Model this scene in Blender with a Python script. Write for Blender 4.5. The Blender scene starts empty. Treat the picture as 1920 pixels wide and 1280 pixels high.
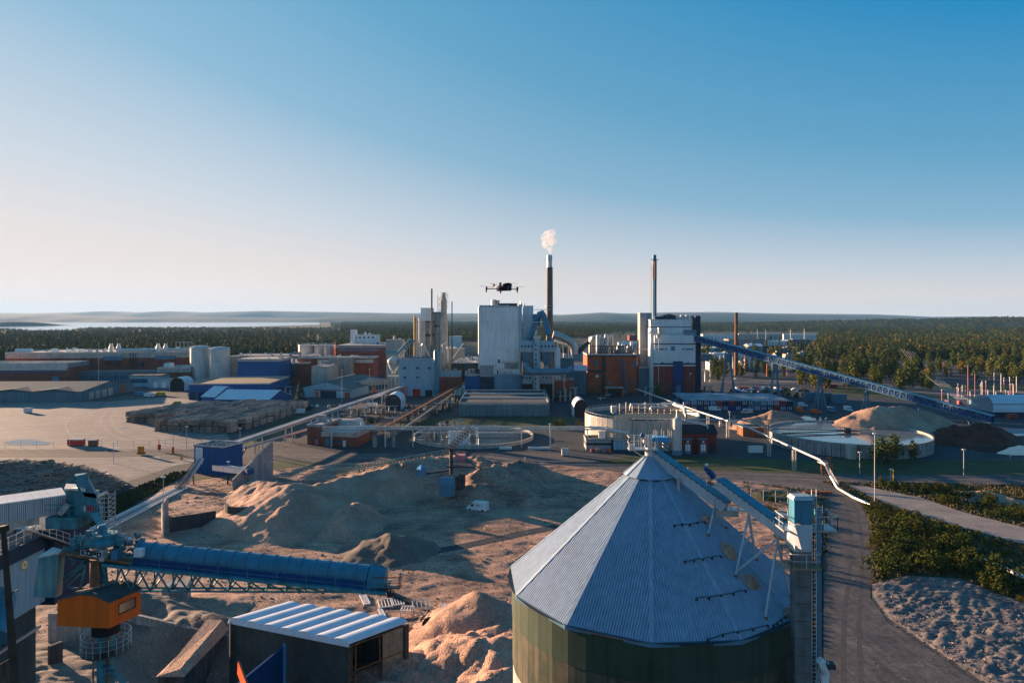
import bpy, math, random
import numpy as np
from mathutils import Vector, noise as mn
random.seed(7); rng = np.random.default_rng(7)
R = math.radians
sc = bpy.context.scene
# ---------------------------------------------------------------- camera
H, F, HY = 50.0, 1280.0, 597.0
cd = bpy.data.cameras.new('camera'); cam = bpy.data.objects.new('camera', cd); sc.collection.objects.link(cam)
cd.sensor_width = 36; cd.lens = 24; cd.shift_y = -43/1920; cd.clip_start = .5; cd.clip_end = 80000
cam.location = (0, 0, H); cam.rotation_euler = (math.pi/2, 0, 0); sc.camera = cam
# ---------------------------------------------------------------- light
SUN_EL, SUN_AZ = 8.0, -54.0            # azimuth measured from the view axis, minus is left
SD = Vector((math.sin(R(SUN_AZ))*math.cos(R(SUN_EL)), math.cos(R(SUN_AZ))*math.cos(R(SUN_EL)), math.sin(R(SUN_EL))))
w = bpy.data.worlds.new('World'); sc.world = w; w.use_nodes = True
nt = w.node_tree; bg = nt.nodes['Background']
def wn(t, **k):
    n = nt.nodes.new(t)
    for a, b in k.items(): setattr(n, a, b)
    return n
sky = wn('ShaderNodeTexSky', sky_type='NISHITA', sun_disc=False)
sky.sun_elevation = R(SUN_EL); sky.sun_rotation = R(SUN_AZ); sky.ozone_density = 4; sky.dust_density = .5
tc = wn('ShaderNodeTexCoord'); sx = wn('ShaderNodeSeparateXYZ'); nt.links.new(tc.outputs['Generated'], sx.inputs[0])
dot = wn('ShaderNodeVectorMath', operation='DOT_PRODUCT'); dot.inputs[1].default_value = SD; nt.links.new(tc.outputs['Generated'], dot.inputs[0])
mr = wn('ShaderNodeMapRange'); mr.inputs[1].default_value = -.15; mr.inputs[2].default_value = 1; mr.inputs[3].default_value = 1.08; mr.inputs[4].default_value = .25
nt.links.new(dot.outputs['Value'], mr.inputs[0])
mu = wn('ShaderNodeMath', operation='MULTIPLY'); nt.links.new(sx.outputs[2], mu.inputs[0]); nt.links.new(mr.outputs[0], mu.inputs[1])
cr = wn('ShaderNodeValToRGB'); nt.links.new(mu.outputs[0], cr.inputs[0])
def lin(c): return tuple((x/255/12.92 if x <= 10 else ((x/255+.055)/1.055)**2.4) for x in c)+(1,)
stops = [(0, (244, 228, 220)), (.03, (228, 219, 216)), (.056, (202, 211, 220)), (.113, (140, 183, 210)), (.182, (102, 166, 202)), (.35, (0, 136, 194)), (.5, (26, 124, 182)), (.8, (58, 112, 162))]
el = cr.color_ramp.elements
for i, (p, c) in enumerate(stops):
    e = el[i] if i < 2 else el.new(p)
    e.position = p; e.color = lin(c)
glow = wn('ShaderNodeMapRange', interpolation_type='SMOOTHSTEP'); glow.inputs[1].default_value = .5; glow.inputs[2].default_value = 1; glow.inputs[3].default_value = 1; glow.inputs[4].default_value = 1.12
nt.links.new(dot.outputs['Value'], glow.inputs[0])
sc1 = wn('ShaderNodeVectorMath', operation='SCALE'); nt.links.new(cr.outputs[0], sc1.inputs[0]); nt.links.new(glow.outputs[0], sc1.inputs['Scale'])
sc2 = wn('ShaderNodeVectorMath', operation='SCALE'); nt.links.new(sky.outputs[0], sc2.inputs[0]); sc2.inputs['Scale'].default_value = .1
mx = wn('ShaderNodeMix', data_type='RGBA'); mx.inputs[0].default_value = .02
nt.links.new(sc1.outputs[0], mx.inputs[6]); nt.links.new(sc2.outputs[0], mx.inputs[7])
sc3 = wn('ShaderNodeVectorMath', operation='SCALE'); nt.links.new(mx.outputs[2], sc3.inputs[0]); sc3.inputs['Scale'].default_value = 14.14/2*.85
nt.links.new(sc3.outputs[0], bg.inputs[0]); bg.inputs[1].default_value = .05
sl = bpy.data.lights.new('sun', 'SUN'); sl.energy = 5; sl.angle = R(.5); sl.color = (1, .66, .42)
so = bpy.data.objects.new('sun', sl); sc.collection.objects.link(so); so.rotation_euler = SD.to_track_quat('Z', 'Y').to_euler()
sc.view_settings.view_transform = 'Standard'; sc.view_settings.look = 'None'; sc.view_settings.gamma = 1; sc.view_settings.exposure = 1.7
try:
    sc.cycles.max_bounces = 6; sc.cycles.diffuse_bounces = 3; sc.cycles.glossy_bounces = 2; sc.cycles.volume_bounces = 1; sc.cycles.transparent_max_bounces = 8; sc.cycles.use_denoising = True
except Exception: pass
# ---------------------------------------------------------------- helpers
def G(px, py, z=0.0):
    d = F*(H-z)/(py-HY); return Vector(((px-960)/F*d, d, z))
def D(px, py, d): return Vector(((px-960)/F*d, d, H-(py-HY)/F*d))
def XD(px, d): return (px-960)/F*d
def ZD(py, d): return H-(py-HY)/F*d
def mat(name, col, rough=.85, metal=0., var=.18, scale=.25, fine=0., fs=6., bump=0., bs=8., streak=0., col2=None, corr=0., cf=8., rnd=None, emit=0, world=False, spec=.3, mid=None, ruts=None):
    m = bpy.data.materials.new(name); m.use_nodes = True; t = m.node_tree; b = t.nodes['Principled BSDF']; L = t.links.new
    def N(ty, **k):
        n = t.nodes.new(ty)
        for a, c in k.items(): setattr(n, a, c)
        return n
    b.inputs['Roughness'].default_value = rough; b.inputs['Metallic'].default_value = metal; b.inputs['Specular IOR Level'].default_value = spec
    if world: co = N('ShaderNodeNewGeometry').outputs['Position']
    else: co = N('ShaderNodeTexCoord').outputs['Object']
    c2 = col2 or tuple(x*(1-var) for x in col); c1 = col if col2 else tuple(min(1, x*(1+var)) for x in col)
    nz = N('ShaderNodeTexNoise'); nz.inputs['Scale'].default_value = scale; nz.inputs['Detail'].default_value = 6; nz.inputs['Roughness'].default_value = .62; L(co, nz.inputs[0])
    rp = N('ShaderNodeValToRGB'); rp.color_ramp.elements[0].position = .36; rp.color_ramp.elements[1].position = .64
    rp.color_ramp.elements[0].color = c2+(1,); rp.color_ramp.elements[1].color = c1+(1,); L(nz.outputs[0], rp.inputs[0])
    if mid:
        e_ = rp.color_ramp.elements.new(.5); e_.color = mid+(1,)
    out = rp.outputs[0]
    def mulby(fac, lo):
        nonlocal out
        mr_ = N('ShaderNodeMapRange'); mr_.inputs[1].default_value = .3; mr_.inputs[2].default_value = .7; mr_.inputs[3].default_value = lo; mr_.inputs[4].default_value = 1+(1-lo)*.35; L(fac, mr_.inputs[0])
        v = N('ShaderNodeVectorMath', operation='SCALE'); L(out, v.inputs[0]); L(mr_.outputs[0], v.inputs['Scale']); out = v.outputs[0]
    if ruts:
        mp = N('ShaderNodeMapping'); mp.inputs['Scale'].default_value = ruts; L(co, mp.inputs[0])
        n5 = N('ShaderNodeTexNoise'); n5.inputs['Scale'].default_value = 1; n5.inputs['Detail'].default_value = 5; n5.inputs['Roughness'].default_value = .7; L(mp.outputs[0], n5.inputs[0]); mulby(n5.outputs[0], .6)
    if fine:
        n2 = N('ShaderNodeTexNoise'); n2.inputs['Scale'].default_value = fs; n2.inputs['Detail'].default_value = 3; L(co, n2.inputs[0]); mulby(n2.outputs[0], 1-fine)
    if streak:
        mp = N('ShaderNodeMapping'); mp.inputs['Scale'].default_value = (1.3, 1.3, .06); L(co, mp.inputs[0])
        n3 = N('ShaderNodeTexNoise'); n3.inputs['Scale'].default_value = 1.6; n3.inputs['Detail'].default_value = 4; L(mp.outputs[0], n3.inputs[0]); mulby(n3.outputs[0], 1-streak)
    if rnd:
        oi = N('ShaderNodeObjectInfo'); r2 = N('ShaderNodeValToRGB'); L(oi.outputs['Random'], r2.inputs[0])
        for i, (p, c) in enumerate(rnd):
            e_ = r2.color_ramp.elements[i] if i < 2 else r2.color_ramp.elements.new(p)
            e_.position = p; e_.color = c+(1,)
        v = N('ShaderNodeVectorMath', operation='MULTIPLY'); L(out, v.inputs[0]); L(r2.outputs[0], v.inputs[1]); out = v.outputs[0]
    L(out, b.inputs['Base Color'])
    if emit: L(out, b.inputs['Emission Color']); b.inputs['Emission Strength'].default_value = emit
    hgt = None
    if bump:
        n4 = N('ShaderNodeTexNoise'); n4.inputs['Scale'].default_value = bs; n4.inputs['Detail'].default_value = 5; L(co, n4.inputs[0]); bp = N('ShaderNodeBump'); bp.inputs['Strength'].default_value = 1; bp.inputs['Distance'].default_value = bump; L(n4.outputs[0], bp.inputs['Height']); hgt = bp
    if corr:
        s_ = N('ShaderNodeSeparateXYZ'); L(co, s_.inputs[0]); ad = N('ShaderNodeMath', operation='ADD'); L(s_.outputs[0], ad.inputs[0]); L(s_.outputs[1], ad.inputs[1])
        ml = N('ShaderNodeMath', operation='MULTIPLY'); L(ad.outputs[0], ml.inputs[0]); ml.inputs[1].default_value = cf
        sn = N('ShaderNodeMath', operation='SINE'); L(ml.outputs[0], sn.inputs[0]); bp = N('ShaderNodeBump'); bp.inputs['Distance'].default_value = corr; L(sn.outputs[0], bp.inputs['Height'])
        if hgt: L(hgt.outputs[0], bp.inputs['Normal'])
        hgt = bp
    if hgt: L(hgt.outputs[0], b.inputs['Normal'])
    return m
class MB:
    def __init__(s): s.v = []; s.f = []
    def poly(s, pts):
        n = len(s.v); s.v += [tuple(p) for p in pts]; s.f.append(tuple(range(n, n+len(pts)))); return s
    def hexa(s, p):                     # 8 points: bottom 4 ccw, top 4 ccw
        n = len(s.v); s.v += [tuple(q) for q in p]
        for q in ((3, 2, 1, 0), (4, 5, 6, 7), (0, 1, 5, 4), (1, 2, 6, 5), (2, 3, 7, 6), (3, 0, 4, 7)): s.f.append(tuple(n+i for i in q))
        return s
    def box(s, a, b):
        (x0, y0, z0), (x1, y1, z1) = a, b
        if x0 > x1: x0, x1 = x1, x0
        if y0 > y1: y0, y1 = y1, y0
        if z0 > z1: z0, z1 = z1, z0
        return s.hexa([(x0, y0, z0), (x1, y0, z0), (x1, y1, z0), (x0, y1, z0), (x0, y0, z1), (x1, y0, z1), (x1, y1, z1), (x0, y1, z1)])
    def bar(s, p, q, wd, ht=None, up=(0, 0, 1)):
        p = Vector(p); q = Vector(q); ht = wd if ht is None else ht; d = (q-p)
        if d.length < 1e-6: return s
        d.normalize(); up = Vector(up)
        if abs(d.dot(up)) > .98: up = Vector((1, 0, 0))
        a = d.cross(up).normalized()*wd/2; b = a.cross(d).normalized()*ht/2
        return s.hexa([p-a-b, q-a-b, q+a-b, p+a-b, p-a+b, q-a+b, q+a+b, p+a+b])
    def tube(s, p, q, r, n=12, r2=None, cap=True):
        p = Vector(p); q = Vector(q); r2 = r if r2 is None else r2; d = (q-p).normalized(); up = Vector((0, 0, 1))
        if abs(d.dot(up)) > .98: up = Vector((0, -1, 0))
        a = d.cross(up).normalized(); b = a.cross(d).normalized(); k = len(s.v)
        for c, rr in ((p, r), (q, r2)):
            for i in range(n):
                t = 2*math.pi*i/n; s.v.append(tuple(c+a*rr*math.cos(t)+b*rr*math.sin(t)))
        for i in range(n): j = (i+1) % n; s.f.append((k+i, k+j, k+n+j, k+n+i))
        if cap: s.f.append(tuple(k+i for i in reversed(range(n)))); s.f.append(tuple(k+n+i for i in range(n)))
        return s
    def path(s, pts, r, n=10):
        pts = [Vector(p) for p in pts]; k = len(s.v); m = len(pts)
        for i, p in enumerate(pts):
            d = (pts[min(i+1, m-1)]-pts[max(i-1, 0)]).normalized(); up = Vector((0, 0, 1))
            if abs(d.dot(up)) > .97: up = Vector((0, 1, 0))
            a = d.cross(up).normalized(); b = a.cross(d).normalized()
            for j in range(n): t = 2*math.pi*j/n; s.v.append(tuple(p+a*r*math.cos(t)+b*r*math.sin(t)))
        for i in range(m-1):
            for j in range(n): j2 = (j+1) % n; s.f.append((k+i*n+j, k+i*n+j2, k+(i+1)*n+j2, k+(i+1)*n+j))
        s.f.append(tuple(k+j for j in reversed(range(n)))); s.f.append(tuple(k+(m-1)*n+j for j in range(n)))
        return s
    def lathe(s, c, prof, n=24, a0=0, a1=360):
        k = len(s.v); m = len(prof); full = (a1-a0) >= 359.9; nn = n if full else n+1
        for (r, z) in prof:
            for i in range(nn):
                t = R(a0+(a1-a0)*i/n); s.v.append((c[0]+r*math.cos(t), c[1]+r*math.sin(t), c[2]+z))
        for q in range(m-1):
            for i in range(n):
                j = (i+1) % nn; s.f.append((k+q*nn+i, k+q*nn+j, k+(q+1)*nn+j, k+(q+1)*nn+i))
        return s
    def prism(s, pts, z0, z1):          # pts ccw xy list; z may be numbers
        n = len(pts); k = len(s.v)
        s.v += [(p[0], p[1], z0) for p in pts]+[(p[0], p[1], z1) for p in pts]
        s.f.append(tuple(k+i for i in reversed(range(n)))); s.f.append(tuple(k+n+i for i in range(n)))
        for i in range(n): j = (i+1) % n; s.f.append((k+i, k+j, k+n+j, k+n+i))
        return s
    def truss(s, a, b, hgt, wd, n, t=.12, up=(0, 0, 1), ang=True):   # box truss between lines a-b (bottom centre)
        a = Vector(a); b = Vector(b); d = (b-a).normalized(); side = d.cross(Vector(up)).normalized(); u = side.cross(d).normalized()
        for sg in (-1, 1):
            o = side*wd/2*sg
            s.bar(a+o, b+o, t); s.bar(a+o+u*hgt, b+o+u*hgt, t)
            for i in range(n):
                p = a.lerp(b, i/n)+o; q = a.lerp(b, (i+1)/n)+o; m_ = a.lerp(b, (i+.5)/n)+o+u*hgt
                s.bar(p, m_, t*.7); s.bar(m_, q, t*.7)
        for i in range(n+1):
            p = a.lerp(b, i/n); s.bar(p-side*wd/2, p+side*wd/2, t*.6)
        return s
    def rail(s, pts, h=1.1, t=.06, step=2.0, mid=True):
        for p, q in zip(pts[:-1], pts[1:]):
            p = Vector(p); q = Vector(q); z = Vector((0, 0, h)); s.bar(p+z, q+z, t)
            if mid: s.bar(p+z*.5, q+z*.5, t*.8)
            n = max(1, int((q-p).length/step))
            for i in range(n+1): c = p.lerp(q, i/n); s.bar(c, c+z, t)
        return s
COL = sc.collection
def mesh_of(mb, name, m, off=(0, 0, 0), smooth=False):
    me = bpy.data.meshes.new(name); o = Vector(off)
    me.from_pydata([(v[0]-o.x, v[1]-o.y, v[2]-o.z) for v in mb.v], [], mb.f)
    if m: me.materials.append(m)
    if smooth:
        me.polygons.foreach_set('use_smooth', [True]*len(me.polygons))
        try: me.set_sharp_from_angle(angle=R(35))
        except Exception: pass
    me.update(); return me
def tag(o, label=None, cat=None, group=None, kind=None):
    if label: o['label'] = label
    if cat: o['category'] = cat
    if group: o['group'] = group
    if kind: o['kind'] = kind
    return o
def thing(name, label, cat, loc, group=None):
    o = bpy.data.objects.new(name, None); COL.objects.link(o); o.location = loc; o.empty_display_size = .2
    return tag(o, label, cat, group)
def base(o):
    v = Vector(o.location)
    while o.parent: o = o.parent; v = v+Vector(o.location)
    return v
def part(T, name, mb, m, smooth=False, kind=None, label=None, at=None):
    b = base(T); off = Vector(at) if at is not None else b
    o = bpy.data.objects.new(name, mesh_of(mb, name, m, off, smooth)); COL.objects.link(o); o.parent = T
    if at is not None: o.location = Vector(at)-b
    return tag(o, label, None, None, kind)
def inst(T, name, me, loc, rz=0, scl=None):      # shared mesh piece at world loc
    o = bpy.data.objects.new(name, me); COL.objects.link(o); o.parent = T; o.location = Vector(loc)-base(T); o.rotation_euler = (0, 0, rz)
    if scl: o.scale = scl
    return o
def solo(name, mb, m, label, cat, loc=None, group=None, kind=None, smooth=False):
    if loc is None:
        a = np.array(mb.v); loc = ((a[:, 0].min()+a[:, 0].max())/2, (a[:, 1].min()+a[:, 1].max())/2, a[:, 2].min())
    o = bpy.data.objects.new(name, mesh_of(mb, name, m, loc, smooth)); COL.objects.link(o); o.location = loc
    return tag(o, label, cat, group, kind)
def copy_tree(o, parent=None, **k):
    c = o.copy(); COL.objects.link(c)
    if parent: c.parent = parent
    for ch in o.children: copy_tree(ch, c)
    for a, b in k.items(): c[a] = b
    return c
class Fr:                                # frame on the ground: u along A->B, v away from the camera
    def __init__(s, A, B):
        s.A = Vector((A[0], A[1], 0)); d = Vector((B[0]-A[0], B[1]-A[1], 0)); s.L = d.length; s.U = d/s.L; s.V = Vector((-s.U.y, s.U.x, 0)); s.rz = math.atan2(s.U.y, s.U.x)
    def P(s, u, v, z=0): q = s.A+s.U*u+s.V*v; return Vector((q.x, q.y, z))
    def box(s, mb, u0, u1, v0, v1, z0, z1):
        return mb.hexa([s.P(u0, v0, z0), s.P(u1, v0, z0), s.P(u1, v1, z0), s.P(u0, v1, z0), s.P(u0, v0, z1), s.P(u1, v0, z1), s.P(u1, v1, z1), s.P(u0, v1, z1)])
# ---------------------------------------------------------------- materials
M = {}
def mk(n, *a, **k): M[n] = mat(n, *a, **k)
mk('ground', (.13, .112, .098), col2=(.055, .064, .068), scale=.03, fine=.35, fs=.6, bump=.12, bs=1.2, world=True)
mk('yard', (.34, .29, .25), col2=(.22, .2, .19), scale=.035, fine=.3, fs=.35, ruts=(.05, .3, 1), world=True)
mk('asphalt', (.052, .062, .07), col2=(.03, .04, .05), scale=.05, fine=.3, fs=.8, world=True)
mk('road', (.17, .145, .132), col2=(.085, .082, .084), scale=.22, fine=.35, fs=1.2, ruts=(1.1, .09, 1), world=True)
mk('gravel', (.27, .215, .185), col2=(.13, .12, .12), scale=.12, fine=.4, fs=2.5, bump=.1, bs=2.5, world=True)
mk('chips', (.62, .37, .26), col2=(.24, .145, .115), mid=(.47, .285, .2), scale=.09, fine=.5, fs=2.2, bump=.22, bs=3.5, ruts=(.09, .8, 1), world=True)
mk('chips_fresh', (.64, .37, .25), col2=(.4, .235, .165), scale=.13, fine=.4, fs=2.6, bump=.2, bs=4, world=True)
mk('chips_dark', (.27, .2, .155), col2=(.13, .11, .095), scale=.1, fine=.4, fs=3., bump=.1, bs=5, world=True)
mk('bark', (.16, .045, .022), col2=(.07, .025, .018), scale=.2, fine=.4, fs=2., bump=.15, bs=3, world=True)
mk('track_road', (.36, .3, .26), col2=(.24, .21, .19), scale=.2, fine=.3, fs=2, world=True)
mk('sand', (.58, .36, .24), col2=(.32, .2, .14), scale=.08, fine=.3, fs=1.5, bump=.12, bs=2, world=True)
mk('grass', (.085, .1, .022), col2=(.03, .048, .02), scale=.09, fine=.5, fs=2., bump=.2, bs=2, world=True)
mk('grass_dry', (.2, .14, .05), col2=(.07, .075, .03), scale=.15, fine=.5, fs=2., bump=.2, bs=2, world=True)
mk('farland', (.035, .05, .022), col2=(.02, .035, .02), scale=.004, fine=.4, fs=.02, world=True)
mk('hill', (.035, .055, .04), col2=(.02, .035, .03), scale=.002, fine=.5, fs=.01, world=True)
mk('white_line', (.75, .75, .75), var=.08)
mk('white', (.78, .77, .74), rough=.55, var=.07, streak=.12)
mk('white_metal', (.48, .5, .52), rough=.55, metal=0., var=.1, streak=.15)
mk('clad', (.76, .8, .79), rough=.5, metal=.1, var=.08, streak=.22, corr=.04, cf=6, scale=.06)
mk('clad_blue', (.3, .47, .55), rough=.5, var=.08, streak=.2, corr=.04, cf=6, scale=.06)
mk('clad_grey', (.32, .34, .35), rough=.6, var=.12, streak=.3, corr=.04, cf=7, scale=.1)
mk('clad_teal', (.1, .2, .24), rough=.6, var=.15, streak=.3, corr=.04, cf=7, scale=.1)
mk('concrete', (.36, .355, .34), var=.2, streak=.45, fine=.2, fs=2)
mk('concrete_pale', (.52, .48, .42), var=.15, streak=.4, fine=.15, fs=2)
mk('concrete_dark', (.085, .088, .09), var=.25, streak=.5, fine=.2, fs=2)
mk('wall_plain', (.07, .085, .085), var=.2, scale=.15, fine=.2, fs=1)
mk('brick', (.3, .09, .055), var=.2, fine=.25, fs=3, streak=.2)
mk('brick_orange', (.5, .12, .05), var=.15, fine=.2, fs=2, streak=.25)
mk('brick_red', (.3, .07, .05), var=.15, fine=.2, fs=2, streak=.25)
mk('red_wood', (.28, .055, .04), var=.12, streak=.2, corr=.03, cf=14)
mk('orange', (.98, .16, .015), rough=.5, var=.05, streak=.15)
mk('rust', (.3, .13, .06), var=.4, scale=2, fine=.4, fs=6, streak=.5)
mk('teal', (.07, .26, .3), rough=.6, var=.3, scale=.8, streak=.35, fine=.15)
mk('teal_faded', (.2, .34, .32), col2=(.09, .25, .28), rough=.7, scale=.5, streak=.4)
mk('blue', (.002, .06, .2), rough=.5, var=.15, streak=.2, scale=.2)
mk('blue_clad', (.003, .09, .27), rough=.55, var=.1, streak=.15, corr=.04, cf=7)
mk('navy', (.004, .03, .065), rough=.55, var=.2)
mk('cover_blue', (.055, .21, .3), rough=.38, var=.12, scale=1., streak=.2)
mk('bright_blue', (.05, .3, .6), rough=.4, var=.1)
mk('roof_dark', (.022, .03, .036), rough=.9, var=.25, scale=.1, fine=.2)
mk('roof_felt', (.09, .09, .09), rough=.95, var=.3, scale=.08, fine=.3, fs=1)
mk('roof_grey', (.24, .24, .25), rough=.8, var=.2, scale=.1, corr=.03, cf=5)
mk('roof_green', (.055, .1, .105), rough=.8, var=.2, scale=.05, corr=.03, cf=5)
mk('roof_pale', (.62, .66, .7), rough=.5, var=.06, scale=.2)
mk('roof_sheet', (.27, .37, .48), rough=.6, metal=0., var=.06, scale=.15, streak=.15, fine=.08, fs=1.5)
mk('tarp', (.68, .72, .78), rough=.45, var=.06, scale=.6)
mk('galv', (.5, .51, .5), rough=.4, metal=.55, var=.12, streak=.2, scale=.4)
mk('galv_pale', (.66, .64, .6), rough=.45, metal=.35, var=.1, streak=.25, scale=.3)
mk('tank_metal', (.55, .53, .5), rough=.42, metal=.45, var=.12, streak=.4, scale=.1)
mk('green_wall', (.045, .07, .045), rough=.8, var=.2, streak=.25, scale=.3)
mk('olive_wall', (.13, .11, .075), col2=(.05, .07, .045), rough=.9, streak=.5, scale=.5)
mk('black', (.015, .015, .018), rough=.6)
mk('dark_steel', (.05, .055, .065), rough=.55, var=.3, metal=.3)
mk('steel_blue', (.1, .22, .3), rough=.5, var=.12)
mk('glass', (.02, .04, .06), rough=.12, spec=.8, var=.3)
mk('window_blue', (.02, .09, .17), rough=.2, spec=.6)
mk('red', (.5, .02, .012), rough=.5)
mk('red_dull', (.3, .05, .05), rough=.6)
mk('orange_paint', (.8, .12, .02), rough=.5)
mk('yellow', (.7, .4, .03), rough=.5)
mk('pink', (.55, .2, .22), rough=.6)
mk('green_paint', (.16, .22, .05), rough=.6)
mk('brown_post', (.09, .065, .05), rough=.85, var=.3, streak=.5, scale=2)
mk('wood', (.34, .24, .15), var=.25, streak=.2, scale=1)
mk('chimney', (.16, .14, .115), var=.15, streak=.4, rough=.7)
mk('chimney_blue', (.02, .19, .3), var=.1, rough=.5)
mk('chimney_orange', (.38, .17, .12), var=.1, rough=.6)
mk('rubber', (.012, .012, .013), rough=.8)
mk('log', (.75, .62, .5), col2=(.34, .27, .22), scale=1.6, fine=.5, fs=6, rnd=[(0, (.42, .45, .5)), (.5, (.85, .82, .8)), (1, (1.2, 1.08, 1.))])
mk('casing', (.16, .17, .165), rough=.6, var=.25, streak=.35, scale=.8)
mk('log_end', (.3, .21, .14), var=.4, scale=2, fine=.4, fs=5)
mk('foliage', (.11, .12, .03), col2=(.045, .062, .018), scale=.5, rough=.8, spec=.1, rnd=[(0, (.7, .85, .8)), (.5, (1., 1.08, .85)), (.78, (1.5, 1.3, .8)), (.93, (2., 1.4, .7)), (1, (2.7, 1.2, .5))])
mk('needles', (.055, .085, .03), col2=(.025, .045, .02), scale=.5, rough=.85, spec=.1, rnd=[(0, (.8, .9, .9)), (1, (1.35, 1.15, .9))])
mk('shrub', (.07, .085, .026), col2=(.03, .045, .018), scale=.8, rough=1., spec=0., rnd=[(0, (.7, .9, .8)), (.4, (1.3, 1.1, .7)), (.85, (1.2, 1.1, .8)), (1, (2., 1.25, .7))])
mk('trunk', (.14, .11, .09), var=.3, scale=1)
def water(name, col, rough, bd=.02, bs=.6):
    m = mat(name, col, rough=rough, var=.05, bump=bd, bs=bs, world=True, spec=.6); M[name] = m
    m.node_tree.nodes['Principled BSDF'].inputs['IOR'].default_value = 1.33
water('lake', (.55, .7, .82), .12, .1, .05); M['lake'].node_tree.nodes['Principled BSDF'].inputs['Metallic'].default_value = .8; water('puddle', (.03, .04, .045), .03, .002, .5); water('basin', (.3, .34, .36), .08, .004, 1.); M['basin'].node_tree.nodes['Principled BSDF'].inputs['Metallic'].default_value = .55
# ---------------------------------------------------------------- ground
def sheet(name, pts, z, m, kind='structure', label=None, cat=None):
    mb = MB(); q = [G(*p) for p in pts]; mb.poly([(p.x, p.y, z) for p in q])
    me = mesh_of(mb, name, m); o = bpy.data.objects.new(name, me); COL.objects.link(o)
    if me.polygons[0].normal.z < 0: me.flip_normals()
    return tag(o, label, cat, None, kind)
def grid_mesh(name, xs, ys, Z, m, keep=None):
    ny, nx = Z.shape; XX, YY = (np.meshgrid(xs, ys) if np.ndim(xs) == 1 else (xs, ys))
    v = np.stack([XX, YY, Z], -1).reshape(-1, 3)
    i = np.arange(ny*nx).reshape(ny, nx); q = np.stack([i[:-1, :-1], i[:-1, 1:], i[1:, 1:], i[1:, :-1]], -1).reshape(-1, 4)
    if keep is not None:
        k = keep; kk = (k[:-1, :-1] & k[:-1, 1:] & k[1:, 1:] & k[1:, :-1]).reshape(-1); q = q[kk]
        used = np.unique(q); rem = -np.ones(len(v), int); rem[used] = np.arange(len(used)); v = v[used]; q = rem[q]
    me = bpy.data.meshes.new(name); me.vertices.add(len(v)); me.vertices.foreach_set('co', v.astype(np.float32).ravel())
    me.loops.add(q.size); me.loops.foreach_set('vertex_index', q.astype(np.int32).ravel()); me.polygons.add(len(q))
    me.polygons.foreach_set('loop_start', np.arange(0, q.size, 4, dtype=np.int32)); me.polygons.foreach_set('use_smooth', np.ones(len(q), bool))
    me.update(calc_edges=True); me.materials.append(m); return me
def vnoise(x, y, seed=0):                # value noise, numpy
    xi = np.floor(x).astype(np.int64); yi = np.floor(y).astype(np.int64); fx = x-xi; fy = y-yi
    fx = fx*fx*(3-2*fx); fy = fy*fy*(3-2*fy)
    def h(a, b):
        n = (a*374761393+b*668265263+seed*974634777) & 0x7fffffff; n = (n ^ (n >> 13))*1274126177 & 0x7fffffff
        return ((n ^ (n >> 16)) & 0xffff)/65535.
    return (h(xi, yi)*(1-fx)+h(xi+1, yi)*fx)*(1-fy)+(h(xi, yi+1)*(1-fx)+h(xi+1, yi+1)*fx)*fy
def fbm(x, y, sc_, o=4, seed=0, g=.5):
    r = 0; a = 1; t = 0
    for i in range(o): r = r+a*vnoise(x/sc_, y/sc_, seed+i*17); t += a; a *= g; sc_ /= 2.03
    return r/t-.5
def inpoly(x, y, P):
    c = np.zeros(np.shape(x), bool); n = len(P)
    for i in range(n):
        x0, y0 = P[i]; x1, y1 = P[(i+1) % n]
        if y0 == y1: continue
        c ^= ((y0 > y) != (y1 > y)) & (x < (x1-x0)*(y-y0)/(y1-y0)+x0)
    return c
def dpoly(x, y, P):                      # distance to outline
    r = np.full(np.shape(x), 1e9); n = len(P)
    for i in range(n):
        x0, y0 = P[i]; x1, y1 = P[(i+1) % n]; dx, dy = x1-x0, y1-y0; t = np.clip(((x-x0)*dx+(y-y0)*dy)/(dx*dx+dy*dy+1e-9), 0, 1)
        r = np.minimum(r, np.hypot(x-x0-t*dx, y-y0-t*dy))
    return r
def gp(pts): return [(G(*p).x, G(*p).y) for p in pts]
# base sheet reaching the horizon
mb = MB(); mb.poly([(-24000, -2000, 0), (24000, -2000, 0), (24000, 1200, 0), (-24000, 1200, 0)]); o = bpy.data.objects.new('ground', mesh_of(mb, 'ground', M['ground'])); COL.objects.link(o); tag(o, kind='structure')
mb = MB(); mb.poly([(-24000, 1200, 0), (24000, 1200, 0), (24000, 19500, 0), (-24000, 19500, 0)]); o = bpy.data.objects.new('terrain', mesh_of(mb, 'terrain', M['farland'])); COL.objects.link(o); tag(o, kind='structure')
sheet('yard', [(-400, 752), (200, 753), (400, 738), (530, 745), (520, 772), (420, 800), (434, 832), (352, 842), (-700, 842)], .01, M['yard'])
sheet('yard', [(-700, 858), (350, 853), (372, 866), (300, 884), (205, 917), (140, 945), (-500, 1100)], .01, M['yard'])
sheet('asphalt', [(240, 738), (300, 700), (2300, 690), (2400, 850), (1400, 868), (1150, 850), (900, 848), (640, 850), (560, 835), (540, 800), (620, 760), (480, 760)], .012, M['asphalt'])
sheet('grass', [(1110, 866), (1200, 853), (1500, 862), (2100, 862), (2100, 890), (1620, 889), (1300, 883)], .02, M['grass'])
sheet('grass', [(735, 786), (860, 783), (1040, 780), (1076, 784), (1070, 806), (760, 806)], .02, M['grass'])
sheet('grass', [(1320, 744), (1480, 736), (1760, 752), (2100, 742), (2100, 720), (1330, 724)], .02, M['grass'])
sheet('grass', [(430, 836), (470, 834), (560, 800), (600, 775), (560, 776), (500, 800)], .02, M['grass'])
sheet('grass', [(60, 1010), (130, 962), (220, 928), (330, 884), (356, 885), (270, 935), (190, 985), (100, 1045), (20, 1080)], .021, M['grass'])
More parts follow.
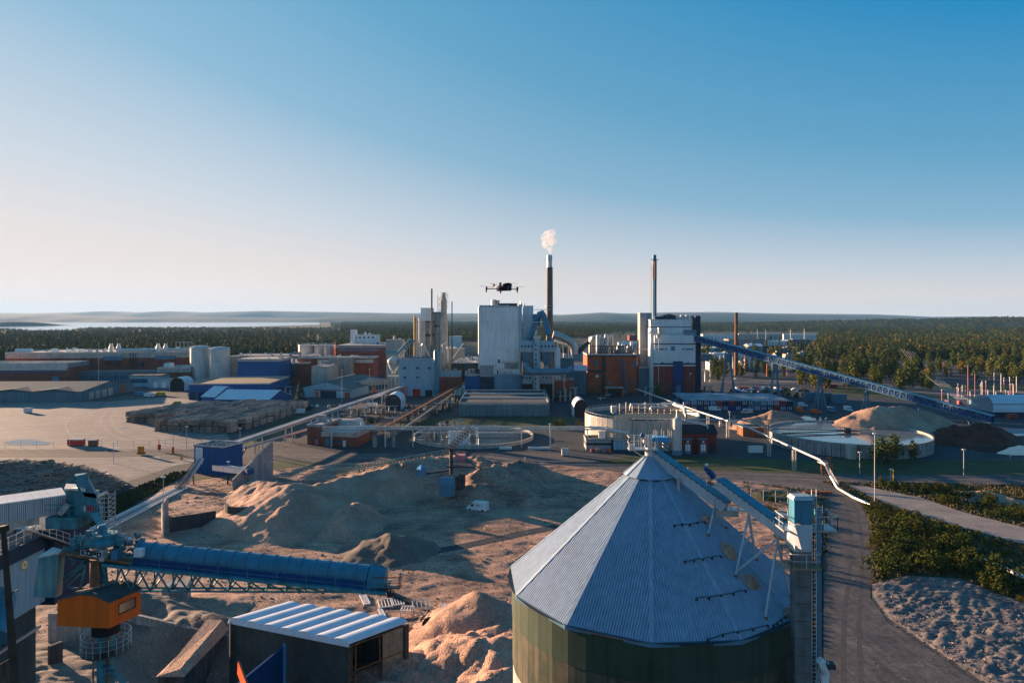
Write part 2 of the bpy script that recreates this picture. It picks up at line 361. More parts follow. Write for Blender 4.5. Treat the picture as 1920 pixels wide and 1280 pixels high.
sheet('grass', [(340, 905), (365, 893), (420, 900), (500, 905), (430, 926), (370, 918)], .024, M['grass'])
sheet('grass', [(490, 868), (560, 862), (600, 866), (560, 880), (500, 878)], .024, M['grass'])
sheet('verge', [(1540, 902), (1600, 905), (1720, 905), (2200, 915), (2200, 1160), (1920, 1128), (1800, 1083), (1700, 1077), (1634, 1092), (1634, 1010), (1622, 958), (1590, 922)], .022, M['grass_dry'])
sheet('verge', [(1290, 905), (1400, 893), (1500, 902), (1545, 920), (1552, 1000), (1540, 1060), (1500, 1060), (1400, 990)], .022, M['gravel'])
# roads
sheet('road', [(560, 849), (880, 850), (1100, 866), (1300, 881), (1600, 891), (2200, 893), (2200, 911), (1580, 909), (1480, 905), (1280, 893), (1100, 878), (880, 861), (560, 859), (300, 861), (300, 855)], .03, M['road'])
sheet('road', [(1475, 903), (1580, 907), (1612, 935), (1630, 985), (1634, 1060), (1632, 1120), (1665, 1165), (1745, 1218), (1850, 1290), (2100, 1420), (1500, 1420), (1532, 1280), (1538, 1160), (1552, 1080), (1561, 1000), (1556, 940), (1530, 915)], .034, M['road'])
TRK = [(1586, 908), (1622, 911), (1732, 934), (1806, 960), (2100, 1034), (2100, 1070), (1800, 988), (1716, 962), (1636, 934)]
sheet('track', TRK, .036, M['track_road'])
sheet('road', [(135, 938), (200, 915), (330, 872), (372, 865), (372, 874), (345, 885), (255, 920), (150, 975), (20, 1060), (-200, 1150), (-300, 1110)], .03, M['asphalt'])
for (a, b, c, d_) in (((188, 890), (205, 886), (203, 889), (186, 893)), ((163, 897), (180, 893), (178, 897), (160, 901)), ((138, 906), (154, 901), (152, 905), (135, 911))):
    sheet('lane_marking', [a, b, c, d_], .045, M['white_line'])
sheet('path', [(-100, 843), (200, 846), (350, 843), (440, 850), (440, 854), (350, 853), (200, 857), (-100, 857)], .026, M['asphalt'])
sheet('path', [(700, 1052), (860, 1022), (1000, 992), (1085, 978), (1090, 984), (1000, 1002), (870, 1030), (720, 1058)], .26, M['asphalt'])
def blobsheet(name, pts, z, m, lab=None):
    q = [G(*p) for p in pts]; n = len(q); c = sum(q, Vector())/n; out = []
    for i in range(n):
        a, b = q[i], q[(i+1) % n]
        for t in (0, .33, .66):
            p = a.lerp(b, t); k = 1+.14*(random.random()-.5); out.append(c+(p-c)*k)
    mb = MB(); mb.poly([(p.x, p.y, z) for p in out]); me = mesh_of(mb, name, m)
    if me.polygons[0].normal.z < 0: me.flip_normals()
    o = bpy.data.objects.new(name, me); COL.objects.link(o); return tag(o, kind='structure')
blobsheet('puddle', [(10, 828), (30, 824), (60, 823), (98, 830), (90, 834), (40, 834), (14, 833)], .05, M['puddle'])
blobsheet('puddle', [(1478, 782), (1500, 779), (1550, 783), (1545, 795), (1500, 796)], .05, M['puddle'])
blobsheet('puddle', [(1730, 820), (1790, 826), (1880, 833), (1960, 838), (1960, 856), (1860, 850), (1790, 838), (1735, 830)], .05, M['puddle'])
blobsheet('puddle', [(1800, 808), (1900, 803), (1960, 806), (1960, 816), (1850, 818)], .05, M['puddle'])
blobsheet('puddle', [(222, 802), (232, 800), (238, 802), (228, 804)], .05, M['puddle'])
def track(pts, wd, z, m, off=0):
    q = [G(*p) for p in pts]; Q = []
    for a, b in zip(q[:-1], q[1:]): Q += [a.lerp(b, t/4) for t in range(4)]
    Q.append(q[-1]); Q = [Q[0]]+[(Q[i-1]+Q[i]*2+Q[i+1])/4 for i in range(1, len(Q)-1)]+[Q[-1]]; mb = MB()
    for i in range(len(Q)-1):
        d0 = (Q[min(i+1, len(Q)-1)]-Q[max(i-1, 0)]).normalized(); d1 = (Q[min(i+2, len(Q)-1)]-Q[i]).normalized(); n0 = Vector((-d0.y, d0.x, 0)); n1 = Vector((-d1.y, d1.x, 0)); u = Vector((0, 0, z)); mb.poly([Q[i]+n0*off+u, Q[i]+n0*(off+wd)+u, Q[i+1]+n1*(off+wd)+u, Q[i+1]+n1*off+u])
    o = bpy.data.objects.new('tyre_track', mesh_of(mb, 'tyre_track', m)); COL.objects.link(o); tag(o, kind='structure')
mk('track_pale', (.42, .35, .3), col2=(.3, .25, .22), scale=.3, fine=.3, fs=2, world=True); mk('track_dark', (.1, .09, .085), col2=(.07, .065, .065), scale=.3, fine=.3, fs=2, world=True); mk('track_mid', (.24, .2, .175), col2=(.19, .165, .15), scale=.2, fine=.3, fs=2, world=True)
CUR = [(200, 770), (188, 782), (186, 792), (196, 806), (215, 818), (255, 829), (330, 836)]
for o_, mm in ((0, 'track_pale'), (2.2, 'track_mid'), (4.5, 'track_pale'), (-4, 'track_mid'), (9, 'track_mid'), (-9, 'track_mid'), (-14, 'track_pale')): track(CUR, .6, .016, M[mm], o_)
for k in range(9): x0 = -60+k*32; track([(x0, 783+k % 3*7), (x0+60, 790+k % 4*6), (x0+130, 800+k % 3*9), (x0+200, 815+k % 4*5)], .5, .017+.001*k, M['track_mid'])
for k in range(4): track([(-40, 870+k*12), (120, 868+k*9), (220, 864+k*5), (340, 858+k*2)], .6, .018+.001*k, M['track_mid'])
for o_, mm in ((2.4, 'track_dark'), (4.6, 'track_dark')): track([(1545, 1400), (1550, 1280), (1556, 1160), (1570, 1080), (1578, 1000), (1572, 945), (1548, 918)], .7, .039, M[mm], -o_)
for k in range(3): track([(560, 853+k*2), (880, 855+k*2), (1100, 870+k*3), (1300, 885+k*3), (1600, 896+k*3), (1900, 900+k*3)], .6, .036, M['track_dark' if k == 1 else 'track_mid'])
# lake: two arms seen beyond the woods
def flat(name, pts, z, m):
    mb = MB(); mb.poly([(x, y, z) for x, y in pts]); me = mesh_of(mb, name, m)
    if me.polygons[0].normal.z < 0: me.flip_normals()
    o = bpy.data.objects.new(name, me); COL.objects.link(o); return tag(o, kind='structure')
def lk(px, py): d = F*H/(py-HY); return (XD(px, d), d)
LAKE = [lk(*p) for p in [(-300, 616), (-40, 616), (20, 617.5), (60, 621), (120, 620), (170, 615.5), (240, 614.6), (330, 614.4), (420, 614), (500, 612), (600, 609), (600, 604.6), (300, 604.2), (60, 604.6), (-300, 605)]]
flat('lake', LAKE, 1.5, M['lake'])
# far hills: ridged meshes with real depth
def hills(name, d0, d1, prof, seed, nx=260, m='hill', x0=-1200, x1=3100, amp=.35, ny=14):
    px = np.linspace(x0, x1, nx); top = np.interp(px, [p[0] for p in prof], [p[1] for p in prof])
    rows = []; XS = []; YS = []
    for j in range(ny):
        t = j/(ny-1); d = d0+(d1-d0)*t; X = (px-960)/F*d1*(d/d1)**.0
        hh = (HY-top)/F*((d0+d1)/2)+H
        s_ = math.sin(math.pi*min(1, max(0, t)))**.8
        rows.append(hh*s_*(1+amp*fbm(X, np.full(nx, d), (d1-d0)*.35, 4, seed))-2); XS.append(X); YS.append(np.full(nx, d)+fbm(X, X*0+seed, 900, 3, seed)*600)
    me = grid_mesh(name, np.array(XS), np.array(YS), np.array(rows), M[m]); o = bpy.data.objects.new(name, me); COL.objects.link(o); tag(o, kind='structure')
hills('hills', 13000, 17000, [(-1200, 588), (0, 585), (40, 587), (100, 589), (130, 586), (180, 587), (240, 585), (300, 583), (350, 586), (390, 583), (460, 586), (560, 583), (650, 584), (780, 587), (880, 587), (1040, 590), (1075, 588), (1110, 585), (1150, 588), (1220, 585), (1290, 584), (1380, 587), (1450, 588), (1540, 589), (1640, 594), (1720, 593), (1800, 594), (3100, 590)], 3, amp=.12)
hills('hills', 9000, 11500, [(-1200, 594), (0, 596), (110, 595), (140, 590), (200, 591), (330, 594), (500, 594), (600, 596), (700, 592), (900, 593), (1010, 593), (1060, 591), (1110, 587), (1160, 591), (1220, 588), (1300, 587), (1400, 590), (1500, 591), (1640, 596), (1800, 595), (3100, 592)], 9, amp=.2)
hills('hills', 3200, 4600, [(-1200, 610.5), (700, 610.5), (1250, 610.5), (1500, 603), (1640, 600), (1720, 597.5), (1800, 596), (1880, 594), (1960, 593), (2300, 589), (3100, 589)], 5, amp=.12, x0=1240)
hills('headland', 4100, 4900, [(-1200, 607), (-200, 608), (40, 604), (80, 601.5), (130, 601.5), (148, 606), (170, 611), (220, 611), (3100, 611)], 21, x1=230, nx=120, amp=.3)
# ---------------------------------------------------------------- chip field and rough ground
FIELD = gp([(-500, 1500), (-500, 1250), (60, 1062), (230, 975), (306, 912), (420, 893), (520, 880), (640, 868), (860, 862), (1010, 866), (1200, 889), (1420, 907), (1530, 926), (1546, 1000), (1540, 1080), (1525, 1280), (1490, 1500)])
def field(name, P, m, step, base_z, hf, fade=3.):
    a = np.array(P); xs = np.arange(a[:, 0].min(), a[:, 0].max(), step); ys = np.arange(a[:, 1].min(), a[:, 1].max(), step); X, Y = np.meshgrid(xs, ys)
    ins = inpoly(X, Y, P); dd = dpoly(X, Y, P); k = np.clip(dd/fade, 0, 1); Z = base_z*np.clip(dd/1.0, .12, 1)+hf(X, Y)*k
    me = grid_mesh(name, xs, ys, Z, m, ins); o = bpy.data.objects.new(name, me); COL.objects.link(o); return tag(o, kind='structure')
def hfield(X, Y):
    a = fbm(X+Y*.3, Y*2.2-X*.5, 7, 4, 2)*1.2+fbm(X, Y, 1.7, 2, 8)*.5
    trk = np.sin((Y*1.0+X*.25)*1.1+fbm(X, Y, 14, 2, 4)*14)*.1
    h_ = np.maximum(a*.8+trk+.25, -.1); pth = [(G(*p).x, G(*p).y) for p in ((640, 1064), (700, 1055), (865, 1026), (1000, 997), (1090, 980))]; dd = dpoly(X, Y, pth+pth[::-1]); h_ = h_*.5; return np.where(dd < 6, h_*np.clip((dd-1.8)/4, 0, 1)+.02, h_)
fo = field('chip_ground', FIELD, M['chips'], .45, .2, hfield)
GRAV = gp([(1633, 1094), (1700, 1078), (1800, 1084), (1925, 1130), (2300, 1180), (2500, 1500), (2150, 1450), (1860, 1290), (1750, 1216), (1668, 1162), (1634, 1118)])
field('gravel_ground', GRAV, M['gravel'], .3, .1, lambda X, Y: np.maximum(fbm(X, Y*1.5, 1.5, 4, 31, .7)*.75+.15, -.05)+np.abs(fbm((X+Y*.6)*.4, (Y-X)*1.3, 3.4, 3, 35))*1.0*(.4+vnoise(X/7, Y/7, 5)), 2)
def pile(name, label, ridges, m, slope=.55, step=.55, rough=.5, ns=5, seed=1, group=None, power=1.0, foot=.15):
    segs = []
    for r in ridges:
        q = [G(*p) for p in r]
        segs += list(zip(q[:-1], q[1:])) if len(q) > 1 else [(q[0], q[0])]
    allp = [p for s_ in segs for p in s_]; rad = max(p.z for p in allp)/slope+4
    xs = np.arange(min(p.x for p in allp)-rad, max(p.x for p in allp)+rad, step); ys = np.arange(min(p.y for p in allp)-rad, max(p.y for p in allp)+rad, step); X, Y = np.meshgrid(xs, ys)
    wx = X+fbm(X, Y, 8, 3, seed+5)*4; wy = Y+fbm(X, Y, 8, 3, seed+9)*4; Z = np.full(X.shape, -9.)
    for a, b in segs:
        dx, dy = b.x-a.x, b.y-a.y; L2 = dx*dx+dy*dy+1e-9; t = np.clip(((wx-a.x)*dx+(wy-a.y)*dy)/L2, 0, 1)
        d_ = np.hypot(wx-a.x-t*dx, wy-a.y-t*dy); Z = np.maximum(Z, a.z+(b.z-a.z)*t-(np.sqrt(d_*d_+1.2)-1.0)*slope)
    Z = Z+fbm(X, Y, ns, 5, seed, .6)*rough*np.clip(Z, 0, 3)*1.3+fbm(X, Y, 1.3, 2, seed+3)*.3
    keep = Z > -.35; c = Vector((float(xs.mean()), float(ys.mean()), 0))
    me = grid_mesh(name, xs-c.x, ys-c.y, Z, m, keep); o = bpy.data.objects.new(name, me); COL.objects.link(o); o.location = c
    return tag(o, label, 'chip pile', group)
# ---------------------------------------------------------------- chip piles
pile('chip_pile', 'long tall ridge of pale wood chips behind the curved concrete walls', [[(435, 960, 3), (480, 930, 5.5), (520, 912, 8), (548, 905, 9), (590, 912, 6.5), (660, 893, 6.5), (740, 872, 7)], [(548, 905, 9), (540, 950, 5.5), (528, 995, 1)]], M['chips_fresh'], .5, rough=.5, seed=11)
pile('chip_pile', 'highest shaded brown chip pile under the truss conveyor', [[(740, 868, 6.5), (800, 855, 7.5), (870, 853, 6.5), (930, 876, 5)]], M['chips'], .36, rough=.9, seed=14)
pile('chip_pile', 'orange lit chip ridge between the round tower and the far road', [[(900, 880, 7), (960, 868, 6), (1000, 866, 5)], [(900, 890, 6), (950, 905, 4.5), (990, 925, 3)]], M['chips'], .5, rough=.9, seed=19)
pile('chip_pile', 'small sharp spur of chips left of the dark mound', [[(655, 942, 5.5), (645, 970, 3.8), (622, 1008, .8)]], M['chips_fresh'], .6, rough=.6, seed=23)
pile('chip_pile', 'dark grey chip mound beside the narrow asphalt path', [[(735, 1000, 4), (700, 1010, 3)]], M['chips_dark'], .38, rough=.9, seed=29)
pile('chip_pile', 'tiny orange heap of chips right of the white van', [[(985, 932, 1.6), (975, 936, 1.4)]], M['chips_fresh'], .5, rough=.6, seed=31)
pile('chip_pile', 'low chip mound behind the curved end wall', [[(480, 900, 4), (515, 905, 5)]], M['chips'], .45, seed=37)
pile('chip_pile', 'sunlit pointed chip cone left of the steel silo', [[(905, 1112, 6), (870, 1140, 4), (820, 1170, 2)], [(905, 1112, 6), (960, 1135, 3)]], M['chips_fresh'], .55, rough=.7, seed=41)
pile('chip_pile', 'big lit lumpy chip heap at the foot of the silo', [[(850, 1195, 6), (920, 1185, 7), (965, 1190, 6)], [(850, 1195, 6), (770, 1250, 5), (700, 1290, 5)], [(920, 1185, 7), (930, 1270, 6)]], M['chips_fresh'], .5, rough=1.1, ns=4, seed=43)
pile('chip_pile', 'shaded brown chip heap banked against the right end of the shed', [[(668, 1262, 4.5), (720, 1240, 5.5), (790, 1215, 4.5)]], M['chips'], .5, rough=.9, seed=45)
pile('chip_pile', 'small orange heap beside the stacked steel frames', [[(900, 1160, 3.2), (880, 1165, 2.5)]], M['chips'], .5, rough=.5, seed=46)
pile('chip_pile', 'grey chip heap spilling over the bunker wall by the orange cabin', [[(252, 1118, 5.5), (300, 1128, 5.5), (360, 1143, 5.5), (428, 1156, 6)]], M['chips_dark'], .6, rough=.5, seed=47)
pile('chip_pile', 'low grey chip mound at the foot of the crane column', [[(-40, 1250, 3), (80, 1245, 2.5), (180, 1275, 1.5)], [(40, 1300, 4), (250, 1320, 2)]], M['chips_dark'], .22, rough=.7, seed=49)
pile('chip_pile', 'pale chip mound on the brown ground left of the striped shed', [[(370, 1120, 1.6), (420, 1125, 1.2)]], M['chips_fresh'], .2, rough=.5, seed=51)
pile('chip_pile', 'round sunlit sand coloured pile left of the big far pile', [[(1410, 783, 5), (1450, 770, 8), (1480, 771, 8)]], M['sand'], .55, rough=.5, seed=53, ns=8)
pile('chip_pile', 'broad high brown pile behind the round water basin', [[(1595, 778, 8), (1620, 768, 11), (1690, 764, 11.5), (1750, 775, 9)]], M['sand'], .5, rough=1.6, ns=12, seed=57, step=.9)
pile('bark_pile', 'dark red brown bark pile right of the round basin', [[(1785, 800, 6), (1830, 796, 6.5), (1870, 801, 4)]], M['bark'], .5, rough=1.2, seed=59)
pile('chip_pile', 'low sunlit mound beside the dirt track among the bushes', [[(1820, 922, 1.5), (1850, 920, 1.8), (1900, 935, 1.2)]], M['sand'], .3, rough=.6, seed=61)
pile('earth_mound', 'grassy mound left of the bend in the road behind the silo', [[(1430, 922, 1.8), (1470, 916, 2.2), (1500, 925, 1.5)]], M['grass_dry'], .4, rough=.7, seed=63)
pile('log_mound', 'dark mound under the loose log pile at the left', [[(-300, 880, 9), (-50, 865, 9.5), (60, 868, 9), (110, 882, 6)], [(60, 868, 9), (150, 893, 2)], [(-60, 930, 4), (40, 915, 5)]], M['chips_dark'], .45, rough=.9, seed=67)
# ---------------------------------------------------------------- big steel silo
SC = Vector((XD(1219, 60), 60, 0)); ZE, ZT, RR = 27.3, 36.5, 12.45; RT = 1.75
silo = thing('storage_silo', 'large round silo with a ribbed twelve sided blue grey metal roof', 'silo', (SC.x, SC.y, 0))
AZ = [(-71+30*i) for i in range(12)]
def sp(a, r, z): return Vector((SC.x+r*math.sin(R(a)), SC.y-r*math.cos(R(a)), z))
for i, a in enumerate(AZ):
    b = a+30; mb = MB(); p0, p1, q0, q1 = sp(a, RR, ZE), sp(b, RR, ZE), sp(a, RT, ZT), sp(b, RT, ZT)
    du = (p1-p0); W = du.length; du.normalize(); mid = (p0+p1)/2; up = ((q0+q1)/2-mid); SL = up.length; up.normalize(); nn = du.cross(up).normalized()
    if nn.z < 0: nn = -nn
    wt = (q1-q0).length; n = 30; pitch = W/n
    for k in range(n*2):                 # trapezoid corrugation, running up the slope
        u0 = -W/2+k*pitch/2; u1 = u0+pitch/2; um = (abs(u0)+abs(u1))/2
        v1 = SL*min(1, max(0, (W/2-um)/((W-wt)/2))); h0, h1 = (0, .085) if k % 2 == 0 else (.085, 0)
        ins = pitch*.12
        a0 = mid+du*u0+nn*h0; a1 = mid+du*(u0+ins*2)+nn*max(h0, h1) if k % 2 == 0 else mid+du*(u1-ins*2)+nn*max(h0, h1); a2 = mid+du*u1+nn*h1
        mb.poly([a0, a1, a1+up*v1, a0+up*v1]); mb.poly([a1, a2, a2+up*v1, a1+up*v1])
    part(silo, 'roof_panel', mb, M['roof_sheet'])
    part(silo, 'ridge_cap', MB().bar(p0+Vector((0, 0, .07)), q0+Vector((0, 0, .07)), .34, .09), M['roof_sheet'])
    part(silo, 'eave_trim', MB().bar(p0-Vector((0, 0, .15)), p1-Vector((0, 0, .15)), .12, .3), M['steel_blue'])
mb = MB().lathe((SC.x, SC.y, 0), [(2.15, 36.0), (2.15, 36.35)], 24, 0, 360); part(silo, 'roof_collar', mb, M['black'])
for i in range(12):
    a = -71+30*i; mb = MB(); p0, p1 = sp(a, 2.35, 36.35), sp(a+30, 2.35, 36.35); t0, t1 = sp(a, .4, 38.0), sp(a+30, .4, 38.0)
    mb.poly([p0, p1, t1, t0]); mb.bar(p0, t0, .1, .08); part(silo, 'cap_panel', mb, M['roof_sheet'])
for i in range(24):                      # wall sheets: green band on top, then a streaked olive course and a pale one
    a = -71+15*i
    if not (-115 < a < 115 or a > 250): continue
    for nm, z0, z1, r, m in (('wall_sheet', 24.3, 27.25, 12.15, 'green_wall'), ('wall_sheet', 20.2, 24.3, 12.1, 'olive_wall'), ('wall_sheet', 0, 20.2, 12.05, 'concrete_pale')):
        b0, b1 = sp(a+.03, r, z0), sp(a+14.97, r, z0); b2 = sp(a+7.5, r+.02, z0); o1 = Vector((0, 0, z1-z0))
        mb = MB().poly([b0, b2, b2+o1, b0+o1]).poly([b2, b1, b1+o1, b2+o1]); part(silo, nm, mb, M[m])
mb = MB().lathe((SC.x, SC.y, 0), [(11.95, 0), (11.95, 27.25), (12.5, 27.3)], 48); part(silo, 'wall_core', mb, M['dark_steel'])
def roofhit(px, py):
    d = 44.
    while d < 80:
        p = D(px, py, d); r = math.hypot(p.x-SC.x, p.y-SC.y); rel = (math.degrees(math.atan2(p.x-SC.x, SC.y-p.y))+71) % 30-15; r2_ = r*math.cos(R(rel))/math.cos(R(15)); zr = ZE+.05+(RR-r2_)/(RR-RT)*(ZT-ZE)
        if p.z <= zr and r < RR: return Vector((p.x, p.y, zr))
        d += .1
    return D(px, py, 58)
for pa, pb in (((1265, 990), (1322, 983)), ((1284, 1058), (1352, 1046)), ((1306, 1128), (1398, 1112)), ((1327, 1203), (1440, 1178)), ((1450, 1178), (1480, 1155))):
    a_, b_ = roofhit(*pa), roofhit(*pb); up = Vector((0, 0, .2)); mb = MB(); Q_ = [roofhit(pa[0]+(pb[0]-pa[0])*k/8, pa[1]+(pb[1]-pa[1])*k/8)+up for k in range(9)]
    for q0, q1 in zip(Q_[:-1], Q_[1:]): mb.bar(q0, q1, .05)
    for k in range(0, 9, 2): c = Q_[k]-up; mb.bar(c-Vector((0, 0, .05)), c+up, .1, .16)
    part(silo, 'snow_guard', mb, M['dark_steel'])
mb = MB(); c = roofhit(1272, 918); mb.tube(c-Vector((0, 0, .2)), c+Vector((0, 0, .9)), .16, 10); part(silo, 'roof_vent', mb, M['galv'])
for px, py, r in ((1368, 1032, 1.0), (1411, 1092, 1.05), (1324, 973, .7), (1478, 1150, .7)):      # chips caught on the roof
    c = roofhit(px, py); mb = MB(); sl_ = Vector((c.x-SC.x, c.y-SC.y, 0)).normalized(); tn = Vector((-sl_.y, sl_.x, 0)); dn = (sl_*(RR-RT)+Vector((0, 0, -(ZT-ZE)))).normalized(); ring = []
    for k in range(14): t = 2*math.pi*k/14; q = r*(1+.2*random.uniform(-1, 1)); ring.append(c+tn*q*math.cos(t)+dn*q*.75*math.sin(t)+Vector((0, 0, .02)))
    top = c+Vector((0, 0, .45))+dn*.15
    for k in range(14): mb.poly([ring[k], ring[(k+1) % 14], top])
    solo('chip_drift', mb, M['chips_fresh'], {1368: 'round patch of chips on the silo roof under the upper conveyor legs', 1411: 'lower brown patch of chips on the silo roof', 1324: 'small patch of chips high on the right silo roof edge', 1478: 'patch of chips at the right lower corner of the silo roof'}[px], 'chip patch')
# machinery on the silo top
tp = thing('silo_head_platform', 'railed platform with motor and white drum on top of the silo', 'platform', (SC.x, SC.y, 38.0))
c = Vector((SC.x, SC.y, 38))
part(tp, 'base_drum', MB().tube(c-Vector((0, 0, .3)), c+Vector((0, 0, .5)), .45, 16), M['galv_pale'])
part(tp, 'deck', MB().box((c.x-1.9, c.y-.6, 38.5), (c.x+.6, c.y+.7, 38.58)), M['galv'])
for sx_ in (-1.7, -.4, .4): part(tp, 'strut', MB().bar((c.x+sx_, c.y, 38.55), (c.x+.1*sx_, c.y, 37.6), .07), M['galv_pale'])
mb = MB().rail([(c.x-1.9, c.y-.6, 38.55), (c.x+.5, c.y-.6, 38.55)], 1.1, .05, .6); mb.rail([(c.x-1.9, c.y+.7, 38.55), (c.x+.6, c.y+.7, 38.55)], 1.1, .05, .6); mb.rail([(c.x-1.9, c.y-.6, 38.55), (c.x-1.9, c.y+.7, 38.55)], 1.1, .05, .6); part(tp, 'railing', mb, M['galv_pale'])
for k, (px, py) in enumerate(((1182, 838), (1188, 838))): q = D(px, py, 60); part(tp, 'white_drum', MB().tube(q-Vector((0, 0, .25)), q+Vector((0, 0, .25)), .14, 12), M['white'])
mb = MB(); mb.path([D(1201, 815, 60), D(1205, 817, 60), D(1211, 824, 60), D(1213, 833, 60), D(1212, 838, 60)], .2, 10); part(tp, 'motor', mb, M['blue'], True)
part(tp, 'gearbox', MB().box(D(1205, 828, 60.3), D(1213, 818, 59.8)), M['galv_pale'])
part(tp, 'head_box', MB().box(D(1212, 850, 60.4), D(1224, 822, 59.6)), M['galv_pale'])
part(tp, 'rain_hood', MB().box(D(1222, 824, 60.5), D(1254, 820, 59.4)), M['bright_blue'])
part(tp, 'drop_pipe', MB().tube(D(1217, 838, 60), D(1217, 872, 60), .28, 14, .42), M['galv_pale'])
mb = MB()
for k in range(8): a = 2*math.pi*k/8; q = Vector((SC.x+.8*math.cos(a)+1.1, SC.y+.5*math.sin(a), 39.2)); mb.bar(q, q+Vector((0, 0, 1.0)), .04)
mb.bar(D(1241, 835, 60), D(1252, 845, 59), .05); mb.bar(D(1241, 829, 60), D(1252, 838, 59), .05); part(tp, 'stair_rail', mb, M['galv_pale'])
def boxconv(name, label, a, b, hw, hh, ncap):
    T = thing(name, label, 'conveyor', (a+b)/2); d = (b-a); Ln = d.length; d.normalize(); s_ = d.cross(Vector((0, 0, 1))).normalized(); u = s_.cross(d).normalized()
    n = max(3, int(Ln/2.4))
    for k in range(n): p, q = a+d*(Ln*k/n+.012), a+d*(Ln*(k+1)/n-.012); part(T, 'casing', MB().bar(p, q, hw*2, hh*2), M['white_metal'])
    for k in range(n): p, q = a+d*(Ln*k/n)+u*(hh+.05), a+d*(Ln*(k+1)/n-.03)+u*(hh+.05); part(T, 'cover', MB().bar(p, q, hw*2+.16, .1), M['cover_blue'])
    mb = MB()
    for k in range(ncap):
        c = a+d*(Ln*(k+.5)/ncap)-s_*(hw+.05)*(1 if s_.y > 0 else -1)+u*hh; mb.box(c-Vector((.05, .05, .06)), c+Vector((.05, .05, .06)))
    part(T, 'clamp', mb, M['dark_steel']); return T, d, s_, u
c1a, c1b = D(1226, 852, 60), D(1362, 950, 56)
T1, *_ = boxconv('screw_conveyor', 'upper inclined box conveyor reaching the peak of the silo roof', c1a, c1b, .48, .42, 14)
c2a, c2b = D(1348, 905, 56.6), D(1502, 1018, 50.3)
T2, *_ = boxconv('screw_conveyor', 'lower inclined box conveyor rising from the vertical elevator chute', c2a, c2b, .44, .38, 15)
part(T2, 'drive_motor', MB().path([D(1338, 895, 56.6), D(1334, 888, 56.6), D(1327, 882, 56.6)], .26, 10).tube(D(1327, 882, 56.6), D(1321, 876, 56.6), .2), M['blue'], True)
part(T2, 'end_plate', MB().tube(D(1499, 1022, 50), D(1506, 1028, 49.8), .18, 10), M['black'])
part(T1, 'handrail', MB().rail([D(1290, 890, 59.5), D(1362, 936, 57.5)], .7, .04, 1.2, False), M['galv_pale'])
part(T1, 'lamp_post', MB().bar(D(1325, 925, 57), D(1325, 872, 57), .05).tube(D(1325, 872, 57), D(1325, 869, 57), .14), M['white'])
mb = MB().rail([D(1385, 935, 57), D(1500, 945, 58)], 1, .05, 1.1); mb.bar(D(1385, 955, 57), D(1500, 968, 58), .9, .08); part(T2, 'service_walkway', mb, M['galv'])
part(T1, 'service_walkway', MB().box(D(1335, 962, 56.8), D(1385, 957, 55.8)).rail([D(1340, 958, 56), D(1385, 958, 56)], 1, .04, .6), M['galv'])
for kk, (top, feet) in enumerate((((1340, 940, 56.8), ((1327, 1004), (1360, 990))), ((1402, 958, 55), ((1379, 1080), (1417, 1050))), ((1455, 1005, 52.5), ((1435, 1160), (1480, 1118))))):
    t0 = D(*top); T = thing('conveyor_trestle', ['shortest white leg frame under the upper silo conveyor', 'middle white leg frame standing on the silo roof', 'lowest and tallest white leg frame near the roof edge'][kk], 'support', t0, 'white leg frames carrying the conveyor on the silo roof')
    fs_ = [roofhit(*f) for f in feet]; off = (Vector((0, -.35, 0)), Vector((.2, .5, 0)))
    for j in (0, 1): part(T, 'leg', MB().bar(t0+off[j], fs_[j], .14), M['white_metal']); part(T, 'foot', MB().box(fs_[j]-Vector((.14, .14, .1)), fs_[j]+Vector((.14, .14, .12))), M['rust'])
    part(T, 'cross_brace', MB().bar(t0.lerp(fs_[0], .55)+off[0]*.4, t0.lerp(fs_[1], .5)+off[1]*.4, .09).bar(t0+off[0], t0+off[1], .14), M['white_metal'])
    if kk == 2: part(T, 'diagonal', MB().bar(t0.lerp(fs_[0], .05), roofhit(1382, 1075)+Vector((0, 0, .2)), .13), M['white_metal'])
# ---------------------------------------------------------------- vertical elevator beside the silo
ex, ey = XD(1501, 50), 50
el_ = thing('bucket_elevator', 'tall vertical bucket elevator with panelled casing at the right of the silo', 'elevator', (ex, ey, 0))
zt = ZD(1030, 50)
k = 0; z = zt
while z > 0:
    h_ = 1.25 if z < 33 else 1.3; part(el_, 'casing_panel', MB().box((ex-.6, ey-.45, max(0, z-h_+.03)), (ex+.6, ey+.45, z)), M['casing']); z -= h_; k += 1
part(el_, 'head_box', MB().box((ex-.66, ey-.5, ZD(977, 50)), (ex+.66, ey+.5, ZD(934, 50))), M['cover_blue'])
part(el_, 'head_lid', MB().hexa([(ex-.78, ey-.6, ZD(934, 50)), (ex+.78, ey-.6, ZD(934, 50)), (ex+.78, ey+.6, ZD(934, 50)), (ex-.78, ey+.6, ZD(934, 50)), (ex-.6, ey-.45, ZD(927, 50)), (ex+.6, ey-.45, ZD(927, 50)), (ex+.6, ey+.45, ZD(927, 50)), (ex-.6, ey+.45, ZD(927, 50))]), M['galv'])
part(el_, 'chute', MB().hexa([(ex-.3, ey-.9, ZD(1022, 50)), (ex+.3, ey-.9, ZD(1022, 50)), (ex+.5, ey+.4, ZD(1022, 50)), (ex-.9, ey+.4, ZD(1022, 50)), (ex-.68, ey-.6, ZD(979, 50)), (ex+.68, ey-.6, ZD(979, 50)), (ex+.68, ey+.5, ZD(979, 50)), (ex-.68, ey+.5, ZD(979, 50))]), M['white_metal'])
part(el_, 'lower_box', MB().box((ex-.62, ey-.47, zt), (ex+.62, ey+.47, ZD(1018, 50))), M['white_metal'])
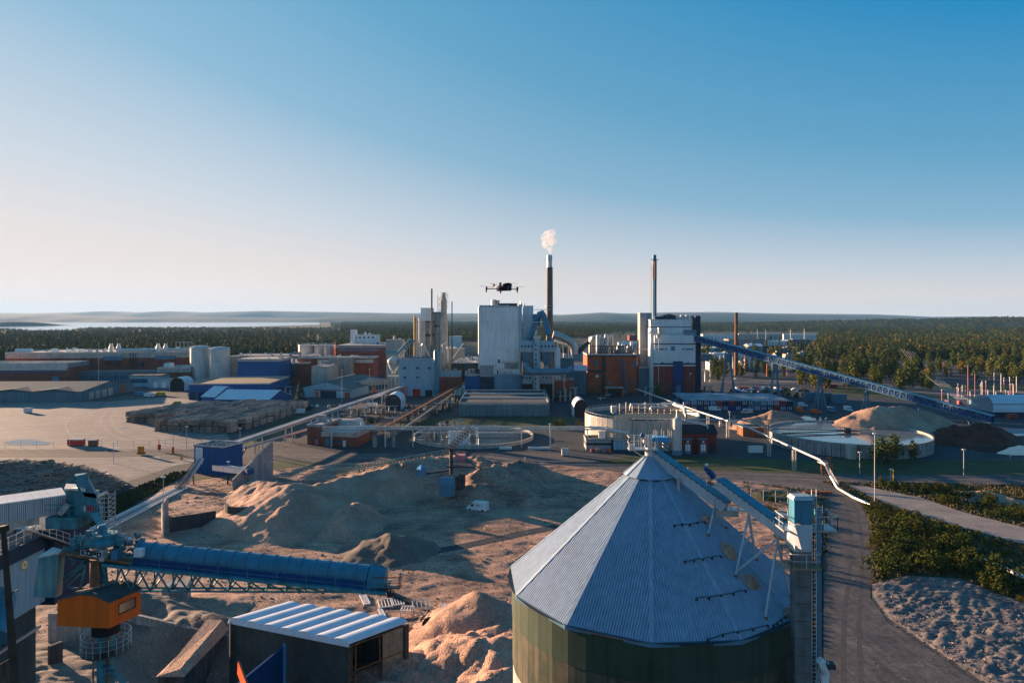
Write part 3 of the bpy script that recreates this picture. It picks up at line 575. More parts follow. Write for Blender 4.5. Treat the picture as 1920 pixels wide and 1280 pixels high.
for z, x0, x1, y0, y1 in ((ZD(1057, 50), -1., 1.1, -.9, .9), (ZD(985, 51), -1.3, 2.6, -.2, 1.5)):
    part(el_, 'platform', MB().box((ex+x0, ey+y0, z-.12), (ex+x1, ey+y1, z)), M['wood'] if z < 35 and x1 < 2 else M['galv'])
    mb = MB()
    for a_, b_ in (((x0, y0), (x1, y0)), ((x1, y0), (x1, y1)), ((x1, y1), (x0, y1)), ((x0, y1), (x0, y0))): mb.rail([(ex+a_[0], ey+a_[1], z), (ex+b_[0], ey+b_[1], z)], 1., .045, .8)
    part(el_, 'railing', mb, M['galv_pale'])
mb = MB()
for xx in (.78, 1.12): mb.bar((ex+xx, ey-.1, 0), (ex+xx, ey-.1, 37.5), .06)
for q in range(120): mb.bar((ex+.78, ey-.1, .3+q*.31), (ex+1.12, ey-.1, .3+q*.31), .035)
part(el_, 'ladder', mb, M['galv_pale'])
part(el_, 'cable_tray', MB().box((ex+1.2, ey-.1, 0), (ex+1.5, ey+.15, 36)), M['steel_blue'])
part(el_, 'lattice_mast', MB().truss((ex+1.0, ey+.5, 0), (ex+1.0, ey+.5, 36.3), .7, .7, 26, .07, up=(1, 0, 0)), M['dark_steel'])
p = D(1514, 1000, 51); part(el_, 'drive_motor', MB().tube(D(1525, 958, 51), D(1545, 958, 51), .32, 14).tube(D(1524, 943, 51), D(1524, 932, 51), .12).tube(D(1524, 932, 51), D(1524, 929, 51), .25), M['cover_blue'], True)
part(el_, 'red_box', MB().box(D(1532, 972, 50.2), D(1542, 967, 50.4)), M['red'])
lo = thing('loading_chute', 'white loading spout and black box at the foot of the elevator', 'chute', D(1540, 1250, 50))
part(lo, 'spout', MB().path([D(1536, 1236, 49), D(1540, 1240, 49), D(1548, 1262, 49), D(1546, 1300, 49)], .28, 10), M['white'], True); part(lo, 'box', MB().box(D(1546, 1255, 49.4), D(1560, 1238, 50)), M['dark_steel'])
part(lo, 'frame', MB().truss(D(1532, 1330, 49.5), D(1548, 1240, 49.5), .4, .4, 6, .05, up=(0, 1, 0)), M['white'])
# ---------------------------------------------------------------- stacker crane with boom
KD = 54
cx, cy = XD(199, KD), KD
cr_ = thing('stacker_crane', 'teal rusty stacker crane with orange cabin and round column', 'crane', (cx, cy, 0))
def K(px, py, dd=0): return D(px, py, KD+dd)
part(cr_, 'column', MB().tube((cx, cy, 0), (cx, cy, ZD(1178, KD)), .62, 24), M['teal'], True)
part(cr_, 'column_pipe', MB().tube((cx-.72, cy-.5, 0), (cx-.72, cy-.5, ZD(1185, KD)), .07, 8), M['wood'])
part(cr_, 'column_pipe', MB().tube((cx+.5, cy-.6, 0), (cx+.5, cy-.6, ZD(1185, KD)), .12, 8), M['rust'])
zg = ZD(1215, KD)
part(cr_, 'gallery_deck', MB().lathe((cx, cy, zg), [(.65, 0), (1.75, 0), (1.75, -.12), (.65, -.12)], 32), M['dark_steel'])
for rz_ in (.45, .85, 1.25): part(cr_, 'gallery_rail', MB().lathe((cx, cy, zg+rz_), [(1.74, 0), (1.78, .03), (1.74, .06), (1.70, .03), (1.74, 0)], 32), M['galv'])
mb = MB()
for k in range(20): a = 2*math.pi*k/20; mb.bar((cx+1.74*math.cos(a), cy+1.74*math.sin(a), zg), (cx+1.74*math.cos(a), cy+1.74*math.sin(a), zg+1.28), .05)
part(cr_, 'gallery_post', mb, M['galv'])
part(cr_, 'turning_ring', MB().lathe((cx, cy, zg+1.2), [(.62, 0), (1.0, .1), (1.0, .8), (.9, 1.0)], 28), M['black'])
for k in range(9): a = -1+k*.35; part(cr_, 'spiral_step', MB().box((cx+1.1*math.cos(a)-.3, cy+1.1*math.sin(a)-.3, zg-1-k*.5), (cx+1.1*math.cos(a)+.3, cy+1.1*math.sin(a)+.3, zg-.94-k*.5)), M['teal'])
# cabin
zb = ZD(1177, KD-2.5); A = D(205, 1177, KD-2.5); A.z = 0; Bv = Vector((XD(108, KD-2.1), KD-2.1, 0)); uv = (Bv-A); Wc = uv.length; uv.normalize(); vv = Vector((uv.y, -uv.x, 0))
if vv.y < 0: vv = -vv
vv = (vv*.95+Vector((.28, 0, 0))).normalized(); Dc = 2.7; hE, hP = 1.95, 2.42
prof = [(0, 0), (Wc, 0), (Wc, hE), (Wc*.55, hP-.0), (Wc*.28, hP), (0, hE)]
def CP(u, v, z): q = A+uv*u+vv*v; return Vector((q.x, q.y, zb+z))
cab = part(cr_, 'cabin', MB().poly([CP(u, .02, z) for u, z in prof]).poly([CP(u, Dc-.02, z) for u, z in prof]).poly([CP(.02, 0, 0), CP(.02, Dc, 0), CP(.02, Dc, hE), CP(.02, 0, hE)]).poly([CP(Wc-.02, 0, 0), CP(Wc-.02, Dc, 0), CP(Wc-.02, Dc, hE), CP(Wc-.02, 0, hE)]).poly([CP(0, 0, 0), CP(Wc, 0, 0), CP(Wc, Dc, 0), CP(0, Dc, 0)]), M['orange'])
def cab_h(u): return np.interp(u, [0, Wc*.28, Wc*.55, Wc], [hE, hP, hP, hE])
mb = MB(); nb = 34
for k in range(nb):
    u0 = Wc*k/nb+.012; u1 = Wc*(k+1)/nb-.012; mb.hexa([CP(u0, -.03, 0), CP(u1, -.03, 0), CP(u1, .01, 0), CP(u0, .01, 0), CP(u0, -.03, cab_h(u0)-.02), CP(u1, -.03, cab_h(u1)-.02), CP(u1, .01, cab_h(u1)-.02), CP(u0, .01, cab_h(u0)-.02)])
part(cab, 'front_board', mb, M['orange'])
mb = MB(); nb = 22
for k in range(nb):
    v0 = Dc*k/nb+.012; v1 = Dc*(k+1)/nb-.012
    for z0, z1 in (((0, hE-.02),) if not .28*Dc < (v0+v1)/2 < .82*Dc else ((0, .72), (1.5, hE-.02))):
        mb.hexa([CP(-.03, v0, z0), CP(-.03, v1, z0), CP(.01, v1, z0), CP(.01, v0, z0), CP(-.03, v0, z1), CP(-.03, v1, z1), CP(.01, v1, z1), CP(.01, v0, z1)])
part(cab, 'side_board', mb, M['orange'])
wf = part(cr_, 'cabin_window', MB().hexa([CP(-.02, Dc*.3, .74), CP(-.02, Dc*.8, .74), CP(.04, Dc*.8, .74), CP(.04, Dc*.3, .74), CP(-.02, Dc*.3, 1.48), CP(-.02, Dc*.8, 1.48), CP(.04, Dc*.8, 1.48), CP(.04, Dc*.3, 1.48)]), M['glass'])
mb = MB()
for a_, b_ in (((.28, .72), (.82, .72)), ((.28, 1.5), (.82, 1.5)), ((.28, .72), (.28, 1.5)), ((.82, .72), (.82, 1.5))): mb.bar(CP(-.05, Dc*a_[0], a_[1]), CP(-.05, Dc*b_[0], b_[1]), .06)
part(wf, 'window_frame', mb, M['rust'])
def slab(P_, t=.07, o=0): up = Vector((0, 0, t)); return MB().hexa([*P_, *[p+up for p in P_]])
e = .12
part(cr_, 'cabin_roof', slab([CP(-e, -e, hE-.02), CP(Wc*.28, -e, hP+.01), CP(Wc*.28, Dc+e, hP+.01), CP(-e, Dc+e, hE-.02)]), M['roof_felt'])
part(cr_, 'cabin_roof', slab([CP(Wc*.28, -e, hP+.01), CP(Wc*.55, -e, hP+.01), CP(Wc*.55, Dc+e, hP+.01), CP(Wc*.28, Dc+e, hP+.01)]), M['roof_felt'])
part(cr_, 'cabin_roof', slab([CP(Wc*.55, -e, hP+.01), CP(Wc+e, -e, hE-.02), CP(Wc+e, Dc+e, hE-.02), CP(Wc*.55, Dc+e, hP+.01)]), M['roof_felt'])
solo('chip_drift', MB().hexa([CP(Wc*.5, .3, hP+.02), CP(Wc*.97, .1, hE+.02), CP(Wc*.9, Dc, hE+.08), CP(Wc*.45, Dc, hP+.08), CP(Wc*.55, .5, hP+.14), CP(Wc*.85, .4, hE+.2), CP(Wc*.8, Dc-.3, hE+.4), CP(Wc*.5, Dc-.3, hP+.3)]), M['chips_fresh'], 'sunlit drift of chips on the left slope of the orange cabin roof', 'chip patch')
part(cr_, 'mast', MB().hexa([K(167, 1116, -1), K(191, 1116, -1), K(192, 1112, .2), K(168, 1112, .2), K(170, 1050, -1), K(186, 1050, -1), K(187, 1050, .2), K(171, 1050, .2)]), M['rust'])
part(cr_, 'mast_flange', MB().bar(K(193, 1116, -.6), K(188, 1050, -.6), .18, .9), M['teal'])
part(cr_, 'mast_foot', MB().box(K(162, 1126, -1.4), K(196, 1112, .2)), M['teal'])
part(cr_, 'counterweight', MB().hexa([K(62, 1118, -1), K(104, 1120, -1.2), K(117, 1113, 1.2), K(78, 1112, 1.2), K(72, 1046, -1), K(110, 1038, -1.2), K(122, 1034, 1), K(100, 1030, 1.2)]), M['teal_faded'])
part(cr_, 'counterweight_lid', MB().hexa([K(71, 1046, -1.05), K(111, 1038, -1.25), K(123, 1034, 1.1), K(99, 1028, 1.4), K(71, 1043, -1.05), K(111, 1035, -1.25), K(123, 1031, 1.1), K(99, 1025, 1.4)]), M['galv_pale'])
mb = MB()
for a_, b_ in (((122, 1090), (165, 1050)), ((118, 1085), (158, 1052)), ((120, 1100), (170, 1105)), ((150, 1105), (162, 1052)), ((128, 1045), (170, 1052)), ((125, 1100), (150, 1075)), ((135, 1060), (142, 1050))):
    mb.bar(K(*a_), K(*b_), .14); mb.bar(K(*a_, 1.6), K(*b_, 1.6), .12)
part(cr_, 'tail_truss', mb, M['teal'])
part(cr_, 'machine_deck', MB().hexa([K(112, 1040, -1.2), K(245, 1058, -1.2), K(250, 1046, 1.6), K(122, 1028, 1.6), K(112, 1036, -1.2), K(245, 1054, -1.2), K(250, 1042, 1.6), K(122, 1024, 1.6)]), M['rust'])
part(cr_, 'turntable', MB().lathe((XD(197, KD), KD, ZD(1018, KD)), [(1.3, 0), (1.4, .15), (1.4, .35), (.9, .5), (.9, .8), (0, .8)], 28), M['teal'])
part(cr_, 'hub', MB().lathe((XD(192, KD), KD, ZD(1002, KD)), [(.35, 0), (.35, .6), (.25, .8), (0, .8)], 16), M['cover_blue'])
mb = MB()
for k in range(46):
    p = K(random.uniform(128, 262), random.uniform(1000, 1044), random.uniform(-1, 1.4)); q = Vector((random.uniform(-.9, .9), random.uniform(-.4, .4), random.uniform(-.25, .5))); mb.bar(p, p+q, random.uniform(.05, .18)) if k % 3 else mb.box(p, p+Vector((random.uniform(.2, .6), .3, random.uniform(.15, .5))))
part(cr_, 'machine_parts', mb, M['teal'], kind='stuff')
part(cr_, 'machine_house', MB().box(K(135, 1030, .6), K(167, 1004, 1.6)), M['teal']); part(cr_, 'machine_house', MB().box(K(205, 1040, .2), K(237, 1022, 1.4)), M['teal_faded'])
part(cr_, 'white_box', MB().box(K(186, 1052, -1.3), K(202, 1027, -.8)), M['galv_pale']); part(cr_, 'white_box', MB().box(K(251, 1044, -1.3), K(272, 1026, -.9)), M['white'])
part(cr_, 'blue_box', MB().box(K(208, 1050, -1.2), K(228, 1028, -.6)), M['cover_blue'])
mb = MB()
for k in range(10):
    px = 140+k*11; mb.bar(K(px, 1022), K(px, 995+(k % 3)*4), .05)
mb.bar(K(138, 1004), K(240, 1000), .05); mb.bar(K(138, 1012), K(240, 1008), .05); mb.bar(K(214, 1010), K(214, 970), .06); mb.bar(K(225, 1010), K(225, 978), .06); mb.bar(K(214, 985), K(225, 990), .05)
part(cr_, 'upper_railing', mb, M['galv'])
part(cr_, 'floodlight', MB().tube(K(240, 1015), K(243, 1009), .16, 12, .22), M['galv_pale'])
sg = part(cr_, 'name_board', MB().hexa([K(151, 1040, -1.45), K(192, 1046, -1.45), K(192, 1046, -1.35), K(151, 1040, -1.35), K(151, 1030, -1.45), K(192, 1035, -1.45), K(192, 1035, -1.35), K(151, 1030, -1.35)]), M['white'])
LET = {'K': [((0, 0), (0, 1)), ((0, .5), (1, 1)), ((0, .5), (1, 0))], 'O': [((0, 0), (0, 1)), ((0, 1), (1, 1)), ((1, 1), (1, 0)), ((1, 0), (0, 0))], 'P': [((0, 0), (0, 1)), ((0, 1), (1, 1)), ((1, 1), (1, .45)), ((1, .45), (0, .45))]}
mb = MB(); o_ = K(151, 1040, -1.48); ux = (K(192, 1046, -1.48)-o_); uz = Vector((0, 0, ux.length*.26))
for i, ch in enumerate('KOPO'):
    for a_, b_ in LET[ch]:
        q = [o_+ux*(.06+i*.235+.15*x)+uz*(.2+.62*y) for x, y in (a_, b_)]; mb.bar(q[0], q[1], .1, .03, up=(0, -1, 0)) if False else mb.bar(q[0]-(q[1]-q[0]).normalized()*.04, q[1]+(q[1]-q[0]).normalized()*.04, .03, .095)
part(sg, 'lettering', mb, M['black'])
# boom
bm = thing('stacker_boom', 'long enclosed boom conveyor with ribbed blue hood and teal lattice girder', 'conveyor boom', K(440, 1080))
a0, b0 = K(262, 1036), K(692, 1080); dv = (b0-a0); LB = dv.length; dv.normalize(); sv = dv.cross(Vector((0, 0, 1))).normalized(); uvv = sv.cross(dv).normalized(); nseg = 17
for k in range(nseg):
    mb = MB(); r = .88
    for t0, t1, rr in ((k/nseg+.0012, (k+1)/nseg-.0012, r),):
        p, q = a0+dv*LB*t0, a0+dv*LB*t1; n = 12
        for j in range(n):
            an0, an1 = math.pi*j/n, math.pi*(j+1)/n
            f = lambda c, an: c+sv*rr*math.cos(an)+uvv*rr*math.sin(an)
            mb.poly([f(p, an0), f(q, an0), f(q, an1), f(p, an1)])
    part(bm, 'hood_panel', mb, M['cover_blue'], True)
    mb = MB(); c_ = a0+dv*LB*k/nseg
    for j in range(12):
        an0, an1 = math.pi*j/12, math.pi*(j+1)/12; f = lambda an: c_+sv*.92*math.cos(an)+uvv*.92*math.sin(an); mb.bar(f(an0), f(an1), .07, .09, up=dv)
    part(bm, 'hood_rib', mb, M['steel_blue'])
    for sgn in (-1, 1):
        p, q = a0+dv*(LB*k/nseg+.01)+sv*.88*sgn-uvv*.33, a0+dv*(LB*(k+1)/nseg-.01)+sv*.88*sgn-uvv*.33; part(bm, 'side_panel', MB().bar(p, q, .05, .62, up=uvv), M['blue'])
part(bm, 'floor_beam', MB().bar(a0-dv*2.2-uvv*.75, b0+dv*1.6-uvv*.75, 2.6, .22, up=uvv).bar(a0-dv*2-uvv*.95-sv*1.2, b0+dv-uvv*.95-sv*1.2, .15, .35, up=uvv), M['teal'])
mb = MB(); sgnc = 1 if sv.y < 0 else -1
mb.rail([a0-uvv*.64+sv*1.28*sgnc, b0-uvv*.64+sv*1.28*sgnc], .75, .035, 2.1); part(bm, 'walkway_rail', mb, M['teal'])
tb0, tb1 = K(196, 1104), K(735, 1106); tt0, tt1 = a0-dv*2.2-uvv*.95, b0+dv*1.2-uvv*.95; n = 15
mb = MB()
for sgn in (-1, 1):
    o = sv*1.1*sgn; mb.bar(tb0+sv*.35*sgn, tb1+sv*.35*sgn, .13)
    for k in range(n):
        t0, t1, tm = k/n, (k+1)/n, (k+.5)/n; q0 = tt0.lerp(tt1, t0)+o; q1 = tt0.lerp(tt1, t1)+o; m_ = tb0.lerp(tb1, tm)+sv*.35*sgn
        mb.bar(q0, m_, .11); mb.bar(m_, q1, .11)
        if k % 3 == 0: mb.bar(m_, m_-sv*.7*sgn, .08)
part(bm, 'lattice_girder', mb, M['teal'])
hd = K(712, 1076); mb = MB()
pr = [(-1, 0), (-.75, .62), (0, .98), (.75, .62), (1, 0), (1, -.6), (-1, -.6)]
for sgn, (p, q) in ((0, (b0+dv*.05, b0+dv*1.35)),):
    P0 = [p+sv*x*1.02+uvv*z*1.05 for x, z in pr]; P1 = [q+sv*x*.9+uvv*z*.85 for x, z in pr]
    for i in range(7): j = (i+1) % 7; mb.poly([P0[i], P0[j], P1[j], P1[i]])
    mb.poly(P1)
part(bm, 'head_hood', mb, M['cover_blue']); part(bm, 'head_frame', MB().bar(b0+dv*.7+uvv*1.0, b0+dv*1.35+uvv*.75, .1).bar(b0+dv*.1+uvv*1.1, b0+dv*.1+sv*1.1, .1).bar(b0+dv*.1+uvv*1.1, b0+dv*.1-sv*1.1, .1), M['teal'])
mb = MB().rail([K(700, 1104, -.9), K(748, 1104, -.9)], .9, .05, .8); mb.rail([K(748, 1104, -.9), K(752, 1098, .9)], .9, .05, .8); part(bm, 'head_railing', mb, M['rust'])
part(bm, 'head_platform', MB().hexa([K(696, 1104, -1), K(748, 1104, -1), K(752, 1099, 1), K(700, 1099, 1), K(696, 1102, -1), K(748, 1102, -1), K(752, 1097, 1), K(700, 1097, 1)]), M['dark_steel'])
part(bm, 'head_lamp', MB().bar(K(750, 1090), K(751, 1072), .06).box(K(747, 1077), K(757, 1072, .3)), M['galv'])
mb = MB()
for k in range(9): p = K(692+k*5, 1103, -.8); mb.bar(p, p-Vector((0, 0, .5)), .08)
part(bm, 'idler', mb, M['black'])
# white gallery feeding the crane
gl = thing('conveyor_gallery', 'white corrugated covered conveyor gallery entering from the left edge', 'conveyor gallery', D(30, 945, 60))
ga, gb = D(-330, 1000, 52), D(121, 925, 62); gz = (ZD(935, 60)); ga.z = gb.z = ZD(945, 61); gd = (gb-ga).normalized(); gs = gd.cross(Vector((0, 0, 1))).normalized()
if gs.y > 0: gs = -gs
n = 26; Lg = (gb-ga).length
for k in range(n):
    p, q = ga+gd*Lg*k/n, ga+gd*(Lg*(k+1)/n-.015); mb = MB()
    for j in range(4):
        pp, qq = p.lerp(q, j/4), p.lerp(q, (j+1)/4-.05); mb.hexa([pp+gs*1.3-Vector((0, 0, .8)), qq+gs*1.3-Vector((0, 0, .8)), qq-gs*1.3-Vector((0, 0, .8)), pp-gs*1.3-Vector((0, 0, .8)), pp+gs*1.3+Vector((0, 0, .8)), qq+gs*1.3+Vector((0, 0, .8)), qq-gs*1.3+Vector((0, 0, .8)), pp-gs*1.3+Vector((0, 0, .8))])
    part(gl, 'wall_panel', mb, M['white_metal'])
    mb = MB()
    for j in range(5): pp = p.lerp(q, j/5); qq = p.lerp(q, j/5+.13); mb.bar(pp+gs*1.42+Vector((0, 0, .86)), pp-gs*1.4+Vector((0, 0, .95)), .12, .1)
    mb.hexa([p+gs*1.4+Vector((0, 0, .8)), q+gs*1.4+Vector((0, 0, .8)), q-gs*1.4+Vector((0, 0, .84)), p-gs*1.4+Vector((0, 0, .84)), p+gs*1.4+Vector((0, 0, .86)), q+gs*1.4+Vector((0, 0, .86)), q-gs*1.4+Vector((0, 0, .92)), p-gs*1.4+Vector((0, 0, .92))])
    part(gl, 'roof_panel', mb, M['white'])
part(gl, 'lower_skirt', MB().bar(ga-Vector((0, 0, 1.15)), gb-gd*2-Vector((0, 0, 1.15)), 2.2, .6), M['concrete_pale'])
for t in (.3,): q = ga+gd*Lg*t; part(gl, 'leg', MB().bar(q+gs*.9-Vector((0, 0, 1)), (q.x+gs.x*.9, q.y+gs.y*.9, 0), .4).bar(q-gs*.9-Vector((0, 0, 1)), (q.x-gs.x*.9, q.y-gs.y*.9, 0), .4), M['steel_blue'])
# transfer house
th = thing('transfer_house', 'blue rusty transfer house between the white gallery and the crane', 'transfer house', D(155, 960, 62))
part(th, 'body', MB().hexa([D(122, 968, 61), D(190, 976, 61), D(192, 968, 65), D(124, 958, 65), D(122, 920, 61), D(182, 925, 61), D(186, 918, 65), D(124, 910, 65)]), M['teal'])
part(th, 'roof', MB().hexa([D(120, 919, 60.8), D(160, 921, 60.8), D(172, 912, 65), D(124, 909, 65), D(120, 916, 60.8), D(160, 915, 60.8), D(172, 909, 65), D(124, 906, 65)]), M['galv_pale'])
part(th, 'funnel', MB().hexa([D(158, 930, 61), D(182, 934, 61), D(184, 926, 64), D(160, 922, 64), D(140, 892, 61), D(160, 888, 61), D(162, 886, 64), D(142, 888, 64)]), M['cover_blue'])
part(th, 'frame', MB().bar(D(140, 895, 60), D(156, 935, 60), .14).bar(D(162, 888, 60), D(166, 910, 60), .12).bar(D(125, 903, 60), D(162, 888, 60), .12).bar(D(122, 905, 60), D(135, 900, 60), .2), M['teal'])
for k, px in enumerate((157, 163, 168, 173)): part(th, 'striped_panel', MB().box(D(px, 959, 60.4), D(px+4, 948, 60.5)), M['red'] if k else M['white'])
part(th, 'notice', MB().box(D(118, 945, 60.6), D(124, 935, 60.7)), M['pink'])
part(th, 'deck', MB().box(D(85, 970, 60), D(195, 967, 64)).rail([D(85, 967, 60), D(195, 968, 60)], 1., .05, 1.), M['teal'])
part(th, 'discharge_box', MB().hexa([D(106, 962, 60), D(116, 967, 60), D(116, 965, 61), D(106, 960, 61), D(123, 943, 60), D(132, 947, 60), D(132, 946, 61), D(123, 942, 61)]), M['concrete_pale'])
part(th, 'chute', MB().hexa([D(182, 985, 58), D(194, 992, 57), D(196, 990, 59), D(184, 983, 60), D(168, 960, 60), D(188, 960, 60), D(190, 958, 62), D(170, 958, 62)]), M['teal_faded'])
part(th, 'ladder_tower', MB().truss(D(193, 985, 61), D(193, 925, 61), 1.0, 1.0, 7, .08, up=(0, 1, 0)).box(D(184, 928, 60.5), D(200, 924, 62)), M['galv'])
part(th, 'leg', MB().bar(D(186, 972, 62), (XD(186, 62), 62, 0), .3), M['steel_blue'])
# grey building with navy edge at the lower left
gb_ = thing('boiler_house', 'grey blue building with navy roof edge at the lower left corner', 'building', (-52, 58, 0))
part(gb_, 'wall', MB().box((-75, 40, 21.5), (-47.2, 69, 26.9)), M['clad_blue']); part(gb_, 'lower_wall', MB().box((-75, 40.5, 0), (-48.0, 68.8, 21.5)), M['wall_plain'])
part(gb_, 'ledge', MB().box((-75, 40.2, 18.8), (-47.6, 69.0, 19.1)), M['galv'])
part(gb_, 'roof_edge', MB().box((-75.2, 39.8, 26.9), (-47.0, 69.2, 28.3)), M['navy']); part(gb_, 'roof', MB().box((-74.6, 40.4, 28.3), (-47.6, 68.6, 28.36)), M['gravel'])
part(gb_, 'stair_tower', MB().box((-51, 69.2, 21), (-46.4, 75, 28.6)), M['navy'])
for k in range(3): part(gb_, 'wall_sign', MB().tube((-47.18+.02*k, 66, 26.2), (-47.12+.02*k, 66, 26.2), [.45, .36, .2][k], 16), [M['yellow'], M['white'], M['yellow']][k])
part(gb_, 'downpipe', MB().tube((-47.05, 60.5, 21), (-47.05, 60.5, 28), .05, 8), M['white'])
part(gb_, 'duct', MB().path([(-48, 63, 24.6), (-46.4, 62.5, 24.3), (-45.2, 60.5, 23.5), (-44.2, 58.5, 22.6)], .85, 14), M['cover_blue'], True)
part(gb_, 'duct_bracket', MB().truss((-47.2, 62, 21.6), (-44.4, 59, 21.6), .8, .8, 3, .08), M['dark_steel'])
eq = thing('roof_machinery', 'blue and white machinery with railings on the lower left roof', 'machinery', (-50, 66, 28.3))
for k in range(7): x = -52+random.uniform(0, 4.5); y = 62+random.uniform(0, 9); part(eq, 'box', MB().box((x, y, 28.3), (x+random.uniform(.4, 1.1), y+.8, 28.3+random.uniform(.6, 2))), M[random.choice(['steel_blue', 'white', 'cover_blue', 'galv'])])
mb = MB()
for p, q in (((-54, 60), (-47.2, 60)), ((-47.2, 60), (-47.2, 68)), ((-51, 69.5), (-46.5, 69.5)), ((-46.5, 69.5), (-46.5, 75))): mb.rail([(p[0], p[1], 28.4), (q[0], q[1], 28.4)], 1.1, .05, .9)
part(eq, 'railing', mb, M['galv_pale'])
st = part(eq, 'stair', MB().bar((-47.0, 66, 29.6), (-46.2, 71, 26.6), .9, .1).rail([(-46.8, 66, 29.6), (-46, 71, 26.6)], 1., .05, .9), M['galv_pale'])
solo('debris', MB().box((-57, 55, 28.36), (-56, 57, 28.5)).box((-60, 63, 28.36), (-58, 64, 28.6)).bar((-55, 58, 28.45), (-53, 61, 28.45), .2), M['wood'], 'loose boards lying on the gravel roof at lower left', 'boards')
# leaning timber mast close to the camera
tm = thing('timber_mast', 'dark leaning timber post at the left edge with a crossbar', 'post', D(30, 1290, 17))
part(tm, 'post', MB().hexa([D(22, 1330, 17), D(42, 1330, 17), D(42, 1330, 17.3), D(22, 1330, 17.3), D(1, 990, 17), D(11, 988, 17), D(11, 988, 17.3), D(1, 990, 17.3)]), M['brown_post'])
part(tm, 'crossbar', MB().bar(D(-60, 1003, 17.1), D(13, 990, 17.1), .16), M['brown_post']); part(tm, 'handrail', MB().bar(D(-20, 1258, 17.2), D(27, 1230, 17.2), .035).bar(D(6, 1242, 17.2), D(14, 1330, 17.2), .05), M['brown_post'])
part(tm, 'bracket', MB().box(D(24, 1110, 17.1), D(32, 1106, 17.3)), M['dark_steel'])
# ---------------------------------------------------------------- bunker walls
def wall(name, label, pts, z, th_, m='concrete', cat='wall', panels=1, z2=None):
    T = thing(name, label, cat, (*((pts[0]+pts[-1])/2).xy, 0)); n = len(pts)-1
    for i in range(n):
        a_, b_ = pts[i], pts[i+1]; f = Fr(a_, b_); m_ = max(1, int(f.L/(3.0*panels)))
        for k in range(m_):
            za = z if z2 is None else z+(z2-z)*(i+k/m_)/n; zb_ = z if z2 is None else z+(z2-z)*(i+(k+1)/m_)/n; u0, u1 = f.L*k/m_+.01, f.L*(k+1)/m_-.01
            part(T, 'wall_panel', MB().hexa([f.P(u0, 0, -.2), f.P(u1, 0, -.2), f.P(u1, th_, -.2), f.P(u0, th_, -.2), f.P(u0, 0, za), f.P(u1, 0, zb_), f.P(u1, th_, zb_), f.P(u0, th_, za)]), M[m])
    return T
wall('bunker_wall', 'long grey concrete bunker wall right of the orange cabin', [G(90, 1150, 4.8), G(243, 1150, 4.8), G(430, 1192, 4.8)], 4.8, .5)
wall('bunker_wall', 'thick bunker wall end topped with chips at the bottom', [Vector((-44.6, 86, 0)), Vector((-41.4, 86, 0))], 5, 13, 'concrete_dark', panels=2)
solo('chip_drift', MB().hexa([(-44.8, 85.8, 5.0), (-41.2, 85.8, 5.0), (-41.0, 99, 5.0), (-44.6, 99, 5.0), (-44.2, 86.6, 5.2), (-42.2, 86.8, 5.5), (-41.8, 98.5, 6.6), (-44, 98.5, 6.6)]), M['chips_fresh'], 'pale drift of chips lying along the thick bunker wall', 'chip patch')
wall('concrete_block', 'square concrete block with chips on top behind the bunker wall', [G(303, 1155), G(350, 1150)], 4.6, 4, cat='concrete block', panels=3)
wall('bunker_wall', 'dark low wall below the counterweight at the left', [G(93, 1225, 4), G(118, 1215, 4)], 5, .5, 'concrete_dark')
wall('retaining_wall', 'curved end of the low concrete wall left of the long pile', [G(308, 1008), G(306, 985), G(316, 968)], 5.2, .4)
wall('retaining_wall', 'straight streaked concrete wall running into the long pile', [G(318, 1000), G(405, 985)], 3.6, .4, 'concrete_dark')
cs = []
for k in range(9): a = R(200+k*16); c0 = G(462, 975); cs.append(Vector((c0.x+5.0*math.cos(a), c0.y+5.0*math.sin(a), 0)))
wall('round_bunker', 'rounded stained concrete bunker half buried in the pale pile', cs, 4.6, .5, 'concrete_dark', 'bunker', panels=.6)
wall('slanted_wall', 'tall slanted concrete wall in front of the blue transfer tower', [G(437, 925), G(475, 917), G(512, 906)], 4.0, .6, 'concrete', panels=1.0, z2=13)
# ---------------------------------------------------------------- shed with striped tarpaulin roof
A_, B_, C_, D__ = G(428, 1162, 10), G(655, 1207, 10), G(765, 1166, 10), G(535, 1131, 10)
sh = thing('tarpaulin_shed', 'concrete bin with a white ribbed tarpaulin roof in seven arches', 'shed', (*((A_+C_)/2).xy, 0))
nA = 7
for k in range(nA):
    mb = MB(); n = 10
    for j in range(n):
        def pt(s_, t, e_): 
            f = A_.lerp(B_, s_); g_ = D__.lerp(C_, s_); p = f.lerp(g_, t); ph = (s_*nA) % 1 if e_ is None else e_; return p+Vector((0, 0, .5*math.sqrt(max(0, 1-(2*ph-1)**2))+0.0))
        s0, s1 = (k+j/n)/nA, (k+(j+1)/n)/nA
        for t0, t1 in ((0, .5), (.5, 1)): mb.poly([pt(s0, t0, j/n), pt(s1, t0, (j+1)/n), pt(s1, t1, (j+1)/n), pt(s0, t1, j/n)])
    part(sh, 'roof_arch', mb, M['tarp'], True)
    mb = MB(); 
    for j in range(n): 
        p, q = pt((k+j/n)/nA, 0, j/n), pt((k+(j+1)/n)/nA, 0, (j+1)/n); o_ = Vector((0, 0, .42)); mb.poly([p, q, Vector((q.x, q.y-.25, 9.72)), Vector((p.x, p.y-.25, 9.72))])
    part(sh, 'tarp_hem', mb, M['tarp'], True)
def flr(p, z=0): return Vector((p.x, p.y, z))
for (a_, b_, nme) in ((A_, B_, 'front_wall'), (D__, A_, 'side_wall'), (C_, D__, 'back_wall')):
    f = Fr(a_, b_); part(sh, nme, f.box(MB(), 0, f.L, .3, .7, -.2, 9.9), M['concrete_dark' if nme != 'front_wall' else 'wall_plain'])
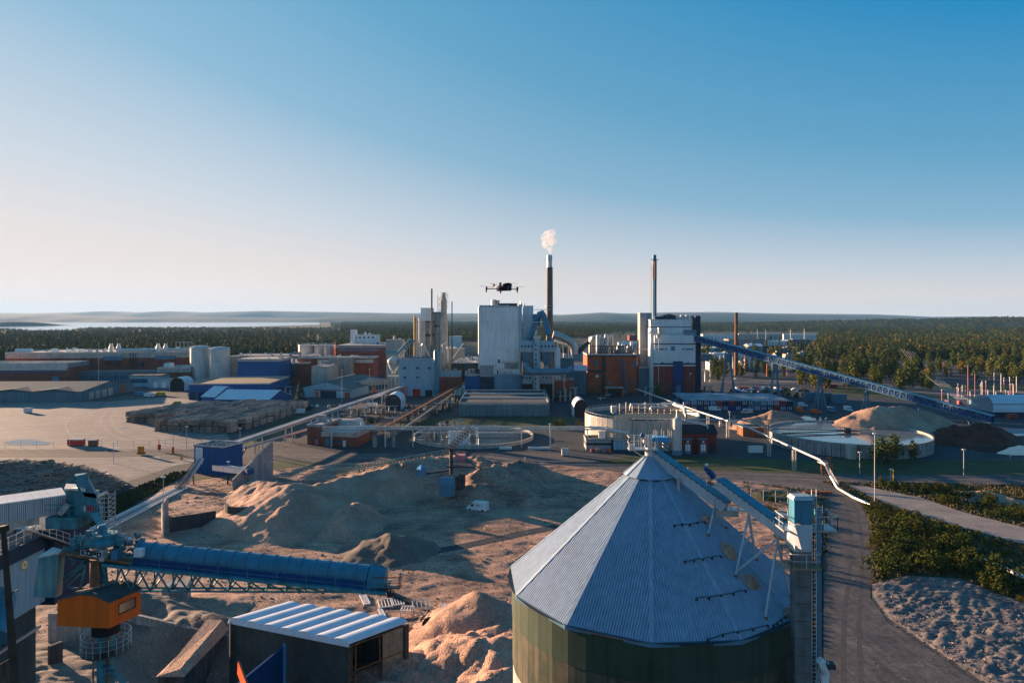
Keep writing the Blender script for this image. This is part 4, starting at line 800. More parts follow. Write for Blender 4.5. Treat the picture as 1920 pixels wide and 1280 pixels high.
part(sh, 'end_mesh', MB().truss(flr(B_, 0), flr(B_, 9.8), .8, .1, 5, .1, up=(1, 0, 0)).bar(flr(C_, 0), flr(C_, 9.8), .2).bar(flr(B_.lerp(C_, .5)), flr(B_.lerp(C_, .5), 9.8), .15).bar(flr(B_, 6.5), flr(C_, 6.5), .12).bar(flr(B_, 9.7), flr(C_, 9.7), .15).bar(flr(B_, 3), flr(C_, 3), .12), M['rust'])
part(sh, 'net', MB().poly([flr(B_.lerp(C_, .55), 3), flr(C_, 3), flr(C_, 9.6), flr(B_.lerp(C_, .55), 9.6)]), M['wood'])
wb = wall('divider_wall', 'dark blue steel divider standing in the pit below the shed', [Vector((XD(440, 77), 77, 0)), Vector((XD(533, 86.6), 86.6, 0))], 8.5, .25, 'blue', 'divider', panels=1.2)
part(wb, 'end_post', MB().bar(G(537, 1208, 0)*1, G(537, 1208, 0)+Vector((0, 0, 0.01)), .3) if False else MB().box((XD(533, 86.6)-.15, 86.4, 0), (XD(533, 86.6)+.2, 86.8, 8.8)), M['bright_blue'])
solo('ramp_plate', MB().bar(D(447, 1250, 79), D(462, 1290, 76), .2, 1.6), M['orange_paint'], 'orange plate leaning at the foot of the blue divider', 'plate')
# ---------------------------------------------------------------- scrap yard between shed and silo
ch = thing('chain_conveyor', 'long black segmented chain conveyor lying on the brown ground', 'chain', G(770, 1130))
ca, cb = G(737, 1116, .5), G(808, 1144, .5)
for k in range(26): p = ca.lerp(cb, k/26); q = ca.lerp(cb, (k+.7)/26); part(ch, 'link', MB().bar(p, q, 1.1, .7), M['dark_steel'])
part(ch, 'drive_end', MB().box(ca-Vector((1., .6, .5)), ca+Vector((.2, .6, .8))), M['rubber'])
def frame_obj(px, py, wx, wy, h_, m, label, rz=0):
    c = G(px, py, 0); T = thing('scrap_frame', label, 'frame', c); cs_, sn_ = math.cos(rz), math.sin(rz)
    q = [Vector((c.x+x*cs_-y*sn_, c.y+x*sn_+y*cs_, 0)) for x, y in ((-wx, -wy), (wx, -wy), (wx, wy), (-wx, wy))]; mb = MB()
    for i in range(4): a_, b_ = q[i], q[(i+1) % 4]; up = Vector((0, 0, h_)); mb.bar(a_, a_+up, .16); mb.bar(a_+up, b_+up, .16); mb.bar(a_+up*.1, b_+up*.1, .12)
    part(T, 'tube_frame', mb, M[m])
    mb = MB()
    for k in range(5): mb.bar(q[0].lerp(q[1], k/4)+Vector((0, 0, h_)), q[3].lerp(q[2], k/4)+Vector((0, 0, h_)), .12)
    part(T, 'slat', mb, M[m]); return T
frame_obj(684, 1128, .5, 2.2, .5, 'white', 'narrow white frame lying left behind the striped shed', .4)
frame_obj(722, 1135, 1.1, 1.7, .5, 'white', 'white slatted frame lying flat below the boom tip', .3)
frame_obj(746, 1131, .9, 1.7, .5, 'white', 'white slatted frame beside the start of the black chain', .3)
frame_obj(700, 1108, .4, 1.8, .4, 'white', 'thin white frame under the end of the boom', .5)
frame_obj(716, 1152, .3, 1.6, .4, 'white', 'thin white frame by the back edge of the shed', .4)
frame_obj(764, 1156, 1., 1., 1.4, 'white', 'pair of upright white frames right of the shed roof')
frame_obj(790, 1156, 1.4, 1.6, 2.2, 'galv', 'tall grey tube frame next to the black chain end', .2)
frame_obj(812, 1160, 2.2, 1.2, 1.2, 'galv', 'long grey tube frame at the foot of the lit heap')
frame_obj(831, 1165, .25, 1.6, 2.2, 'white', 'white post frame at the right end of the scrap row')
for px, py, m_, lb in ((778, 1192, 'rust', 'rusty beams stacked right of the shed'), (786, 1188, 'red_dull', 'faded red beams stacked right of the shed'), (781, 1170, 'dark_steel', 'dark roller bars lying by the scrap frames')):
    c = G(px, py, .3); solo('beam_stack', MB().bar(c-Vector((2.4, -1.6, 0)), c+Vector((2.2, 2.6, 0)), .35).bar(c-Vector((1.8, -1.4, 0)), c+Vector((2.8, 2.2, 0)), .3), M[m_], lb, 'beams')
solo('tyre', MB().tube(G(806, 1172, .1), G(806, 1172, 1.2), 1.3, 14), M['rubber'], 'black round drum lying by the scrap frames', 'drum')
# ---------------------------------------------------------------- generic building
def bld(name, label, A, B, top, dep, wall='clad', roof='roof_felt', cat='building', par=.5, gable=0, win=(), doors=(), bands=(), vents=0, group=None, z0=0, side_win=(), ridge='u', seams=0):
    """A,B = (px, base_y) of the front corners, top = picture row of the wall top at A, or a height when < 90"""
    a = G(*A) if not isinstance(A, Vector) else A; b = G(*B) if not isinstance(B, Vector) else B
    hz = top if top < 90 else ZD(top, a.y); f = Fr(a, b); L = f.L
    T = thing(name, label, cat, f.P(L/2, dep/2, 0), group)
    wmesh = f.box(MB(), 0, L, 0, dep, z0-.2, hz)
    if gable:
        if ridge == 'u':
            for u in (0, L): wmesh.poly([f.P(u, 0, hz), f.P(u, dep, hz), f.P(u, dep/2, hz+gable)])
        else:
            for v in (0, dep): wmesh.poly([f.P(0, v, hz), f.P(L, v, hz), f.P(L/2, v, hz+gable)])
    part(T, 'wall', wmesh, M[wall])
    if gable:
        o, t = .4, .18
        if ridge == 'u':
            for v0, v1 in ((-o, dep/2), (dep+o, dep/2)):
                zz = hz-gable*o/(dep/2); part(T, 'roof', MB().hexa([f.P(-o, v0, zz+.04), f.P(L+o, v0, zz+.04), f.P(L+o, v1, hz+gable+.04), f.P(-o, v1, hz+gable+.04), f.P(-o, v0, zz+t), f.P(L+o, v0, zz+t), f.P(L+o, v1, hz+gable+t), f.P(-o, v1, hz+gable+t)]), M[roof])
        else:
            for u0, u1 in ((-o, L/2), (L+o, L/2)):
                zz = hz-gable*o/(L/2); part(T, 'roof', MB().hexa([f.P(u0, -o, zz+.04), f.P(u1, -o, hz+gable+.04), f.P(u1, dep+o, hz+gable+.04), f.P(u0, dep+o, zz+.04), f.P(u0, -o, zz+t), f.P(u1, -o, hz+gable+t), f.P(u1, dep+o, hz+gable+t), f.P(u0, dep+o, zz+t)]), M[roof])
    else:
        part(T, 'roof', f.box(MB(), -.15, L+.15, -.15, dep+.15, hz, hz+.12), M[roof])
        if par:
            mb = MB(); 
            for q in ((-.2, L+.2, -.2, .1), (-.2, L+.2, dep-.1, dep+.2), (-.2, .1, .1, dep-.1), (L-.1, L+.2, .1, dep-.1)): f.box(mb, *q, hz+.12, hz+par)
            part(T, 'parapet', mb, M['galv'])
    for (u0, u1, z_, zt_, m) in bands: part(T, 'wall_band', f.box(MB(), L*u0-(.06 if u0 == 0 else 0), L*u1+(.06 if u1 == 1 else 0), -.08, dep if (u0, u1) == (0, 1) else .1, z_, zt_), M[m])
    for k in range(seams): u = L*(k+1)/(seams+1); part(T, 'panel_joint', f.box(MB(), u-.05, u+.05, -.05, .02, z0, hz-.1), M['concrete_dark'])
    for (n, u0, u1, z_, zt_, wd) in win:
        me = None
        for k in range(n):
            u = L*(u0+(u1-u0)*(k+.5)/n)
            if me is None: me = mesh_of(MB().box((-wd/2, -.12, 0), (wd/2, .05, zt_-z_)), 'window', M['window_blue'])
            inst(T, 'window', me, f.P(u, 0, z_), f.rz)
    for (n, v0, v1, z_, zt_, wd, s_) in side_win:
        me = mesh_of(MB().box((-.12, -wd/2, 0), (.12, wd/2, zt_-z_)), 'window', M['window_blue'])
        for k in range(n): inst(T, 'window', me, f.P(L if s_ > 0 else 0, dep*(v0+(v1-v0)*(k+.5)/n), z_), f.rz)
    for (u0, u1, zt_, m) in doors: part(T, 'door', f.box(MB(), L*u0, L*u1, -.15, .05, z0, zt_), M[m])
    for k in range(vents):
        u, v = random.uniform(.05, .9)*L, random.uniform(.1, .85)*dep; s_ = random.uniform(1, 3.2); hh = random.uniform(.8, 3)
        mb = f.box(MB(), u, u+s_, v, v+s_, hz+.1, hz+hh) if k % 3 else MB().tube(f.P(u, v, hz), f.P(u, v, hz+hh*1.2), s_*.3, 10)
        part(T, 'roof_unit', mb, M[random.choice(['galv', 'white', 'galv_pale', 'clad_grey', 'steel_blue'])])
    T_f[T.name] = f; return T, f, hz
T_f = {}
# ---------------------------------------------------------------- middle distance, left
T, f, hz = bld('transfer_tower', 'dark blue transfer tower beside the slanted concrete wall', (364, 886), (418, 891), 836, 9, 'blue_clad', 'navy', 'tower', seams=3)
part(T, 'white_panel', f.box(MB(), .8, 3.6, -.3, -.1, 3.2, 8.4), M['white']); part(T, 'lamp', MB().bar(f.P(2, 1, hz), f.P(2, 1, hz+2), .1), M['galv'])
mb = MB()
for k in range(9): u = f.L*(k+.5)/9; f.box(mb, u-.25, u+.25, .5+(k % 3)*2.4, 2+(k % 3)*2.4, hz+.1, hz+.7)
part(T, 'roof_unit', mb, M['steel_blue'], kind='stuff')
def conv(name, label, a, b, wd=2., hh=1., m='clad_grey', top='galv_pale', legs=(), lm='steel_blue', trs=0, cat='conveyor', lw=.35, spread=1.5, lgz=0):
    T = thing(name, label, cat, ((a+b)/2)); n = max(2, int((b-a).length/7))
    if trs:
        part(T, 'girder', MB().truss(a-Vector((0, 0, hh/2)), b-Vector((0, 0, hh/2)), hh, wd, trs, .16), M[lm])
        part(T, 'belt', MB().bar(a, b, wd*.7, .25), M[m])
    else:
        for k in range(n): p, q = a.lerp(b, k/n), a.lerp(b, (k+.985)/n); part(T, 'casing', MB().bar(p, q, wd, hh), M[m])
        for s_ in (-1, 1):
            sd = (b-a).normalized().cross(Vector((0, 0, 1))).normalized()*wd/2*s_; part(T, 'chord', MB().bar(a+sd+Vector((0, 0, hh/2)), b+sd+Vector((0, 0, hh/2)), .14), M[top])
    sd = (b-a).normalized().cross(Vector((0, 0, 1))).normalized()*wd*.5
    for t in legs:
        q = a.lerp(b, t)
        for s_ in (-1, 1): part(T, 'leg', MB().bar(q+sd*s_-Vector((0, 0, hh/2)), Vector((q.x+sd.x*s_*spread, q.y+sd.y*s_*spread, lgz)), lw), M[lm])
    return T
T = conv('belt_conveyor', 'long low belt conveyor running from the blue tower to the grey mill building', G(418, 839, 6.5), G(752, 726, 7), 2.4, 1.3, 'clad_grey', 'white', (.12, .24, .36, .48, .6, .72, .84, .95), 'galv_pale')
T = conv('belt_conveyor', 'second thin conveyor hanging below the long belt conveyor', G(430, 848, 4.5), G(640, 786, 4.), 1., .5, 'galv', 'galv', (.2, .5, .8), 'galv_pale', lw=.2)
T = conv('belt_conveyor', 'short dark blue conveyor behind the slanted concrete wall', G(404, 876, 3), G(470, 884, 6), 2, 1.6, 'blue', 'cover_blue', (.5,), 'navy')
T = conv('belt_conveyor', 'steel feed conveyor climbing to the blue tower from the pipe rack', G(333, 915, .8), G(374, 860, 7), 1.2, .8, 'galv', 'galv_pale', (.6,), 'rust', trs=7)
T = conv('belt_conveyor', 'second steel chute climbing to the blue tower', G(345, 912, .8), G(380, 860, 7), .8, .5, 'galv_pale', 'galv_pale', (), 'rust')
T = conv('support_strut', 'dark slanted strut under the long belt conveyor', G(445, 868, .2), G(462, 838, 5.5), .5, .5, 'dark_steel', 'dark_steel', cat='strut')
T = thing('pipe_rack', 'bundle of pale pipes on the ground leading down to the transfer house', 'pipes', G(230, 950))
for k in range(5): o_ = Vector((k*.9, -k*.5, 0)); part(T, 'pipe', MB().bar(G(340, 908, .6)+o_, G(120, 1015, .6)+o_*1.2, .35), M[['white', 'galv_pale', 'steel_blue', 'galv', 'white'][k]])
for k in range(12): c = G(340, 908, 0).lerp(G(120, 1015, 0), k/12)+Vector((1.8, -1, 0)); part(T, 'sleeper', MB().bar(c-Vector((3, -1.6, -.1)), c+Vector((3, -1.6, .1)), .4, .3), M['concrete_dark'])
T = conv('trestle_conveyor', 'brown trestle conveyor rising toward the white tanks', G(700, 812, 6), G(862, 722, 7.5), 2.6, 1.5, 'rust', 'galv', (.1, .25, .4, .55, .7, .85), 'concrete_dark', trs=30)
T = conv('trestle_conveyor', 'lower parallel trestle conveyor beside the brown one', G(752, 806, 4), G(850, 738, 5), 2, 1.2, 'clad_grey', 'galv', (.2, .5, .8), 'concrete_dark', trs=16)
# pipe bridge
T = thing('pipe_bridge', 'long thin pipe bridge crossing in front of the round open basin', 'pipe bridge', Vector((XD(900, 265), 265, 0)))
for dz, r in ((0, .3), (.9, .22)): part(T, 'pipe', MB().tube((XD(604, 265), 265, 7+dz), (XD(1192, 265), 265, 7+dz), r, 8), M['galv_pale'])
part(T, 'walkway', MB().box((XD(604, 265), 265.4, 6.7), (XD(1192, 265), 266.4, 6.85)), M['galv'])
mb = MB().rail([(XD(604, 265), 266.4, 6.9), (XD(1192, 265), 266.4, 6.9)], 1.1, .07, 3); part(T, 'railing', mb, M['galv_pale'])
for px, wdt in ((621, .4), (702, 1.6), (722, .4), (737, 1.2), (774, .4), (826, .4), (978, .4), (1032, .4), (1102, .4), (1146, .4)): part(T, 'leg', MB().box((XD(px, 265)-wdt/2, 265, 0), (XD(px, 265)+wdt/2, 266, 6.7)), M['concrete' if wdt > 1 else 'galv_pale'])
# brick pump house
T, f, hz = bld('brick_building', 'brick tower block at the left end of the brick pump house', (576, 833), (603, 834), 797, 18, 'brick', 'roof_felt', win=((1, .3, .7, 1.5, 3, 1.2),), bands=((0, 1, 7., 7.8, 'concrete'),), doors=((.55, .75, 2.2, 'pink'),), vents=2)
T, f, hz = bld('brick_building', 'low brick pump house with a pale roof band right of its tower', (603, 836), (668, 838), 818, 20, 'brick', 'roof_grey', bands=((0, 1, 4.2, 5.6, 'concrete_pale'),), doors=((.12, .24, 3, 'steel_blue'), (.62, .7, 2.5, 'white')), win=((3, .3, .6, 1.4, 2.6, 1.),))
T = solo('barrel_roof_hall', MB().lathe((0, 0, 0), [(0.01, 0)], 3) if False else (lambda mb, a, b: [mb.poly([a+Vector((0, -5.5*math.cos(math.pi*j/10), 5.2+2.2*math.sin(math.pi*j/10))), b+Vector((0, -5.5*math.cos(math.pi*j/10), 5.2+2.2*math.sin(math.pi*j/10))), b+Vector((0, -5.5*math.cos(math.pi*(j+1)/10), 5.2+2.2*math.sin(math.pi*(j+1)/10))), a+Vector((0, -5.5*math.cos(math.pi*(j+1)/10), 5.2+2.2*math.sin(math.pi*(j+1)/10)))]) for j in range(10)] and mb.box(a+Vector((0, -5.5, 0)), b+Vector((0, 5.5, 5.2))))(MB(), Vector((XD(632, 292), 290, 0)), Vector((XD(682, 292), 290, 0))), M['concrete_pale'], 'small hall with a rounded grey roof behind the pump house', 'hall')
T = thing('bent_duct', 'white bent duct on the roof next to the rounded grey hall', 'duct', D(678, 795, 280)); part(T, 'pipe', MB().path([D(668, 787, 280), D(675, 786, 280), D(679, 790, 280), D(679, 804, 280)], .8, 10), M['white'], True)
# small stacker in the middle
sx0, sy0 = XD(866, 187), 187
T = thing('small_stacker', 'small dark stacker crane on a round tower among the chip piles', 'crane', (sx0, sy0, 0))
part(T, 'tower', MB().tube((sx0, sy0, 0), (sx0, sy0, ZD(888, 187)), .95, 16), M['concrete_dark'], True); part(T, 'tower_core', MB().box((sx0-2.2, sy0-.4, 0), (sx0-1, sy0+1, ZD(892, 187))), M['dark_steel'])
c = Vector((XD(840, 186), 185, 0)); mb = MB()
for j in range(8):
    a0_, a1_ = math.pi/2*j/8, math.pi/2*(j+1)/8; za, zb2 = ZD(925, 186), ZD(908, 186)
    f_ = lambda an: (c.y-1.8*math.cos(an), zb2+2.3*math.sin(an))
    (y0, z0), (y1, z1) = f_(a0_), f_(a1_); mb.poly([(c.x-2.1, y0, z0), (c.x+2.1, y0, z0), (c.x+2.1, y1, z1), (c.x-2.1, y1, z1)])
mb.box((c.x-2.1, c.y-1.8, ZD(925, 186)), (c.x+2.1, c.y+.0, ZD(908, 186))); part(T, 'hood', mb, M['steel_blue'])
part(T, 'platform', MB().box(D(838, 874, 186), D(893, 871, 190)).rail([D(838, 871, 186), D(893, 871, 186)], 1, .08, 1.2), M['dark_steel'])
part(T, 'control_box', MB().box(D(855, 866, 187), D(873, 850, 190)), M['pink']); part(T, 'slewing_post', MB().tube(D(846, 888, 187), D(846, 840, 187), .5, 12), M['dark_steel'])
part(T, 'jib', MB().truss(D(842, 848, 187), D(884, 806, 192), 1.4, 1.2, 9, .16), M['dark_steel']); part(T, 'jib', MB().bar(D(842, 845, 187), D(905, 880, 188), .3), M['dark_steel'])
T = conv('truss_conveyor', 'teal truss conveyor climbing over the chip pile to the small stacker', G(630, 884, 1.), D(846, 846, 188), 1.6, 1.3, 'dark_steel', 'galv', (.25, .6), 'teal', trs=34)
T = thing('feed_hopper', 'little blue roofed hopper with a dark chain on the chip pile', 'hopper', D(790, 888, 186)); part(T, 'roof', MB().lathe(D(790, 880, 186), [(1.3, 0), (1.2, .5), (0.01, 1.4)], 4), M['bright_blue']); part(T, 'body', MB().box(D(782, 890, 187), D(798, 880, 185)), M['steel_blue']); part(T, 'chain', MB().bar(D(798, 888, 186), D(842, 881, 186), .5, .5), M['dark_steel'])
# white van
def van(name, label, c, rz, body='white', L=5.6, Wd=2.0, Hh=2.5, kind='van', group=None):
    T = thing(name, label, kind, c, group); cs_, sn_ = math.cos(rz), math.sin(rz)
    W_ = lambda x, y, z: Vector((c.x+x*cs_-y*sn_, c.y+x*sn_+y*cs_, z))
    pr = [(-L/2, .35), (-L/2, 1.1), (-L/2+.9, 1.35), (-L/2+1.6, Hh-.15), (-L/2+2.1, Hh), (L/2-.05, Hh-.05), (L/2, .4)] if kind != 'car' else [(-L/2, .3), (-L/2, .8), (-L/2+1., .95), (-L/2+1.6, 1.45), (L/2-1., 1.45), (L/2-.3, .95), (L/2, .9), (L/2, .3)]
    mb = MB(); n = len(pr)
    P0 = [W_(x, -Wd/2+(.12 if z > 1.2 else 0), z) for x, z in pr]; P1 = [W_(x, Wd/2-(.12 if z > 1.2 else 0), z) for x, z in pr]
    mb.poly(P0[::-1]); mb.poly(P1)
    for i in range(n): j = (i+1) % n; mb.poly([P0[i], P0[j], P1[j], P1[i]])
    part(T, 'body', mb, M[body])
    for s_ in (-1, 1):
        y0, y1 = (Wd/2-.08)*s_, (Wd/2-.0)*s_
        if kind != 'car': part(T, 'side_window', MB().poly([W_(-L/2+1.0, Wd/2*s_*1.005, 1.25), W_(-L/2+1.95, Wd/2*s_*1.005, 1.25), W_(-L/2+1.95, Wd/2*s_*.97, 1.95), W_(-L/2+1.5, Wd/2*s_*.97, 1.95)]), M['glass'])
        for x in (-L/2+.95, L/2-1.05): part(T, 'wheel', MB().tube(W_(x, y1-.2*s_, .34), W_(x, y1+.02*s_, .34), .34, 12), M['rubber'])
    if kind != 'car': part(T, 'windscreen', MB().poly([W_(-L/2+.93, -Wd/2+.2, 1.42), W_(-L/2+.93, Wd/2-.2, 1.42), W_(-L/2+1.56, Wd/2-.25, Hh-.25), W_(-L/2+1.56, -Wd/2+.25, Hh-.25)]), M['glass'])
    return T
T = van('van', 'white panel van parked on the dark chip yard', G(896, 957), R(-22))
c = G(896, 957); q0 = Vector(c)+Vector((.3*math.cos(R(-22)), .3*math.sin(R(-22)), 0)); ux = Vector((math.cos(R(-22)), math.sin(R(-22)), 0)); ny = Vector((math.sin(R(-22)), -math.cos(R(-22)), 0))
part(T, 'stripe', MB().bar(q0-ux*.6+ny*1.02+Vector((0, 0, 1.75)), q0+ux*.9+ny*1.02+Vector((0, 0, 1.45)), .03, .1), M['red_dull']); part(T, 'stripe', MB().bar(q0-ux*.2+ny*1.02+Vector((0, 0, 1.85)), q0+ux*.8+ny*1.02+Vector((0, 0, 1.7)), .03, .08), M['blue'])
# open round basin
bc = Vector((XD(888, 287), 287, 0)); T = thing('round_basin', 'low open round settling basin with pipes across its water', 'basin', bc)
part(T, 'rim', MB().lathe(bc, [(25.2, 0), (25.2, 1.5), (24.7, 1.5), (24.7, 0)], 64), M['concrete_pale']); part(T, 'water', MB().lathe(bc, [(0.01, .9), (24.75, .9)], 64), M['puddle'])
part(T, 'bridge', MB().box((bc.x-24, bc.y-.6, 2.), (bc.x+25, bc.y+.6, 2.2)).rail([(bc.x-24, bc.y-.6, 2.2), (bc.x+25, bc.y-.6, 2.2)], 1.1, .08, 2.5), M['galv'])
mb = MB()
for k in range(46): a = R(10+k*4.1); p = bc+Vector((19*math.cos(a), 19*math.sin(a), 1)); mb.bar(p, p+Vector((0, 0, 1.6)), .15)
part(T, 'weir_post', mb, M['galv_pale'], kind='stuff')
part(T, 'centre_drum', MB().tube(bc+Vector((-.5, 0, .5)), bc+Vector((-.5, 0, 4.5)), 1.4, 14), M['concrete_pale']); part(T, 'sludge_box', MB().box(bc+Vector((-9, -9, 1)), bc+Vector((-1, -4, 2.4))), M['white'])
solo('screen_wall', MB().box(G(844, 838), G(880, 838)+Vector((0, .3, 6.2))), M['white'], 'white screen wall standing at the near edge of the round basin', 'screen')
for px0, px1, lb in ((936, 960, 'left one of two low white barriers before the basin'), (990, 1030, 'right one of two low white barriers before the basin')): solo('barrier', MB().box(G(px0, 842), G(px1, 842)+Vector((0, .5, .9))), M['white'], lb, 'barrier')
# big panelled tank
tcn = Vector((XD(1203, 281), 281, 0)); RT2 = 23.2; T = thing('storage_tank', 'big round tank of pale vertical panels with pipework on top', 'tank', tcn)
n = 56
for k in range(n):
    a0_, a1_ = 360*k/n+.15, 360*(k+1)/n-.15; me = MB(); p0 = tcn+Vector((RT2*math.cos(R(a0_)), RT2*math.sin(R(a0_)), 0)); p1 = tcn+Vector((RT2*math.cos(R(a1_)), RT2*math.sin(R(a1_)), 0)); u = Vector((0, 0, 11.2)); part(T, 'wall_panel', me.poly([p0, p1, p1+u, p0+u]), M['concrete_pale' if k % 5 else 'tank_metal'])
part(T, 'inner_wall', MB().lathe(tcn, [(RT2-.25, 0), (RT2-.25, 11.3), (RT2+.1, 11.35), (RT2+.1, 11.15)], 72), M['tank_metal']); part(T, 'cover', MB().lathe(tcn, [(.01, 9.6), (RT2-.25, 9.6)], 56), M['roof_green'])
mb = MB()
for k in range(60): a = 2*math.pi*k/60; p = tcn+Vector(((RT2-.3)*math.cos(a), (RT2-.3)*math.sin(a), 11.2)); q = tcn+Vector(((RT2-.3)*math.cos(a+.105), (RT2-.3)*math.sin(a+.105), 11.2)); mb.bar(p, p+Vector((0, 0, 1.1)), .08); mb.bar(p+Vector((0, 0, 1.1)), q+Vector((0, 0, 1.1)), .07)
part(T, 'railing', mb, M['galv'], kind='stuff')
y = 283
for zz, r in ((14.6, .32), (13, .24)): part(T, 'pipe', MB().path([D(1180, 775, y), Vector((XD(1182, y), y, zz)), Vector((XD(1270, y), y, zz)), D(1283, 768, y)], r, 8), M['galv_pale'], True)
part(T, 'riser_pipe', MB().path([D(1240, 757, 280), D(1262, 758, 278), D(1276, 762, 272), D(1284, 766, 265), D(1285, 776, 262), D(1285, 803, 262)], .65, 12), M['galv_pale'], True)
part(T, 'riser_pipe', MB().path([D(1218, 772, 278), D(1219, 765, 278), D(1226, 763, 278), D(1252, 763, 278)], .5, 10), M['galv_pale'], True)
part(T, 'catwalk', MB().box((XD(1145, 280), 279, 11.6), (XD(1305, 280), 281, 11.8)).rail([(XD(1145, 280), 279, 11.8), (XD(1305, 280), 279, 11.8)], 1.2, .09, 1.8).rail([(XD(1145, 280), 281, 11.8), (XD(1305, 280), 281, 11.8)], 2.2, .09, 2.2), M['rust'])
for k in range(12): px = 1150+k*12; part(T, 'stand_pipe', MB().tube(D(px, 775, 282), D(px, 760-(k % 3)*3, 282), .25, 8), M[['galv_pale', 'galv', 'white'][k % 3]])
part(T, 'agitator_box', MB().box(D(1147, 774, 278), D(1154, 760, 281)), M['galv_pale']); part(T, 'pump_house', MB().box(D(1252, 764, 282), D(1272, 756, 286)), M['galv_pale'])
part(T, 'side_pipe', MB().tube(D(1104, 799, 262), D(1180, 810, 256), .25, 8).tube(D(1104, 801, 262), D(1180, 812, 256), .2, 8), M['white'])
# low plant in front of the tank
T, f, hz = bld('pump_building', 'low dark flat building with blue doors under the tank', (1099, 843), (1146, 843), 824, 8, 'clad_grey', 'roof_dark', bands=((0, 1, 1.8, 2.6, 'black'),), vents=2)
T, f, hz = bld('pump_building', 'low blue clad building between dark pump house and red gable', (1150, 843), (1190, 843), 826, 8, 'clad_blue', 'roof_dark', seams=4)
for k in range(4): solo('pallet_stack', MB().box(G(1108+k*10, 847), G(1116+k*10, 847)+Vector((0, 1.4, 1.1))), M[['red_dull', 'wood', 'pink', 'orange_paint'][k]], ['faded red crate in front of the dark pump building, leftmost', 'wooden crate in front of the dark pump building, second', 'pinkish crate in front of the dark pump building, third', 'orange crate at the right end of the crate row'][k], 'crate')
T, f, hz = bld('red_building', 'tall red timber building with a black lean roof beside the tank', (1187, 842), (1229, 842), 804, 9, 'red_wood', 'roof_dark', gable=3.2, par=0, bands=((0, .1, 3, 8.2, 'orange'),))
T, f, hz = bld('red_building', 'lower red timber section behind the slim steel silo', (1229.5, 844), (1263, 844), 818, 9, 'red_wood', 'roof_dark', gable=2, par=0)
T, f, hz = bld('red_building', 'long red timber building with a black roof right of the slim silo', (1279, 848), (1344, 848), 812, 10, 'red_wood', 'roof_dark', gable=2.4, par=0, doors=((.8, .93, 3.2, 'navy'),))
for px, lb in ((1281, 'left red annex with a pale double door'), (1310, 'right red annex with a pale double door')):
    T, f, hz = bld('annex', lb, (px, 851), (px+17, 851), 824, 2.2, 'red_wood', 'steel_blue', 'annex', par=0)
    d_ = part(T, 'door', f.box(MB(), f.L*.2, f.L*.8, -.1, .02, .2, 3.8), M['steel_blue'])
    for k in (0, 1): part(d_, 'door_pane', f.box(MB(), f.L*(.24+.28*k), f.L*(.48+.28*k), -.14, -.05, 1.2, 3.6), M['white'])
    part(T, 'sign', f.box(MB(), f.L*.4, f.L*.62, -.12, .02, 4.2, 4.9), M['white'])
c = Vector((XD(1270, 251), 251, 0)); T = thing('slim_silo', 'slim upright steel silo in front of the red buildings', 'silo', c)
for k in range(5): part(T, 'shell_ring', MB().tube(c+Vector((0, 0, 2.6*k)), c+Vector((0, 0, 2.6*k+2.55)), 1.65, 20), M['galv_pale'], True)
part(T, 'cap', MB().lathe(c, [(1.6, 13), (.5, 13.8), (.35, 16.2), (.01, 16.3)], 16), M['galv_pale']); part(T, 'ladder', MB().rail([c+Vector((-1.8, -.6, 13)), c+Vector((1.8, -.6, 13))], 1.1, .07, .7).truss(c+Vector((-1.9, 0, 0)), c+Vector((-1.9, 0, 13)), .5, .5, 16, .06, up=(1, 0, 0)), M['galv'])
part(T, 'skirt', MB().lathe(c, [(1.9, 0), (1.9, 1.4), (1.66, 1.8)], 16), M['steel_blue'])
T = thing('pipe_bridge', 'thin pipe bridge behind the slim silo ending at a square frame', 'pipe bridge', D(1370, 790, 262)); part(T, 'pipe', MB().tube(D(1185, 785, 262), D(1440, 787, 262), .2, 8), M['galv_pale']); part(T, 'frame', MB().bar(G(1441, 848, 0), D(1441, 786, 255), .25).bar(D(1441, 786, 255), D(1390, 786, 258), .2).bar(G(1365, 846, 0), D(1365, 786, 257), .2), M['rust'])
T = thing('small_pipe', 'sloping white pipe landing on the long red building', 'pipe', D(1310, 800, 255)); part(T, 'pipe', MB().path([D(1283, 787, 256), D(1320, 796, 255), D(1327, 798, 255), D(1327, 803, 255)], .28, 8), M['white'], True)
# long pale pipe conveyor
P_ = [G(1192, 729, 7.8), G(1312, 772, 7.5), G(1400, 800, 7.4), G(1500, 845, 7.2), G(1538, 862, 7), G(1549, 872, 6.2), G(1558, 892, 3.2), G(1571, 915, .6), G(1600, 932, .6), G(1632, 946, .5)]
T = thing('pipe_conveyor', 'long pale tube conveyor descending past the tank to the road bend', 'pipeline', P_[3])
for a_, b_ in zip(P_[:-1], P_[1:]): part(T, 'tube_section', MB().tube(a_, b_, .4, 10), M['galv'], True)
for px, py in ((1220, 738), (1258, 752), (1328, 777), (1365, 788), (1443, 818), (1490, 841)): q = G(px, py, 7.2); part(T, 'support', MB().truss((q.x, q.y, 0), (q.x, q.y, 6.7), .9, .9, 5, .12, up=(0, 1, 0)), M['galv_pale'])
part(T, 'trestle', MB().truss(G(1540, 888, 0), G(1540, 864, 6.2), 3, 2.4, 5, .16, up=(1, 0, 0)), M['rust']); part(T, 'walkway', MB().box(G(1533, 866, 6), G(1552, 868, 6.2)).rail([G(1533, 867, 6.2), G(1552, 870, 6)], 1, .08, .8).rail([G(1553, 880, 5), G(1572, 914, .6)], 1.1, .08, 1.2), M['galv_pale'])
solo('pipe', MB().tube(G(1840, 1046, .5), G(1990, 1112, .5), .4, 10), M['white'], 'white pipe lying in the bushes at the right edge', 'pipe')
